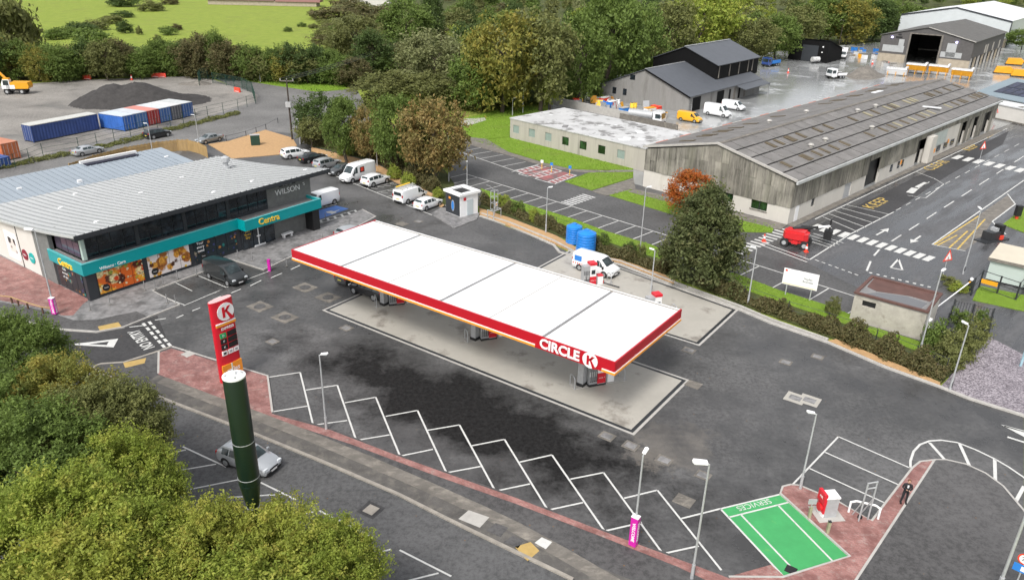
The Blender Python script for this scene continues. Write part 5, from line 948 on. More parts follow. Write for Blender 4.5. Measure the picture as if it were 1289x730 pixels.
    for x in wbx:
        for sd in (-1, 1):
            y = sd*(K['W']/2 - .1); w_ = MB(); w_.tube((x,y-.11,r),(x,y+.11,r), r, r, 18); wo_ = obj('wheel', w_, MAT['tyre'], t, smooth=40)
            m_ = MB(); m_.tube((x,y+sd*.112,r),(x,y+sd*.125,r), r*.66, r*.6, 14); obj('rim', m_, MAT['rim'], wo_)
            m_ = MB(); m_.extr([(x+(r+.07)*math.cos(q),y+sd*.04,r+.02+(r+.06)*math.sin(q)) for q in [math.pi*i/12 for i in range(13)]], (0,sd*.075,0)); obj('wheel_arch', m_, MAT['black'], t)
    L = K['L']/2; ss = S[-2]; bs_ = S[1]
    for sd in (-1, 1):
        x, z = ss[0]+.02, ss[4]-.02; obj('headlight', MB().cbox((x-.03,sd*(ss[3]-.14),z),(.16,.34,.15)), MAT['headlight'], t); 
        obj('tail_light', MB().cbox((bs_[0]-.03,sd*(bs_[3]-.11),K['tail']),(.1,.18,.34 if K.get('van') else .22)), MAT['taillight'], t)
        ms_ = S[c]; obj('mirror', MB().cbox((S[b][0]+(S[c][0]-S[b][0])*.6,sd*(ms_[3]+.1),ms_[4]+.1),(.12,.2,.16 if not K.get('van') else .28)), P if not K.get('van') else MAT['black'], t)
    obj('front_bumper', MB().cbox((L-.06,0,.36),(.14,K['W']*.74,.16)), MAT['black'], t); obj('grille', MB().cbox((L-.02,0,.56),(.06,K['W']*.42,.12)), MAT['black'], t); obj('rear_bumper', MB().cbox((-L+.05,0,.4),(.12,K['W']*.8,.16)), MAT['black'] if kind in ('van','bigvan','suv') else P, t)
    obj('number_plate', MB().cbox((-L-.015,0,.66 if not K.get('van') else .75),(.02,.5,.11)), MAT['plate'], t); obj('number_plate', MB().cbox((L+.02,0,.42),(.02,.5,.11)), MAT['white_plastic'], t)
    return t
V = math.degrees(VA); U_ = math.degrees(UA)
def put(kind, paint, px, deg, label, name='car', cat='car', group=None): return make_vehicle(kind, paint, name, label, G(*px), R(deg), group, cat)
put('hatch','silver',(315,585),-25,'silver hatchback driving along the main road past the dark green mast')
put('hatch','black',(128,505),-30,'dark car half hidden behind the foreground tree on the main road')
v1 = put('van','darkvan',(285,352),U_,'dark grey van parked in front of the shop windows','van','van')
put('hatch','silver',(443,298),V,'silver car whose roof just shows above the far left edge of the canopy')
put('van','white',(404,259),V+180,'white van parked beside the shop gable near the blue bay','van','van')
RG = 'vehicles parked in the row by the trees'
put('suv','white',(372,198),40,'white off-roader at the far end of the parked row','car','car',RG)
put('saloon','black',(394,203),V-6,'black saloon beside the white off-roader in the parked row','car','car',RG)
put('suv','silver',(412,211),V,'silver people carrier with red tail lights in the parked row','car','car',RG)
put('saloon','grey',(430,218),V+180,'dark grey car facing out beside the large white van','car','car',RG)
v2 = put('bigvan','white',(450,226),V+180,'large white van with a red square on its side in the parked row','van','van',RG)
obj('side_graphic', MB().box(-.5,.35,1.03,1.045,1.3,2.1), MAT['black'], v2); obj('side_graphic', MB().box(-.35,.2,1.046,1.055,1.45,2.0), MAT['conered'], v2)
put('suv','white',(473,232),V,'white crossover car beside the large white van','car','car',RG)
v3 = put('van','white',(517,252),V,'white van with a ladder rack on its roof in the parked row','van','van',RG)
rk = MB()
for y in (-.65,.65): rk.tube((-2.3,y,2.2),(.5,y,2.2),.03)
for x in (-2.2,-1.2,-.2): rk.tube((x,-.7,2.2),(x,.7,2.2),.03); rk.tube((x,-.65,1.95),(x,-.65,2.2),.03); rk.tube((x,.65,1.95),(x,.65,2.2),.03)
obj('roof_rack', rk, MAT['steel'], v3); ld = MB()
for y in (-.35,.05): ld.tube((-2.6,y,2.28),(.6,y,2.28),.03)
for k in range(11): ld.tube((-2.5+.3*k,-.35,2.28),(-2.5+.3*k,.05,2.28),.018)
obj('ladder', ld, MAT['wornwhite'], v3); obj('roof_tube', MB().tube((-2.3,.4,2.3),(.3,.4,2.3),.09), MAT['gold'], v3)
put('hatch','white',(539,261),V,'white hatchback parked next to the white van with ladders','car','car',RG)
v4 = put('van','white',(750,342),U_-2,'white van with blue panel parked behind the fuel canopy','van','van')
obj('side_graphic', MB().box(-2.2,-1.3,-.975,-.965,1.1,1.7), MAT['signblue'], v4)
for k in range(5): obj('red_marker', MB().box(-2.4+.28*k,-2.25+.28*k,-.99,-.972,.75,.9), MAT['conered'], v4)
put('suv','black',(466,371),U_+180,'black car at the first pump, mostly hidden under the canopy')
put('hatch','grey',(447,352),V,'dark car just showing beyond the left end of the canopy')
put('saloon','silver',(111,194),57,'silver saloon on the side road behind the shop')
put('suv','black',(199,173),57,'black estate car on the side road beside the containers')
put('saloon','pewter',(264,179),57+180,'grey saloon facing left on the side road near the gravel bed')
put('van','yellow',(868,153),-40,'yellow van in the yard beside the flat-roofed office','van','van')
put('bigvan','white',(903,146),-42,'tall white van outside the stone shed','van','van')
put('van','white',(923,138),-42,'smaller white van outside the stone shed','van','van')
# tipper, box lorry, tanker lorry
def lorry(loc, rz, label, cab, body, bl, bh, name='lorry', tank=False, flat=False):
    t = thing(name, label, 'lorry', loc, rz)
    c = MB(); c.extr([(.2,-1.15,.6),(2.0,-1.15,.6),(2.1,-1.15,1.3),(1.85,-1.15,2.7),(.2,-1.15,2.75)], (0,2.3,0)); obj('cab', c, PAINT[cab] if cab in PAINT else MAT[cab], t)
    obj('windscreen', MB().add([(2.09,-1.0,1.45),(2.09,1.0,1.45),(1.91,1.0,2.45),(1.91,-1.0,2.45)], [(0,1,2,3)]), MAT['carglass'], t)
    for s in (-1,1): obj('side_window', MB().box(.7,1.75,1.152*s-.008,1.152*s+.008,1.5,2.35), MAT['carglass'], t); obj('mirror', MB().cbox((1.95,s*1.35,2.0),(.1,.22,.4)), MAT['black'], t)
    obj('chassis', MB().box(-bl,.6,-.45,.45,.5,.85), MAT['black'], t); obj('front_bumper', MB().box(1.95,2.2,-1.15,1.15,.4,.75), MAT['black'], t)
    if tank: b_ = MB(); b_.tube((-bl,0,1.75),(-.1,0,1.75),.85,.85,16); obj('tank_body', b_, MAT[body], t, smooth=40)
    elif flat: obj('flat_bed', MB().box(-bl,-.1,-1.15,1.15,.9,1.1), MAT[body], t); obj('bed_side', MB().box(-bl,-.1,-1.18,-1.1,1.1,1.1+bh), MAT[body], t); obj('bed_side', MB().box(-bl,-.1,1.1,1.18,1.1,1.1+bh), MAT[body], t); obj('load', MB().box(-bl+.3,-.5,-1,1,1.1,1.1+bh*.8), MAT['heap'], t)
    else: obj('box_body', MB().box(-bl,-.05,-1.2,1.2,.9,.9+bh), MAT[body], t)
    for x in (1.1,-bl+1.0,-bl+2.0):
        for s in (-1,1): m_ = MB(); m_.tube((x,s*.95-.15,.48),(x,s*.95+.15,.48),.48,.48,14); wl = obj('wheel', m_, MAT['tyre'], t, smooth=40); m_ = MB(); m_.tube((x,s*1.1,.48),(x,s*1.12,.48),.25,.25,10); obj('rim', m_, MAT['rim'], wl)
    return t
lorry(G(822,157), R(-30), 'white cab tanker lorry among materials beside the office roof', 'white', 'steel', 5.2, 1.5, tank=True)
lorry(G(1060,74), R(-115), 'white lorry cab peeping past the black shed', 'white', 'white_plastic', 4.5, 2.2)
lorry(G(967,84), R(-140), 'blue dropside lorry parked at the edge of the wood', 'blue', 'signblue', 4.6, .8, flat=True)
lorry(G(1050,99), R(-160), 'small white tipper truck in the middle of the yard', 'white', 'white_plastic', 3.2, .5, flat=True)
# ================================================================== LAMPS AND POLES
def lamp(base, top, label, head=R(-90), arm=.5, r=.07, big=1.0, h=None, group='grey street lamps'):
    P = G(*base); h = h or HG(base, top); t = thing('street_lamp', label, 'lamp post', P, head, group)
    p = MB(); p.tube((0,0,0),(0,0,1.1),r*1.5,r*1.4,10); p.tube((0,0,1.1),(0,0,h-.05),r,r*.7,10); obj('post', p, MAT['steel'], t, smooth=50)
    obj('arm', MB().tube((0,0,h-.05),(arm*.5,0,h+.03),.035,.03,6), MAT['steel'], t)
    hd = MB(); hd.extr([(arm*.2,-.14*big,h),(arm*.2+.62*big,-.16*big,h+.06),(arm*.2+.7*big,0,h+.08),(arm*.2+.62*big,.16*big,h+.06),(arm*.2,.14*big,h)], (0,0,.1*big)); lh = obj('lamp_head', hd, MAT['white_plastic'], t)
    obj('lens', MB().box(arm*.2+.1,arm*.2+.55*big,-.1*big,.1*big,h-.02,h-.002), MAT['headlight'], lh); obj('access_door', MB().box(-r*1.6,-r*1.4,-.05,.05,.4,.9), MAT['darksteel'], t)
    return t
LM = [((411,541),(403,446),'lamp post by the first angled bays',.0),((797,686),(807,572),'lamp post rising out of the magenta sign by the angled bays',60),((870.5,729),(887,582),'tall lamp post on the near footway right of the magenta sign',180),((1007,616),(1022,519),'lamp post at the tip of the air machine island',170),((1195,492),(1219,409),'lamp post on the slate chippings by the clipped bushes',120),((70,396),(42,290),'lamp post with magenta sign at the shop corner',180),((687,294),(688,236),'lamp post on the gravel left of the blue tanks',0),((804.5,327),(813,236),'tall lamp post in the hedge right of the blue tanks',0),((819,369),(824,315),'lamp post behind the canopy by the rear pump',150),((941,384),(953,312),'lamp post in the grass left of the white notice board',170),((1157,445),(1186,342),'tall grey lamp post beside the block hut',40),((1212,345),(1237,264),'lamp post beside the green cabin',90),((475,210),(474,167),'lamp post behind the white vans in the parked row',-90),((417,173),(414,125),'lamp post behind the far parked cars',-90),((565,229),(566,168),'lamp post left of the white kiosk',-90),((588,236),(589,203),'short lamp post right behind the white kiosk',-90),((378,182),(376,150),'thin lamp post by the dark telegraph pole',-90),((193,197),(181.6,156),'lamp post in front of the black estate car',200),((251.5,186),(245,145),'lamp post in front of the grey saloon',200),((328,104),(327,89.5),'far lamp post on the side road bend',180),((658,143),(659,112),'lamp post on the far lawn by the office',0),((734,120),(736,99),'lamp post behind the materials yard',0),((645,146),(646,124),'short lamp post at the edge of the wood left of the office',0)]
for b_, t_, lb, hd in LM: lamp(b_, t_, lb, R(hd), big=1.15 if b_[0] in (870.5,70) else .75)
lamp((1255,745), (1289,650), 'lamp post cut off by the bottom right corner of the picture', R(90), h=7.5, r=.09)
def telegraph(base, top, label, n=2, box=False):
    P = G(*base); h = HG(base, top); t = thing('telegraph_pole', label, 'telegraph pole', P, 0, 'wooden power poles')
    obj('pole', MB().tube((0,0,0),(0,0,h),.17,.12,8), MAT['pole'], t); obj('crossarm', MB().box(-1.2,1.2,-.08,.08,h-.35,h-.2), MAT['worn'], t)
    for x in (-1.1,0,1.1): obj('insulator', MB().tube((x,0,h-.2),(x,0,h+.12),.05,.04,6), MAT['white_plastic'], t)
    if box: obj('transformer', MB().box(-.45,.45,-.55,-.15,h*.55,h*.55+.9), MAT['steel'], t)
    return P, h
pA, hA = telegraph((368,176),(363,100),'dark telegraph pole with a transformer box behind the shop',box=True)
pB, hB = telegraph((551,44),(550,23),'far telegraph pole among the willows')
telegraph((1056,58),(1061,25),'leaning pale pole behind the black shed')
for k, x in enumerate((-1.1,0,1.1)):
    w_ = MB(); P = [pA.lerp(pB, f) + Vector((x, 0, hA+.1 + (hB-hA)*f - 4*2.2*f*(1-f))) for f in [i/14 for i in range(15)]]; w_.path(P, .03, 4)
    obj('power_cable', w_, MAT['darksteel'], label=('left','middle','right')[k] + ' of three power cables sagging between the telegraph poles', cat='cable', group='overhead cables')
# dark green mast with its shroud
d0 = G(309,560) ; ang = math.atan2(d0.y, d0.x); mp = Vector((G(321,652,7.7).x, G(321,652,7.7).y, 0))
ma = thing('phone_mast', 'dark green phone mast with a wide cylindrical top among the trees', 'mast', mp, 0)
obj('pole', MB().tube((0,0,0),(0,0,8.3),.24,.22,14), MAT['darkgreen'], ma, smooth=50); obj('shroud', MB().lathe([(.23,8.25),(.27,8.4),(.46,9.7),(.47,9.75),(.47,15.2),(.45,15.25)], 28), MAT['darkgreen'], ma, smooth=30)
for z in (8.4,9.75,10.1,12.0): obj('joint_ring', MB().lathe([(.48 if z > 9 else .3,z),(.48 if z > 9 else .3,z+.03)], 28), MAT['steel'] if z != 9.75 else MAT['darkgreen'], ma)
obj('top_cap', MB().lathe([(.48,15.25),(.48,15.31),(.3,15.36)], 28), MAT['white_plastic'], ma); obj('finial', MB().tube((0,0,15.35),(0,0,15.9),.03), MAT['steel'], ma); obj('finial_base', MB().lathe([(.1,15.35),(.1,15.5),(.03,15.55)], 10), MAT['white_plastic'], ma)
for a in range(4): obj('lifting_lug', MB().cbox((.33*math.cos(a*1.57+.5),.33*math.sin(a*1.57+.5),15.36),(.08,.08,.08)), MAT['steel'], ma)
# magenta box signs
def msign(base, h0, h1, rz, label):
    t = thing('magenta_sign', label, 'sign', G(*base), rz, 'magenta advert boxes'); obj('box', MB().box(-.22,.22,-.17,.17,h0,h1), MAT['magenta'], t)
    tx = 'WELCOME'; 
    text(tx, .28, MAT['white_plastic'], t, (0,-.175,(h0+h1)/2), (0,0,-1), (1,0,0), .004, bold=.006); text(tx, .28, MAT['white_plastic'], t, (.225,0,(h0+h1)/2), (0,0,-1), (0,1,0), .004, bold=.006); obj('cap', MB().box(-.23,.23,-.18,.18,h1,h1+.06), MAT['white_plastic'], t)
msign((796.5,687.5), .15, 2.2, R(-35), 'magenta lettered box sign round a lamp post by the angled bays'); msign((70,397), .2, 1.75, R(-10), 'magenta lettered box sign at the shop corner')
t = thing('magenta_bollard', 'small magenta marker post at the edge of the shop bays', 'bollard', G(339.5,341)); obj('post', MB().box(-.14,.14,-.14,.14,0,1.25), MAT['magenta'], t); obj('cap', MB().box(-.15,.15,-.15,.15,1.25,1.3), MAT['magenta'], t)
# bollards in front of the shop
bl = [(114,392),(139,385),(183,367),(196,365),(211,383),(222,384.5),(206,360),(224,353),(248,348),(262,340),(300,326),(318,330),(361,336),(380,318),(395,308),(406,300),(414,297),(427,295),(440,287),(398,276),(410,279)]
bp = thing('steel_bollard', 'x', 'bollard', (0,0,0), 0, 'bollards along the shop pavement'); obj('post', MB().lathe([(.045,0),(.045,.95),(.035,1.0)], 10), pm('dull_steel', (.22,.22,.22), .5, .2, 4), bp, smooth=40); obj('base_plate', MB().lathe([(.13,0),(.13,.02)], 10), MAT['worn'], bp)
for i, q in enumerate(bl):
    lb = 'thin steel bollard, ' + ['1st','2nd','3rd'][i] + ' from the shop corner' if i < 3 else f'thin steel bollard, {i+1}th from the shop corner along the pavement edge'
    if i == 0: bp.location = G(*q)+Vector((0,0,.11)); bp['label'] = lb
    else: dup(bp, G(*q)+Vector((0,0,.11)), 0, lb)
# knee rail at the shop corner
rl = thing('timber_rail', 'low timber knee rail along the red paving at the shop corner', 'rail', G(0,0)*0); q = PX((-20,379),(16,383),(24,386),(36,390),(55,396),(66,397)); q = [p+Vector((0,0,.11)) for p in q]
for p in q[1:5]: obj('post', MB().box(p.x-.06,p.x+.06,p.y-.06,p.y+.06,.1,.7), pm('dark_timber', (.09,.05,.03), .8, .2, 3), rl)
for a, b in zip(q, q[1:]): obj('rail', MB().tube(a+Vector((0,0,.66)), b+Vector((0,0,.66)), .05, .05, 6), MAT['wood'], rl)
# trolley bumper / white dog sign by the shop entrance
t = thing('white_planter', 'small white bench shape beside the shop entrance', 'bench', G(362,299)+Vector((0,0,.11)), VA); obj('seat', MB().box(-.7,.7,-.25,.25,.35,.5), MAT['white_plastic'], t); obj('leg', MB().box(-.6,-.45,-.2,.2,0,.35), MAT['white_plastic'], t); obj('leg', MB().box(.45,.6,-.2,.2,0,.35), MAT['white_plastic'], t)
# ================================================================== AIR MACHINE ISLAND
zi = Vector((0,0,.1))
P = G(1039,648)+zi; am = thing('air_machine', 'red and silver air and water machine on the paved island', 'air machine', P, R(-70)-R(90)+R(90))
am.rotation_euler.z = math.atan2(-(P.y), -(P.x)) + R(125)
obj('pad', MB().box(-.8,.9,-.75,.75,-.06,.03), MAT['kerb'], am); obj('cabinet', MB().box(-.35,.45,-.38,.38,.03,1.45), MAT['steel'], am); obj('roof', MB().box(-.42,.5,-.42,.42,1.45,1.53), MAT['white_plastic'], am)
obj('front_panel', MB().box(-.45,-.352,-.36,.36,.3,1.4), MAT['red_sign'], am); obj('red_head', MB().box(-.55,-.36,-.4,.4,1.0,1.75), MAT['red_sign'], am); obj('hose_reel', MB().tube((-.6,0,.62),(-.452,0,.62),.26,.26,16), MAT['redpaint'], am); obj('white_base', MB().box(-.46,-.352,-.36,.36,.05,.295), MAT['white_plastic'], am)
text('AIR', .24, MAT['white_plastic'], am, (-.555,0,1.4), (0,-1,0), (0,0,1), .004)
for q, lb in (((1018,653),'wooden marker post with grey plate left of the air machine'),((1041,672),'short wooden bollard in front of the air machine')):
    t = thing('marker_post', lb, 'post', G(*q)+zi); obj('post', MB().box(-.08,.08,-.08,.08,0,.85), pm('grey_timber', (.3,.28,.18), .8, .2, 3), t)
    if q[0] == 1018: obj('plate', MB().cbox((.0,0,1.25),(.5,.05,.36)), MAT['steel'], t); obj('stem', MB().tube((0,0,.85),(0,0,1.1),.03), MAT['steel'], t)
    else: obj('cap', MB().box(-.09,.09,-.09,.09,.85,.9), MAT['darksteel'], t)
P = G(1086,656)+zi; t = thing('tall_frame', 'tall narrow galvanised ladder-like frame on the paved island', 'frame', P, R(15))
for x in (-.33,.33): obj('upright', MB().tube((x,0,0),(x,0,2.9),.05,.05,8), MAT['steel'], t); obj('strut', MB().tube((x,.6,0),(x,0,1.6),.04,.04,8), MAT['steel'], t)
for z in (2.87,2.45): obj('crossbar', MB().tube((-.33,0,z),(.33,0,z),.045,.045,8), MAT['steel'], t)
obj('foot', MB().box(-.2,.0,.1,.3,0,.2), MAT['black'], t)
t = thing('hoop_barrier', 'white curved hoop rail behind the tall frame', 'barrier', G(1086,650)+zi, R(-20), 'steel hoops guarding the pumps'); obj('hoop', hoop_bar(MB(), Vector(), Vector((1,0,0)), 1.7, .95, .07), MAT['white_plastic'], t, smooth=50)
# road sign at the bottom right corner
t = thing('road_sign', 'round red-rimmed speed sign over a blue direction plate at the right edge', 'road sign', G(1275,745)+Vector((0,0,.13)), 0)
P = t.location; hs_ = 1.6; ang = math.atan2(-P.y, -P.x)+R(90); t.rotation_euler.z = ang
obj('post', MB().tube((0,0,0),(0,0,2.5),.04,.04,8), MAT['steel'], t); obj('blue_plate', MB().box(-.42,.42,-.06,-.04,1.35,1.85), MAT['signblue'], t); obj('blue_symbol', MB().box(-.05,.2,-.066,-.06,1.45,1.75), MAT['white_plastic'], t)
for r_, mm, y in ((.36,'conered',-.05),(.28,'white_plastic',-.06)): m_ = MB(); m_.tube((0,y,2.25),(0,y-.01,2.25),r_,r_,24); obj('disc', m_, MAT[mm], t)
text('20', .34, MAT['black'], t, (0,-.075,2.25), (1,0,0), (0,0,1), .003)
# ================================================================== PERSON
def person(loc, rz):
    t = thing('person', 'person in a dark suit standing on the kerb looking at their hands', 'person', loc, rz)
    import bmesh
    V_ = {'pel':(0,0,.95),'wst':(0,.01,1.1),'chest':(0,.0,1.32),'nk':(0,.02,1.48),'nk2':(0,.03,1.55),
          'lh':(-.1,0,.92),'lk':(-.12,.02,.5),'la':(-.13,-.02,.09),'rh':(.1,0,.92),'rk':(.13,.04,.5),'ra':(.16,.0,.09),
          'ls':(-.2,-.01,1.42),'le':(-.27,.0,1.14),'lw':(-.1,.26,1.16),'rs':(.2,-.01,1.42),'re':(.27,.0,1.14),'rw':(.08,.27,1.2),'ltoe':(-.14,.16,.05),'rtoe':(.18,.18,.05)}
    Rr = {'pel':.155,'wst':.14,'chest':.165,'nk':.075,'nk2':.058,'lh':.105,'lk':.072,'la':.055,'rh':.105,'rk':.072,'ra':.055,'ls':.075,'le':.056,'lw':.045,'rs':.075,'re':.056,'rw':.045,'ltoe':.045,'rtoe':.045}
    E_ = [('pel','wst'),('wst','chest'),('chest','nk'),('nk','nk2'),('pel','lh'),('lh','lk'),('lk','la'),('la','ltoe'),('pel','rh'),('rh','rk'),('rk','ra'),('ra','rtoe'),('chest','ls'),('ls','le'),('le','lw'),('chest','rs'),('rs','re'),('re','rw')]
    ks = list(V_); me = bpy.data.meshes.new('body'); me.from_pydata([V_[k] for k in ks], [(ks.index(a), ks.index(b)) for a, b in E_], [])
    o = link('body', me, t); me.materials.append(MAT['cloth'])
    sk = o.modifiers.new('skin', 'SKIN'); 
    for i, k in enumerate(ks): me.skin_vertices[0].data[i].radius = (Rr[k]*(1.18 if k in ('chest','wst','pel') else 1), Rr[k]*(.8 if k in ('chest','wst','pel') else 1))
    me.skin_vertices[0].data[0].use_root = True; o.modifiers.new('sub', 'SUBSURF').levels = 2; o.modifiers['sub'].render_levels = 2
    hd = MB(); hd.lathe([(.03,-.12),(.075,-.1),(.09,-.02),(.095,.05),(.08,.11),(.04,.14)], 16, (0,.05,1.68)); h_ = obj('head', hd, MAT['skin'], t, smooth=60)
    obj('hair', MB().lathe([(.1,0),(.104,.05),(.09,.115),(.04,.15)], 16, (0,.035,1.695)), MAT['hair'], h_, smooth=60); obj('nose', MB().cbox((0,.15,1.67),(.025,.03,.04)), MAT['skin'], h_)
    for s in (-1,1): obj('ear', MB().cbox((s*.095,.05,1.68),(.02,.04,.06)), MAT['skin'], h_); obj('eye', MB().cbox((s*.035,.138,1.705),(.022,.012,.012)), MAT['black'], h_)
    obj('mouth', MB().cbox((0,.138,1.625),(.045,.01,.008)), MAT['taillight'], h_)
    for nm, c in (('lw',(-.07,.3,1.17)),('rw',(.06,.31,1.2))):
        s = -1 if nm == 'lw' else 1; hb = MB(); c = Vector(c); hb.cbox(c,(.075,.09,.03))
        for f in range(4): hb.tube(c+Vector((-.028+.019*f,.04,0)), c+Vector((-.026+.018*f-s*.01,.085+.008*(f in (1,2)),.02)), .009,.007,6); hb.tube(c+Vector((-.026+.018*f-s*.01,.085+.008*(f in (1,2)),.02)), c+Vector((-.026+.017*f-s*.015,.1,.045)), .007,.006,6)
        hb.tube(c+Vector((-s*.035,-.01,.0)), c+Vector((-s*.06,.03,.02)), .011,.008,6); obj('hand', hb, MAT['skin'], t)
    obj('shirt', MB().cbox((0,.135,1.36),(.1,.03,.2)), MAT['shirt'], t)
    for s, x, y in ((-1,-.14,.06),(1,.17,.09)): obj('shoe', MB().cbox((x,y,.05),(.1,.28,.1)), MAT['black'], t)
    ph_ = obj('phone', MB().cbox((0,.37,1.24),(.07,.02,.13)), MAT['black'], None, loc=(0,0,0)); ph_.location = Vector(loc); ph_.rotation_euler = (0,0,rz); ph_['label'] = 'small dark phone held up in the hands of the standing person'; ph_['category'] = 'phone'
person(G(1136.5,634)+Vector((0,0,.11)), R(-200))
# ================================================================== CONTAINERS
def container(loc, rz, L, W, H, col, label, top=(.5,.52,.54), grp='shipping containers in the compound', nm=None):
    t = thing('shipping_container', label, 'container', loc, rz, grp); mt_ = pm('container_'+nm, col, .6, .2, .8, col2=mulc(col,.5), th=(.6,.8), s2=.7)
    def corr(x0, x1, y, s, ax):
        mb = MB(); n = int(abs(x1-x0)/.14); P = []
        for i in range(n+1): f = x0+(x1-x0)*i/n; d = .04*s*(1 if (i//2) % 2 else 0); P.append((f, y-d))
        for i in range(n): a, b = P[i], P[i+1]; q = [(a[0],a[1],.15),(b[0],b[1],.15),(b[0],b[1],H-.1),(a[0],a[1],H-.1)]; q = q if ax == 0 else [(v[1],v[0],v[2]) for v in q]; mb.poly(q if s*(1 if ax == 0 else -1) < 0 else q[::-1])
        return mb
    obj('side', corr(0,L,0.05,-1,0), mt_, t); obj('side', corr(0,L,W-.05,1,0), mt_, t); obj('end', corr(0,W,L-.05,1,1), mt_, t)
    for s in (0,1): obj('door', MB().box(.03,.06,.08+s*(W/2-.06),W/2-.02+s*(W/2-.06),.15,H-.12), mt_, t)
    for y in (.35,.95,W-.95,W-.35): obj('lock_rod', MB().tube((.0,y,.2),(.0,y,H-.2),.025,.025,6), MAT['steel'], t)
    fr = MB()
    for x in (0,L-.12):
        for y in (0,W-.12): fr.box(x,x+.12,y,y+.12,0,H)
    obj('frame', fr, mt_, t); obj('floor', MB().box(.05,L-.05,.05,W-.05,.02,.15), MAT['darksteel'], t); obj('roof', MB().box(-.01,L+.01,-.01,W+.01,H-.1,H), pm('container_top_'+nm, top, .6, .18, .6, col2=mulc(top,.6), th=(.55,.75), s2=.6), t)
    return t
c0 = G(43,180); container(c0+Vector((0,0,0)), R(62), 12.2, 2.6, 2.9, (.03,.06,.2), 'long dark blue container nearest the orange one', (.5,.5,.47), nm='navy')
q = G(157,166); ed = Vector((math.cos(R(66)), math.sin(R(66)), 0)); et = Vector((-ed.y, ed.x, 0))
for k, (cl, tp, lb) in enumerate((((.03,.12,.42),(.5,.55,.6),'bright blue container at the left of the parked stack'),((.06,.15,.36),(.5,.53,.56),'faded blue container beside the bright blue one'),((.38,.035,.035),(.55,.22,.18),'red container in the middle of the row'),((.05,.13,.36),(.55,.58,.6),'blue container right of the red one'),((.1,.1,.12),(.58,.58,.58),'dark grey container second from the right'),((.035,.1,.3),(.5,.52,.52),'blue container at the right end of the row'))):
    container(q + ed*(2.75*k+.05) , R(66+90)-R(0), 6.1, 2.6, 2.75, cl, lb, tp, nm='row%d' % k).location = q + ed*(2.75*k+2.65)
container(G(27,199), R(152), 6.1, 2.6, 2.7, (.5,.15,.06), 'weathered orange container at the left edge', (.48,.2,.12), nm='orange')
container(G(15,210), R(152), 6.1, 2.4, 1.6, (.03,.08,.28), 'low blue skip container below the orange one', (.05,.1,.3), nm='skip')
# ================================================================== SPOIL HEAP (uneven mound)
def heap(name, c, rx, ry, h, mt_, label, seed, rz=0, n=40, peaks=3):
    rg = np.random.default_rng(seed); mb = MB(); pk = [(rg.uniform(-.45,.45), rg.uniform(-.3,.3), rg.uniform(.6,1)) for _ in range(peaks)]
    def z(x, y):
        d = max(0, 1-math.hypot(x,y)); v = max((hh*max(0,1-1.5*math.hypot(x-a,(y-b))) for a, b, hh in pk)); return h*(.75*v + .35*d**.8)*(1 if d > 0 else 0) + (rg.uniform(-.09,.09)*h*.5 if d > 0 else 0) - (.05 if d == 0 else 0)
    for j in range(n+1):
        for i in range(n+1): x, y = -1+2*i/n, -1+2*j/n; mb.v.append((x*rx, y*ry, z(x,y)))
    for j in range(n):
        for i in range(n): k = j*(n+1)+i; mb.f.append((k,k+1,k+n+2,k+n+1)); mb.m.append(0)
    return obj(name, mb, mt_, None, smooth=55, loc=c, rz=rz, label=label, cat='heap')
heap('spoil_heap', G(180,128), 14, 9, 4.6, MAT['heap'], 'dark grey spoil heap behind the containers', 3, R(15))
heap('spoil_heap', G(137,133), 5.5, 4, 1.8, MAT['heap'], 'small brown spoil pile left of the large heap', 5)
heap('salt_heap', G(1090,96), 9, 4.5, 3.4, MAT['worn'], 'long sheeted brown heap in the middle of the yard', 8, R(48))
heap('rubble_heap', G(245,106), 4, 2.5, .9, MAT['worn'], 'low rubble strip right of the spoil heap', 9)
# ================================================================== FENCES
def fence(name, pts, h, mt_, label, sp=2.6, rails=(.4,.95), r=.05, mesh=False, cat='fence'):
    t = thing(name, label, cat, (0,0,0)); tot_ = [];
    for a, b in zip(pts, pts[1:]):
        L = (b-a).length; n = max(1, int(L/sp))
        for k in range(n): tot_.append(a.lerp(b, k/n))
    tot_.append(pts[-1])
    for p in tot_: obj('post', MB().tube(p, p+Vector((0,0,h)), r, r, 6), mt_, t)
    for a, b in zip(tot_, tot_[1:]):
        for f in rails: obj('rail', MB().tube(a+Vector((0,0,h*f)), b+Vector((0,0,h*f)), r*.45, r*.45, 4), mt_, t)
        if mesh:
            m_ = MB(); n = max(2, int((b-a).length/.22))
            for i in range(n): p = a.lerp(b,(i+.5)/n); m_.cbox(p+Vector((0,0,h*.52)),(.03,.03,h*.9))
            obj('mesh_infill', m_, mt_, t, kind='stuff')
    return t
fence('compound_fence', PX((-20,222),(20,212),(55,198),(100,190),(165,173),(215,160),(262,148),(300,139),(322,131)), 2.2, MAT['fencegreen'], 'thin dark green fence between compound and side road', 3.0, (.33,.66,.98))
fence('compound_gate', PX((322,131),(318,118),(305,112),(285,108),(268,105)), 2.6, MAT['fencegreen'], 'dark green mesh fence round the far compound corner', 2.6, (.1,.5,.97), .06, True)
fence('compound_gate', PX((251,108),(253,103),(262,101),(276,97)), 3.0, MAT['fencegreen'], 'dark green gate panels at the compound entrance', 2.4, (.1,.5,.97), .07, True)
fence('hedge_fence', PX((600,252),(650,270),(700,290),(760,312)), 1.7, MAT['darksteel'], 'thin wire fence in the hedge left of the blue tanks', 3.2, (.5,.95), .035)
fence('hedge_fence', PX((890,362),(935,380),(990,400),(1040,415),(1100,437),(1150,458),(1188,474)), 1.8, MAT['darksteel'], 'thin dark fence posts in the hedge below the notice board', 4.2, (.5,.95), .045)
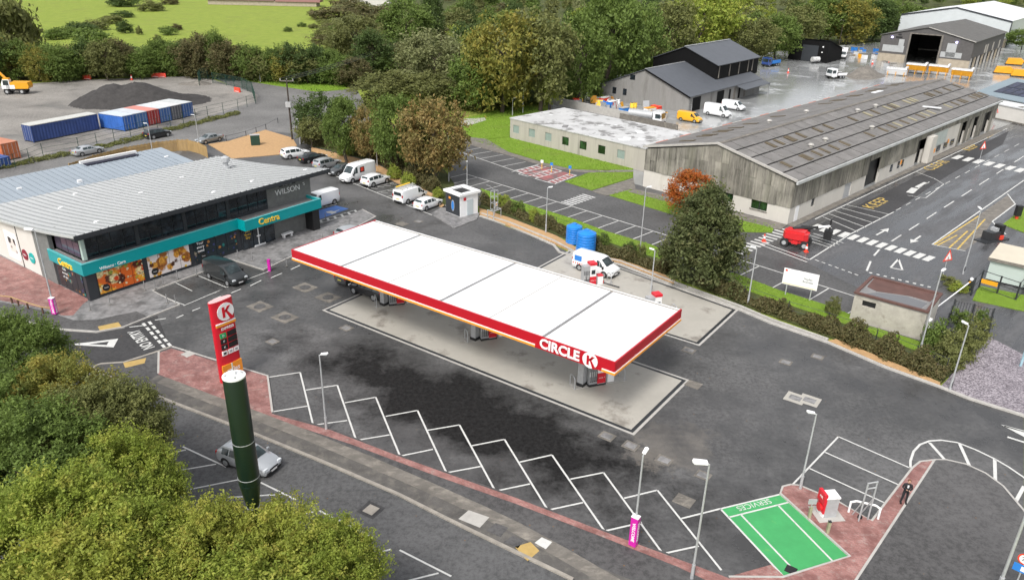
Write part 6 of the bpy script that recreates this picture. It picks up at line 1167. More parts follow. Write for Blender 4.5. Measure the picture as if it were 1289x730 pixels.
fence('black_fence', PX((1189,418),(1196,400),(1245,412),(1240,432)), 2.0, MAT['darksteel'], 'black mesh fence enclosing the clipped bushes', 1.6, (.05,.5,.95), .075, True)
fence('black_fence', PX((1222,372),(1232,362),(1278,378),(1289,366),(1310,372)), 2.0, MAT['darksteel'], 'black fence below the pale green cabin', 1.8, (.05,.5,.97), .09)
obj('orange_plate', MB().cbox(G(1241,371)+Vector((0,0,1.35)),(1.5,.06,.45),R(-45)), MAT['ormachine'], label='orange plate fixed on the black fence near the cabin', cat='plate')
fence('office_fence', PX((700,133),(740,122),(780,119),(800,124),(870,143)), 1.8, MAT['steel'], 'pale mesh fence round the materials yard', 3, (.5,.97), .04)
fence('kerb_rail', PX((285,178),(310,172),(335,163),(350,155)), 1.0, MAT['darksteel'], 'dark posts along the gravel bed beside the side road', 3.0, (.9,), .06)
# curved close-board timber fence behind the shop
tf = thing('timber_fence', 'curving tan close-boarded timber fence behind the shop', 'fence', (0,0,0)); q = PX((90,222),(120,211),(160,200),(200,193),(225,190),(238,190),(252,194),(262,199))
brd = MB()
for a, b in zip(q, q[1:]):
    n = int((b-a).length/.16)
    for k in range(n): p = a.lerp(b,(k+.5)/n); hh = 1.85+.05*math.sin(k*1.7); brd.cbox(p+Vector((0,0,hh/2)),(.145,.03,hh), math.atan2((b-a).y,(b-a).x))
    obj('post', MB().box(a.x-.06,a.x+.06,a.y-.06,a.y+.06,0,1.95), MAT['wood'], tf); obj('top_rail', MB().tube(a+Vector((0,0,1.5)),b+Vector((0,0,1.5)),.05,.05,4), MAT['wood'], tf)
obj('boards', brd, MAT['wood'], tf, kind='stuff')
t = thing('green_cabinet', 'dark green utility cabinet on the tan gravel bed', 'cabinet', G(322,183)+Vector((0,0,.06)), R(20)); obj('body', MB().box(-.75,.75,-.4,.4,0,1.7), MAT['fencegreen'], t); obj('door', MB().box(-.7,-.02,-.43,-.403,.1,1.6), MAT['fencegreen'], t); obj('door', MB().box(.02,.7,-.43,-.403,.1,1.6), MAT['fencegreen'], t); obj('lid', MB().box(-.8,.8,-.45,.45,1.7,1.78), MAT['steel'], t)
# ================================================================== NOTICE BOARD, SIGNS, BARRIER
t = thing('notice_board', 'large white notice board on two posts in the grass', 'sign', G(1003,376), R(-32)); obj('board', MB().box(-1.7,1.7,-.04,.04,1.3,3.0), MAT['white_plastic'], t)
for x in (-1.2,1.2): obj('post', MB().box(x-.05,x+.05,.045,.14,0,2.9), MAT['steel'], t)
text('Mayfair\nBusiness', .3, MAT['charcoal'], t, (.75,-.045,2.15), (1,0,0), (0,0,1), .004); obj('red_logo', MB().box(-1.55,-1.35,-.05,-.04,2.7,2.9), MAT['conered'], t); obj('yellow_rule', MB().box(-1.6,1.6,-.05,-.04,1.38,1.42), MAT['gold'], t)
def trisign(base, h, rz, label, s=.55):
    t = thing('warning_sign', label, 'road sign', G(*base), rz, 'red warning triangles by the service road'); obj('post', MB().tube((0,.04,0),(0,.04,h),.035,.035,6), MAT['steel'], t)
    obj('triangle', MB().extr([(-s,0,h-.1),(s,0,h-.1),(0,0,h-.1+1.75*s)], (0,-.02,0)), MAT['conered'], t); k = .66; obj('face', MB().extr([(-s*k,-.021,h-.1+.2*s),(s*k,-.021,h-.1+.2*s),(0,-.021,h-.1+1.35*s)], (0,-.008,0)), MAT['white_plastic'], t); obj('symbol', MB().box(-.05,.05,-.036,-.03,h+.05,h+.35), MAT['black'], t)
trisign((1186,352), 2.3, R(25), 'red warning triangle at the near end of the service road', .75); trisign((1233,203), 2.2, R(25), 'red warning triangle by the far speed hump', .8)
bq = G(1219,366); br_ = thing('barrier_arm', 'white raised barrier arm between hut and black fence', 'barrier', bq, 0); e1_ = G(1176,398); dv = (e1_-bq); 
obj('arm', MB().tube((0,0,1.1), dv+Vector((0,0,.95)), .07, .05, 8), MAT['white_plastic'], br_); obj('housing', MB().box(-.2,.2,-.2,.2,0,1.2), MAT['darksteel'], br_); obj('lamp', MB().lathe([(.15,1.2),(.18,1.35),(.08,1.5)], 10), MAT['white_plastic'], br_); obj('arm_band', MB().tube(dv*.02+Vector((0,0,1.1)), dv*.08+Vector((0,0,1.095)), .08,.08,8), MAT['ormachine'], br_)
for q, lb in (((682,213),'left yellow post sign on the office lawn edge'),((694,216.5),'middle yellow post sign on the office lawn edge'),((717,220.5),'right yellow post sign on the office lawn edge')):
    t = thing('bay_sign', lb, 'sign', G(*q), R(-20), 'disabled bay signs'); obj('post', MB().tube((0,0,0),(0,0,1.0),.05,.05,6), MAT['gold'], t); obj('plate', MB().box(-.22,.22,-.03,.03,1.0,1.45), MAT['signblue'] if q[0] > 690 else MAT['white_plastic'], t)
def cone(px, label, grp='traffic cones', s=1.0):
    t = thing('traffic_cone', label, 'traffic cone', G(*px), 0, grp); obj('base', MB().box(-.22*s,.22*s,-.22*s,.22*s,0,.05*s), MAT['conered'], t); obj('cone', MB().lathe([(.17*s,.05*s),(.04*s,.85*s)], 12), MAT['conered'], t, smooth=50); obj('sleeve', MB().lathe([(.128*s,.35*s),(.09*s,.6*s)], 12), MAT['white_plastic'], t)
for q, lb in (((961.5,304),'traffic cone on the crossing left of the boom lift'),((1014.5,317),'traffic cone right in front of the boom lift'),((166,101),'lone traffic cone at the back of the compound'),((992,92),'traffic cone alone in the pale yard'),((1098,81),'traffic cone by the barn entrance'),((1118,83),'second traffic cone by the barn entrance')): cone(q, lb, s=1.15 if q[1] > 200 else 1.5)
def barrier(px, rz, label, mt_='conered'):
    t = thing('road_barrier', label, 'barrier', G(*px), rz, 'red plastic road barriers'); obj('panel', MB().extr([(-1,-.2,0),(-1,.2,0),(-1,.08,1),(-1,-.08,1)], (2,0,0)), MAT[mt_], t); obj('slot', MB().box(-.7,.7,-.19,-.17,.12,.2), MAT['white_plastic'], t)
for q, rz, lb in (((110,100),0,'red plastic barrier at the back left of the compound'),((196,97.5),.1,'orange barrier behind the spoil heap'),((204,97.5),.1,'orange barrier next to the one behind the heap'),((299,116),-.6,'red plastic barrier by the compound corner')): barrier(q, rz, lb)
# ================================================================== MACHINES
# boom lift
P = G(1001,309); bm = thing('boom_lift', 'red boom lift parked on the hatched area by the warehouse', 'boom lift', P, R(-30))
obj('chassis', MB().box(-1.3,1.3,-.75,.75,.55,.95), MAT['redpaint'], bm); obj('front_plate', MB().box(-.35,.35,-1.05,-.752,.5,.9), MAT['redpaint'], bm)
for x in (-1.15,1.15):
    for y in (-1.0,1.0): m_ = MB(); m_.tube((x,y-.2,.5),(x,y+.2,.5),.5,.5,16); wl = obj('wheel', m_, MAT['tyre'], bm, smooth=40); m_ = MB(); s = 1 if y > 0 else -1; m_.tube((x,y+s*.2,.5),(x,y+s*.215,.5),.26,.26,10); obj('rim', m_, MAT['steel'], wl)
m_ = MB(); m_.prism([(-1.5,-.5),(-1.2,-.95),(.9,-.95),(1.35,-.5),(1.35,.5),(.9,.95),(-1.2,.95),(-1.5,.5)], 1.0, 1.75); obj('turret', m_, MAT['redpaint'], bm); obj('turret_top', MB().prism([(-1.2,-.7),(.9,-.7),(1.0,.7),(-1.2,.7)], 1.75, 1.95), MAT['redpaint'], bm)
obj('boom', MB().tube((-.6,.2,1.95),(1.9,1.9,2.1),.2,.16,8), MAT['black'], bm); obj('boom', MB().tube((1.9,1.9,2.1),(3.1,2.9,2.2),.13,.13,8), MAT['white_plastic'], bm); obj('basket', MB().box(2.6,3.5,2.4,3.4,.6,1.7), MAT['black'], bm); obj('basket_post', MB().box(3.0,3.2,2.8,3.0,1.7,3.0), MAT['black'], bm); obj('counterweight', MB().box(.1,1.2,.96,1.7,1.1,2.1), MAT['black'], bm)
# wheeled excavator
P = G(22,118); ex = thing('excavator', 'orange and white wheeled excavator at the left edge of the compound', 'excavator', P, R(10))
obj('chassis', MB().box(-2.2,2.2,-.9,.9,.7,1.1), MAT['darksteel'], ex)
for x in (-1.5,1.5):
    for y in (-1.1,1.1): m_ = MB(); m_.tube((x,y-.25,.6),(x,y+.25,.6),.6,.6,16); wl = obj('wheel', m_, MAT['tyre'], ex, smooth=40); m_ = MB(); s = 1 if y > 0 else -1; m_.tube((x,y+s*.25,.6),(x,y+s*.27,.6),.3,.3,10); obj('rim', m_, MAT['steel'], ex)
obj('body', MB().extr([(-.6,-1.25,1.2),(2.9,-1.25,1.2),(3.1,-1.25,1.7),(2.9,-1.25,2.5),(-.6,-1.25,2.6)], (0,2.5,0)), MAT['ormachine'], ex); obj('body_side', MB().box(-1.4,.3,-1.3,-.2,1.2,2.0), MAT['white_plastic'], ex)
cb_ = obj('cab', MB().extr([(-2.3,-1.3,1.2),(-.65,-1.3,1.2),(-.65,-1.3,3.2),(-1.9,-1.3,3.2),(-2.3,-1.3,2.3)], (0,1.2,0)), MAT['white_plastic'], ex); obj('window', MB().box(-1.9,-.8,-1.32,-1.302,2.0,3.05), MAT['carglass'], cb_); obj('window', MB().box(-1.9,-.8,-.098,-.08,2.0,3.05), MAT['carglass'], cb_)
obj('boom', MB().path([(-1.2,.5,2.3),(-3.0,.5,4.6),(-5.5,.5,4.2)], .28, 6), MAT['ormachine'], ex); obj('dipper', MB().path([(-5.5,.5,4.2),(-6.3,.5,1.6)], .2, 6), MAT['ormachine'], ex); obj('bucket', MB().extr([(-6.8,0,.4),(-5.8,0,.3),(-5.7,0,1.3),(-6.4,0,1.5)], (0,1,0)), MAT['darksteel'], ex); obj('beacon_guard', MB().box(-1.9,-.7,-1.2,-.2,3.2,3.45), MAT['ormachine'], ex)
# gritter hopper bodies
for q, lb, w_ in (((1128,95),'leftmost white gritter hopper, low and without a yellow frame',0),((1152,93),'white gritter hopper on a yellow frame nearest the barn doorway',1),((1180,95),'middle white gritter hopper on a yellow frame',1),((1209,100),'rightmost white gritter hopper on a tall yellow frame',1)):
    t = thing('gritter_body', lb, 'gritter body', G(*q), R(-38), 'gritter hoppers stored in the yard'); z0 = 1.0 if w_ else .25
    obj('hopper', MB().extr([(-2.6,-.5,z0),(-2.6,.5,z0),(-2.6,1.2,z0+1.5),(-2.6,-1.2,z0+1.5)], (5.2,0,0)), MAT['white_plastic'] if not w_ else MAT['ormachine'], t); obj('cover', MB().extr([(-2.7,-1.25,z0+1.5),(-2.7,1.25,z0+1.5),(-2.7,.9,z0+1.9),(-2.7,-.9,z0+1.9)], (5.4,0,0)), MAT['wornwhite'], t); obj('upright_sheet', MB().box(2.3,2.7,-1.1,1.1,z0+1.5,z0+2.4), MAT['white_plastic'], t)
    for x in (-2.2,0,2.2):
        for y in (-.9,.9): obj('leg', MB().box(x-.08,x+.08,y-.08,y+.08,0,z0+.8), MAT['ormachine'], t)
for q, lb in (((1276,82),'yellow plough blade leaning by the solar building'),((1262,93),'yellow spreader machine near the solar building'),((1284,97),'half hidden yellow machine behind the solar roof')):
    t = thing('yellow_machine', lb, 'machine', G(*q), R(-30), 'yellow winter machines'); obj('body', MB().extr([(-2.4,-1,.3),(2.2,-1,.3),(2.6,-1,1.4),(1.6,-1,2.2),(-2.0,-1,2.0)], (0,2,0)), MAT['ormachine'], t); obj('frame', MB().box(-2.6,2.4,-.6,.6,0,.3), MAT['darksteel'], t); obj('chute', MB().tube((2.4,0,1.2),(3.2,0,.4),.3,.2,8), MAT['darksteel'], t)
# materials yard: skips, signs, drums, cabins
rg = random.Random(4); cols = ['white_plastic','white_plastic','ormachine','conered','signblue','steel','kerb','gold','wornwhite']
for k in range(46):
    f = rg.random(); px = (722+118*f+rg.uniform(-4,4), 126+22*f+rg.uniform(-6,7)); mm = rg.choice(cols); kd = rg.randrange(3); P = G(*px); lbk = ['stack board leaning','plastic crate standing','drum standing'][kd]
    cn = {'white_plastic':'white','ormachine':'orange','conered':'red','signblue':'blue','steel':'grey','kerb':'cream','gold':'yellow','wornwhite':'off-white'}[mm]
    lab = f'{cn} {["leaning sign board","storage crate","round drum"][kd]} among the clutter of the materials yard'
    t = thing(['sign_board','storage_crate','drum'][kd], lab, ['board','crate','drum'][kd], P, rg.uniform(0,3), f'{cn} {["boards","crates","drums"][kd]} in the materials yard')
    if kd == 0: obj('panel', MB().extr([(-.7,-.3,.1),(.7,-.3,.1),(.7,.1,1.7),(-.7,.1,1.7)], (0,.05,0)), MAT[mm], t); obj('leg', MB().box(-.6,-.5,.1,.5,0,1.2), MAT['steel'], t)
    elif kd == 1: s = rg.uniform(.7,1.3); obj('box', MB().box(-s,s,-.6,.6,.1,.1+s), MAT[mm], t); obj('lid', MB().box(-s-.05,s+.05,-.65,.65,.1+s,.2+s), MAT[rg.choice(cols)], t)
    else: obj('shell', MB().lathe([(.45,0),(.48,.4),(.45,.45),(.48,.9),(.4,1.0)], 12), MAT[mm], t, smooth=40); obj('lid', MB().lathe([(.3,1.0),(.3,1.05)], 12), MAT['black'], t)
for k, (q, mm, lb, L) in enumerate((((757,144),'kerb','pale block wall along the back of the office roof',30),((815,160),'worn','low rough wall beside the tanker lorry',14))):
    P = G(*q); t = obj('low_wall', MB().cbox((0,0,.8),(L,.35,1.6)), MAT[mm], label=lb, cat='wall', loc=P, rz=R(-46))
for k in range(26):
    a = rg.choice(((1078,70),(1095,72),(1085,65),(1100,68),(1120,80))); P = G(a[0]+rg.uniform(-12,12), a[1]+rg.uniform(-3,5)); s = rg.uniform(.4,1.1); mm = rg.choice(cols); cn = {'white_plastic':'white','ormachine':'orange','conered':'red','signblue':'blue','steel':'grey','kerb':'cream','gold':'yellow','wornwhite':'off-white'}[mm]
    t = thing('yard_crate', f'{cn} crate in the scrap line between black shed and barn', 'crate', P, rg.uniform(0,3), f'{cn} crates by the barn'); obj('box', MB().box(-s,s,-.6,.6,0,s*1.3), MAT[mm], t); obj('rim', MB().box(-s-.05,s+.05,-.65,.65,s*1.3,s*1.3+.1), MAT['worn'], t)
t = thing('trailer_tank', 'small white tank trailer in front of the black shed', 'trailer', G(1026,80), R(20)); m_ = MB(); m_.tube((-1.4,0,1.2),(1.2,0,1.2),.8,.8,14); obj('tank', m_, MAT['wornwhite'], t, smooth=40); obj('frame', MB().box(-1.5,2,-.6,.6,.35,.5), MAT['darksteel'], t)
for y in (-.8,.8): m_ = MB(); m_.tube((0,y-.1,.35),(0,y+.1,.35),.35,.35,12); obj('wheel', m_, MAT['tyre'], t)
# mobile cctv frame near kiosk and generator by the service road
t = thing('frame_tower', 'galvanised frame tower with a bracket beside the white kiosk', 'frame', G(622,275)+Vector((0,0,.12)), VA)
for x in (-.35,.35):
    for y in (-.3,.3): obj('upright', MB().tube((x,y,1.1),(x,y,3.6),.035,.035,6), MAT['steel'], t)
    obj('guard_rail', MB().path([(x*2.2,-.5,0),(x*2.2,-.5,1.1),(x*2.2,.5,1.1),(x*2.2,.5,0)], .05, 6), MAT['steel'], t)
for z in (1.1,2.0,2.8,3.6): obj('cross_brace', MB().path([(-.35,-.3,z),(.35,-.3,z),(.35,.3,z),(-.35,.3,z),(-.35,-.3,z)], .03, 5), MAT['steel'], t)
obj('guard_rail', MB().path([(-.77,-.5,1.1),(.77,-.5,1.1)], .05, 6), MAT['steel'], t); obj('bracket', MB().path([(0,0,3.6),(-.7,.2,4.3),(-1.2,.3,4.5)], .05, 6), MAT['steel'], t); obj('notice', MB().box(-.2,.2,-.36,-.34,1.6,2.1), MAT['white_plastic'], t); obj('notice_mark', MB().box(-.12,.12,-.366,-.36,1.75,1.95), MAT['orange'], t)
t = thing('pump_generator', 'dark pump generator on a skid beside the hatched area', 'generator', G(1248,302), R(25)); obj('skid', MB().box(-2.2,2.2,-.8,.8,0,.15), MAT['darksteel'], t); obj('engine', MB().box(-1.2,.5,-.6,.6,.15,1.2), MAT['darksteel'], t); obj('tank', MB().box(.6,1.3,-.5,.5,.15,1.9), MAT['black'], t); obj('lamp_box', MB().box(-.2,.3,-.4,.4,1.2,1.6), MAT['steel'], t); obj('red_can', MB().box(.5,.9,-.85,-.6,.2,.7), MAT['conered'], t)
t = thing('litter_bin', 'dark post box with red base on the grass corner', 'bin', G(1279,276), 0); obj('body', MB().box(-.35,.35,-.3,.3,.5,1.9), MAT['black'], t); obj('base', MB().box(-.15,.15,-.15,.15,0,.5), MAT['conered'], t)
t = thing('blue_post', 'pale blue sign post leaning at the right edge by the slate', 'post', G(1284,462), 0); obj('post', MB().box(-.09,.09,-.05,.05,0,1.8), pm('pale_blue', (.3,.45,.52), .5, .1, 2), t); obj('cap', MB().box(-.1,.1,-.06,.06,1.8,1.85), MAT['steel'], t)
t = thing('service_valve', 'white vent stub and red cap on the rear slab edge', 'valve', G(773,361)+Vector((0,0,.02)), UA); obj('pipe', MB().tube((-1.2,0,.1),(.6,0,.1),.06,.06,6), MAT['darksteel'], t); obj('cap', MB().lathe([(.15,0),(.15,.3),(.05,.35)], 10, (-1.4,0,0)), MAT['conered'], t)
# ================================================================== VEGETATION
def leaves(rg, C, Nn, size, flat=.5, droop=0.0):
    """one quad per leaf: centres C, outward normals Nn"""
    n = len(C); nn = Nn*flat + rg.normal(0,1,(n,3))*(1-flat); nn /= np.linalg.norm(nn,axis=1,keepdims=True)+1e-9
    a = np.cross(nn, rg.normal(0,1,(n,3))); a /= np.linalg.norm(a,axis=1,keepdims=True)+1e-9; b = np.cross(nn, a)
    s = size*rg.uniform(.6,1.25,(n,1)); A = a*s; B = b*s*.62
    return np.stack([C-A*.9, C-B*.8+A*.1, C+A, C+B*.8+A*.1], 1).reshape(-1,3)
def leafmesh(name, V, mt):
    n = len(V)//4; me = bpy.data.meshes.new(name); me.vertices.add(4*n); me.vertices.foreach_set('co', V.astype(np.float32).ravel()); me.loops.add(4*n); me.loops.foreach_set('vertex_index', np.arange(4*n, dtype=np.int32))
    me.polygons.add(n); me.polygons.foreach_set('loop_start', np.arange(0,4*n,4,dtype=np.int32)); me.polygons.foreach_set('loop_total', np.full(n,4,dtype=np.int32)); me.materials.append(mt); me.update(calc_edges=True); return me
def sph(rg, n): v = rg.normal(0,1,(n,3)); return v/(np.linalg.norm(v,axis=1,keepdims=True)+1e-9)
def crown_pts(seed, nc, per, leaf, cr=.3, shape='round', low=-.75, twig=False):
    """unit crown: radius 1, height -1..1, made of clumps of leaves"""
    rg = np.random.default_rng(seed); cs = []
    while len(cs) < nc:
        p = sph(rg,1)[0]*rg.uniform(.25,1)**.45
        if p[2] < low: continue
        if shape == 'cone': k = min(1.1, .12+1.02*((1-p[2])/1.6)**.75)/max(.35, math.sqrt(max(0,1-p[2]**2))+.12); p[0] *= k; p[1] *= k
        if shape == 'tall': p[:2] *= .8
        if shape == 'bush' and p[2] < -.45: continue
        cs.append(p*(1-cr*.55)*rg.uniform(.9,1.08))
    V = []
    for c in cs:
        if twig:
            r = cr*rg.uniform(.6,1.5); nt = 16; dd = sph(rg, nt) + c/(np.linalg.norm(c)+.1)*.9 + np.array([0,0,.45]); dd /= np.linalg.norm(dd,axis=1,keepdims=True); k = rg.integers(0, nt, per); f = rg.uniform(.15,1.25,(per,1))**.8
            C = c + dd[k]*f*r*rg.uniform(.8,1.1,(nt,1))[k] + rg.normal(0,.1*r,(per,3)); V.append(leaves(rg, C, dd[k]*.4+np.array([0,0,.6])+rg.normal(0,.3,(per,3)), leaf, .5)); continue
        r = cr*rg.uniform(.5,1.35); d = sph(rg, per); d[:,2] = np.where(d[:,2] < -.3, -d[:,2]*.6, d[:,2])
        rad = r*rg.uniform(.55,1.06,(per,1))*(1+.25*np.sin(d[:,:1]*7+c[0]*9)); C = c + d*rad*np.array([1,1,.8]); nn = d*.75 + c/(np.linalg.norm(c)+.1)*.5 + np.array([0,0,.3]); V.append(leaves(rg, C, nn, leaf, .55))
    return np.concatenate(V)
def trunk_mesh(seed, h, r, zc):
    rg = random.Random(seed); mb = MB(); p = Vector((0,0,-.1)); top = zc; segs = 4; q = p
    for i in range(segs): z = top*(i+1)/segs; n_ = Vector((rg.uniform(-.04,.04)*h, rg.uniform(-.04,.04)*h, z)); mb.tube(q, n_, r*(1-.17*i), r*(1-.17*(i+1)), 8, False); q = n_
    for i in range(6):
        a = i*1.05+rg.uniform(-.3,.3); L = h*rg.uniform(.2,.34); z = top*rg.uniform(.5,.95); e_ = Vector((math.cos(a)*L*.8, math.sin(a)*L*.8, z+L*.7)); mb.tube((0,0,z), e_, r*.42, r*.12, 6, False)
    return mb.mesh('trunk', MAT['bark'], 60)
CR = {}
def crown_data(var, mat):
    if (var, mat) not in CR:
        P = {'mass0':(11,44,80,.085,.36,'round'),'mass1':(12,50,74,.085,.32,'round'),'mass2':(13,40,86,.085,.36,'tall'),'far0':(14,70,150,.05,.32,'round',-.8,True),'far1':(15,80,135,.05,.28,'round',-.8,True),'far2':(16,64,150,.05,.32,'tall',-.8,True),'mid0':(21,110,130,.045,.28,'round',-.75,True),'mid1':(22,120,120,.045,.27,'round',-.75,True),'ever':(31,200,130,.036,.22,'cone',-.9,True),'bush0':(41,40,90,.07,.36,'bush'),'bush1':(42,46,80,.07,.33,'bush'),'near0':(51,190,380,.024,.24,'round',-.55,True),'near1':(52,200,360,.024,.23,'round',-.55,True),'airy':(61,34,60,.06,.26,'tall')}[var]
        if var not in CR: CR[var] = crown_pts(*P)
        CR[(var,mat)] = leafmesh('crown', CR[var], LEAF[mat]) if (var,) not in CR else CR[(var,)]
        CR[(var,)] = CR[(var,mat)]
    return CR[(var,mat)]
def leafobj(name, var, mat, t):
    o = link(name, crown_data(var, mat), t); o.material_slots[0].link = 'OBJECT'; o.material_slots[0].material = LEAF[mat]; return o
_tr = {}
def tree(loc, h, w, var, mat, label, group=None, name='tree', cat='tree', base_frac=.12, rz=None):
    """h: total height, w: crown width"""
    t = thing(name, label, cat, loc, rnd.uniform(0,6.28) if rz is None else rz, group)
    zc0 = h*base_frac; ch = (h-zc0); c = leafobj('crown', var, mat, t); c.location = (0,0,zc0+ch/2); c.scale = (w/2*1.05, w/2*1.05, ch/2*1.04)
    k = rnd.randrange(4)
    if k not in _tr: _tr[k] = trunk_mesh(k, 10, .26, 6.5)
    s = h/10; tr = link('trunk', _tr[k], t); tr.scale = (s,s,s)
    return t
def tpx(base, topy, wpx, var, mat, label, group=None, **k):
    h = HG(base, (base[0]-(base[0]-644)*0, topy)); w = wpx*MPP(*base); return tree(G(*base), h, w, var, mat, label, group, **k)
def shrub(loc, w, h, var, mat, label, group=None, name='shrub', cat='shrub'):
    t = thing(name, label, cat, loc, rnd.uniform(0,6.28), group); c = leafobj('foliage', var, mat, t); c.location = (0,0,h*.32); c.scale = (w/2,w/2,h*.68)
    k = rnd.randrange(4)
    if k not in _tr: _tr[k] = trunk_mesh(k, 10, .26, 6.5)
    s = link('stem', _tr[k], t); s.scale = (h/14,h/14,h/14); return t
def spx(base, wpx, h, var, mat, label, group=None, **k): return shrub(G(*base), wpx*MPP(*base), h, var, mat, label, group, **k)
def hedge(name, pts, w, h, mat, label, dens, leaf, seed, cat='hedge', lump=.35):
    rg = np.random.default_rng(seed); t = thing(name, label, cat, (0,0,0)); V = []; 
    for a, b in zip(pts, pts[1:]):
        L = (b-a).length; n = int(L*dens); f = rg.uniform(0,1,n); th = rg.uniform(0,math.pi,n); a_ = np.array(a); b_ = np.array(b); d = (b_-a_)/L; nrm = np.array([-d[1],d[0],0])
        hh = h*(1+lump*np.sin(f*L*1.1+seed)+lump*.6*np.sin(f*L*2.7+1)); rr = rg.uniform(.55,1.05,n)
        off = np.cos(th)*w/2*rr*(1+.3*np.sin(f*L*1.9+2)); z = np.sin(th)**.7*hh*rr
        C = a_ + d*(f*L)[:,None] + nrm*off[:,None] + np.array([0,0,1])*np.maximum(z,.03)[:,None]; Nn = nrm*np.cos(th)[:,None] + np.array([0,0,1])*np.sin(th)[:,None]
        V.append(leaves(rg, C, Nn, leaf, .45))
    o = link('foliage', leafmesh('foliage', np.concatenate(V), LEAF[mat]), t)
    st = MB()
    for a, b in zip(pts, pts[1:]):
        for k in range(int((b-a).length/1.2)): p = a.lerp(b, (k+.5)/max(1,int((b-a).length/1.2))); st.tube(p, p+Vector((rnd.uniform(-.2,.2),rnd.uniform(-.2,.2),h*.8)), .04, .02, 5)
    obj('stems', st, MAT['bark'], t, kind='stuff'); return t
# boundary hedges of the forecourt
hedge('hedge', PX((607,257),(640,268),(690,287),(722,300)), 1.3, 1.1, 'scrub', 'scrubby hedge left of the blue tanks', 800, .13, 1)
hedge('hedge', PX((745,313),(790,328),(840,345)), 1.5, 1.2, 'scrub', 'scrubby hedge between the blue tanks and the dark conifer', 900, .13, 2)
hedge('hedge', PX((880,355),(930,378),(985,398),(1040,417)), 1.6, 1.2, 'scrub', 'low dark hedge below the bright grass strip', 800, .13, 3)
hedge('hedge', PX((1040,416),(1080,434),(1120,450),(1160,467),(1190,477)), 2.2, 1.7, 'scrub', 'dark bramble hedge in front of the block hut', 1100, .13, 4)
hedge('hedge', PX((383,180),(420,186),(470,200),(520,224),(550,243)), 2.0, 1.6, 'scrub', 'low scrub behind the row of parked cars', 700, .15, 5)
hedge('verge_plants', PX((-20,216),(60,200),(110,190),(170,176),(230,160),(300,143)), 2.0, .45, 'olive', 'weedy verge along the foot of the compound fence', 170, .16, 6, 'verge')
# trees by the shop car park
GA = 'trees beside the shop car park'
tpx((437,205),122,48,'mid0','green','leftmost rounded green tree behind the parked cars',GA); tpx((467,208),134,44,'mid1','brown','slim browning tree behind the parked white vans',GA); tpx((502,218),120,58,'mid0','green','taller green tree in the middle of the car park row',GA); tpx((547,228),122,84,'mid1','brown','broad browning tree at the right of the car park row',GA,base_frac=.08); tpx((525,214),150,50,'mid0','olive','low olive tree between the green and the broad brown tree',GA)
tpx((404,176),117,58,'mid1','dark','dark round bushy tree behind the telegraph pole',GA,base_frac=.03); tpx((392,186),146,36,'bush0','olive','olive bush at the foot of the telegraph pole',GA,base_frac=.0)
for q, w_, h_, m_, lb in (((515,236),20,2.6,'lime','bright young bush behind the roof-rack van'),((497,226),18,2.6,'lime','bright young bush right of the white crossover'),((435,196),18,2.4,'lime','bright bush behind the grey parked car'),((552,250),16,1.8,'lime','small lime bush left of the kiosk'),((633,262),22,2.2,'lime','lime shrub right of the galvanised frame tower'),((652,272),20,2.4,'green','bushy sapling in the hedge right of the frame tower'),((672,280),16,2.2,'lime','thin yellow sapling left of the lamp post'),((792,326),22,2.4,'dark','dark shrub in the hedge right of the blue tanks'),((758,310),20,2.0,'green','green shrub just right of the blue tanks'),((806,330),16,2.4,'olive','olive sapling by the tall lamp post'),((893,352),24,2.6,'lime','yellow-green shrub at the foot of the dark conifer'),((840,340),24,2.2,'olive','olive shrub left of the dark conifer'),((1047,396),18,2.2,'olive','wispy shrub left of the block hut')):
    spx(q, w_, h_, 'bush0' if rnd.random() < .5 else 'bush1', m_, lb, 'shrubs along the boundary')
# large conifer and the orange tree
tpx((880,358),238,112,'ever','ever','large dark conifer in the hedge before the warehouse',base_frac=.02,name='conifer'); tpx((868,272),216,56,'mid0','orange','small round orange autumn tree by the warehouse gable',base_frac=.1); tpx((691,142),94,34,'airy','lime','slim bright young tree at the office corner',base_frac=.12); tpx((806,120),104,16,'airy','lime','small bright sapling behind the materials yard',base_frac=.1)
for q, w_, h_, m_, lb in (((1176,440),26,3.0,'dark','dark clipped bush beside the block hut'),((1200,452),34,3.0,'green','large green clipped bush inside the black fence'),((1222,437),26,3.2,'olive','yellowish clipped bush by the black fence corner'),((1190,462),30,2.2,'olive','low olive bush at the gravel edge'),((1205,415),18,2.2,'dark','small dark bush behind the clipped bushes'),((1232,412),12,2.0,'dark','thin dark bush against the black fence'),((1192,357),16,.9,'green','weeds at the corner of the service road'),((1205,366),18,1.0,'lime','bright weeds at the foot of the barrier')):
    spx(q, w_*1.25, h_*1.1, 'bush1', {'dark':'green','green':'olive'}.get(m_, m_), lb, 'bushes near the block hut')
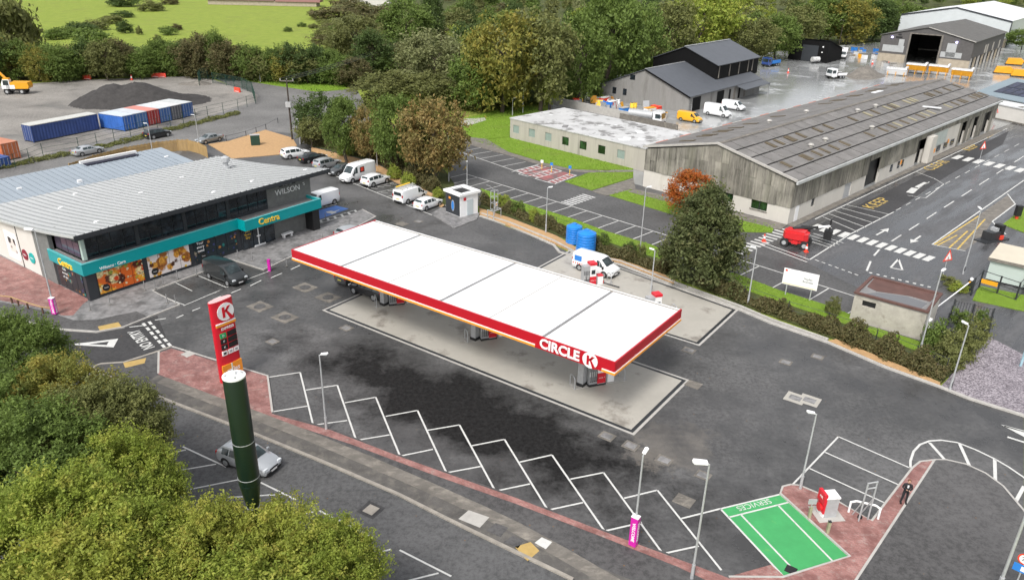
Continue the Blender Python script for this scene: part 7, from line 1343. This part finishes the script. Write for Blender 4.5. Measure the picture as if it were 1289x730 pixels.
# middle-distance trees and willows
MT = [((485,136),92,74,'far0','olive','low rounded willow bush left of centre above the shop'),((535,138),94,82,'far1','olive','second willow bush right of the low rounded one'),((548,120),44,92,'far0','willow','pale grey-green willow in front of the dark trees'),((470,98),40,56,'far2','dark','dark ivy-clad tree left of the pale willow'),((452,84),22,60,'far1','olive','olive thicket tree left of the dark ivy tree'),((512,70),2,62,'far0','green','big light green tree at the top of the hedge line'),((545,62),-8,34,'far2','dark','dark conifer beside the telegraph pole'),((604,140),62,70,'far1','green','dense green tree left of the golden oak'),((632,142),22,92,'far0','gold','broad golden-green oak at the front of the wood'),((680,140),22,86,'far1','olive','large olive tree right of the golden oak'),((728,128),18,66,'far0','green','dense green tree above the materials yard'),((766,118),-10,84,'far1','green','tall green tree behind the stone shed gable'),((800,108),6,66,'far0','green','green tree rising left of the black upper storey'),((842,92),4,74,'far2','olive','grey-green tree behind the black roof'),((880,78),-16,80,'far0','lime','light green tree behind the shed ridge'),((912,64),18,60,'far1','willow','pale willow right behind the slate roof'),((944,80),26,56,'far0','olive','olive bush tree at the right end of the black roof'),((975,76),20,48,'far1','green','green tree left of the black shed'),((1000,62),10,52,'far0','olive','rough olive tree behind the black shed'),((1032,54),-2,58,'far1','green','green tree above the black shed roof'),((1066,56),0,54,'far0','gold','yellowish tree right of the leaning pole'),((1098,52),0,56,'far2','dark','dark tree left of the open barn'),((1128,38),2,50,'far0','green','green tree behind the barn roof edge'),((1150,32),12,36,'far1','lime','lime tree in front of the pale industrial unit'),((1180,34),12,40,'far0','green','green tree over the barn ridge'),((1212,36),18,30,'far1','olive','small olive tree before the pale unit wall'),((1243,40),26,22,'far0','lime','low lime bush right of the barn ridge'),((1286,62),38,40,'far1','green','green bush at the right edge beyond the barn')]
for b_, ty, w_, v_, m_, lb in MT: tpx(b_, ty, w_, v_, m_, lb, 'trees round the edge of the wood', base_frac=.04)
# hedgerow below the field
rg = random.Random(12); xs = list(range(-18, 452, 14)); ordn = lambda n: f'{n}th' if 10 < n % 100 < 14 else f'{n}' + {1:'st',2:'nd',3:'rd'}.get(n % 10, 'th')
for i, x in enumerate(xs):
    hh = rg.uniform(32,48) + (26 if x < 10 else 0) + (14 if 255 < x < 285 else 0); by = 103 - .03*x + rg.uniform(-4,2) if x < 240 else 97 + (x-240)*.055
    tpx((x, by), by-hh, rg.uniform(30,48), rg.choice(['far0','far1','far2']), rg.choice(['green','scrub','olive','dark','green','gold']), f'{ordn(i+1)} hedgerow tree from the left below the bright field', 'hedgerow trees below the field', base_frac=.0)
rg = random.Random(15)
for i, (x, y, w_, h_) in enumerate(((8,80,70,13),(28,70,40,9),(120,38,30,2.4),(104,42,34,2.6),(88,46,28,2.2),(140,30,26,2.2),(155,22,24,1.8),(70,50,24,2.5),(190,14,30,3.2),(158,8,40,4.2),(214,6,20,2.2),(118,56,40,3.4),(158,42,18,3),(212,44,22,2),(222,38,14,1.5),(198,52,10,1.4),(176,44,8,2),(362,40,12,1.2),(380,34,12,1.2),(395,36,14,1.2),(393,22,7,2.5),(418,24,60,5),(440,16,50,6),(404,48,22,2),(470,30,60,7),(495,46,50,6),(430,60,50,5),(425,40,40,4),(575,40,40,6),(560,62,40,6),(590,24,30,4),(612,34,40,6),(640,22,40,6),(580,60,30,8),(655,8,50,7),(600,8,40,4))):
    spx((x, y), w_, h_*(1.7 if x < 400 else 1.2), rg.choice(['bush0','bush1']), 'dark' if y < 45 and x < 400 and w_ > 12 and i % 3 == 0 else rg.choice(['olive','scrub','green','olive']), f'{ordn(i+1)} of the gorse and thorn clumps scattered over the field and thicket, counted from the left hedge' if False else ('gorse clump' if x < 400 else 'thicket bush') + f' at the {"left" if x < 100 else "middle" if x < 250 else "right" if x < 400 else "far right"} of the field, {["low","wide","small","round","dense","ragged","flat"][i % 7]} and {["near the hedge","halfway up","by the far edge"][0 if y > 48 else 1 if y > 25 else 2]}', 'bushes on the field')
# the far wood and the thicket: masses nobody could count
for v_ in ('mass0','mass1','mass2'): crown_data(v_, 'green')
def mass(name, label, cat, seed, n, region, hr, rr, mats, keep):
    rg = np.random.default_rng(seed); tm = []
    for k in range(n):
        P_ = region(rg)
        if P_ is None: continue
        P = G(*P_); r = rg.uniform(*rr); h = rg.uniform(*hr); base = CR['mass%d' % rg.integers(3)]; sel = rg.uniform(size=len(base)//4) < keep
        B = base.reshape(-1,4,3)[sel].reshape(-1,3); a = rg.uniform(0,6.28); c, s = math.cos(a), math.sin(a); Q = np.stack([B[:,0]*c-B[:,1]*s, B[:,0]*s+B[:,1]*c, B[:,2]], 1)
        tm.append((rg.integers(len(mats)), Q*np.array([r,r,h*.52]) + np.array([P.x,P.y,h*.5])))
    V = []; mi = []
    for m in range(len(mats)):
        q = [v for k, v in tm if k == m]
        if q: q = np.concatenate(q); V.append(q); mi += [m]*(len(q)//4)
    me = leafmesh(name, np.concatenate(V), LEAF[mats[0]])
    for nm in mats[1:]: me.materials.append(LEAF[nm])
    me.polygons.foreach_set('material_index', np.array(mi, dtype=np.int32)); link(name, me, label=label, cat=cat, kind='stuff')
def wood_r(rg):
    px = rg.uniform(570,1300); py = rg.uniform(-55, 118 - max(0,(px-660))*.17)
    if 1120 < px and py > 16: return None
    if px > 1020 and py > 46: return None
    if px < 690 and py < 10 and rg.uniform() < .6: return None
    return px, py
mass('woodland', 'dense far wood reading as one mass behind the sheds', 'wood', 77, 470, wood_r, (8,14), (3.4,5.8), ('green','olive','green','lime','willow','dark'), .5)
def edge_r(rg):
    f = rg.uniform(); px = 575 + 215*f; return px, 141 - 22*f + rg.uniform(-12,2)
mass('wood_edge_undergrowth', 'dense low undergrowth closing the edge of the wood', 'undergrowth', 80, 90, edge_r, (1.8,4.5), (1.8,3.2), ('green','dark','olive','green'), .45)
def thick_r(rg):
    px = rg.uniform(400,660); py = rg.uniform(-30,100)
    if px < 440 and (py > 70 or rg.uniform() < .5): return None
    if px > 570 and py > 20: return None
    return px, py
mass('thicket', 'overgrown olive thicket between the bright field and the wood', 'thicket', 78, 260, thick_r, (2.5,6.5), (2.5,5.0), ('olive','willow','scrub','green','olive'), .4)
def hedge_r(rg): 
    px = rg.uniform(-20,455); return px, (100 - .03*px if px < 240 else 95 + (px-240)*.05) + rg.uniform(-22,1)
mass('hedgerow_undergrowth', 'tangled undergrowth filling the hedgerow below the field', 'undergrowth', 79, 150, hedge_r, (2.5,6), (2.2,4.2), ('scrub','olive','green','dark','gold'), .4)
# foreground trees
FT = [((18,450,9.0),10.2,7.0,'near0','green','dark green tree at the left edge below the shop corner'),((70,505,9.0),10.0,7.6,'near1','gold','bronze and green tree leaning over the main road'),((128,540,8.6),9.6,7.4,'near0','olive','olive-brown tree beside the parking bays'),((150,600,8.4),9.2,6.6,'near1','lime','yellow-green tree overhanging the bay lines'),((25,575,9.6),10.8,8.4,'near1','green','big mid-green tree at the left edge'),((60,665,9.8),10.6,7.8,'near0','lime','bright lime tree in the bottom left corner'),((165,690,9.4),10.0,7.4,'near1','lime','lime tree left of the dark green mast'),((262,700,8.9),9.4,6.6,'near0','lime2','yellow-green tree in front of the mast foot'),((352,700,8.6),9.2,6.8,'near1','lime2','bright yellow-green tree right of the mast'),((415,722,7.8),8.4,5.4,'near0','lime','rightmost lime foreground tree at the bottom edge'),((-40,520,9.6),10.4,8.4,'near0','green','green tree mostly outside the left edge'),((110,740,9.0),10.0,8.0,'near0','lime2','tree cut off by the bottom edge at left'),((310,770,8.0),9.0,8.0,'near1','lime','tree cut off by the bottom edge below the mast')]
for (px, py, z), h, w_, v_, m_, lb in FT:
    P = G(px, py, z-2.0); tree(Vector((P.x,P.y,0)), h*.95, w_*.9, v_, m_, lb, 'foreground trees', base_frac=.3)
# short grass on the lawns: uneven tufts
def tufts():
    rg = np.random.default_rng(5); Cs = []
    for lb, q in lw[:5] + [('', [(605,238),(650,254),(720,276),(760,291),(820,309),(850,322),(850,334),(760,304),(690,279),(612,251)]), ('', [(896,342),(925,345),(980,366),(1040,385),(1078,400),(1075,406),(1155,430),(1180,446),(1162,446),(1050,404),(960,374),(890,348)])]:
        P = np.array([tuple(G(*v)[:2]) for v in q]); lo, hi = P.min(0), P.max(0); n = int((hi-lo).prod()*9); X = rg.uniform(lo, hi, (n,2)); ins = np.zeros(n, bool); j = len(P)-1
        for i in range(len(P)):
            c = ((P[i,1] > X[:,1]) != (P[j,1] > X[:,1])) & (X[:,0] < (P[j,0]-P[i,0])*(X[:,1]-P[i,1])/(P[j,1]-P[i,1]+1e-12)+P[i,0]); ins ^= c; j = i
        X = X[ins]; Cs.append(np.column_stack([X, np.full(len(X), .14)]))
    C = np.concatenate(Cs); V = leaves(rg, C, np.tile(np.array([0,0,.2]), (len(C),1)), .11, .2)
    gm = leafmat('grass_blades', (.17,.3,.028), (.23,.37,.04), None, .2); link('grass_tufts', leafmesh('grass_tufts', V, gm), label='short uneven grass blades on the bright lawns', cat='grass', kind='stuff')
tufts()
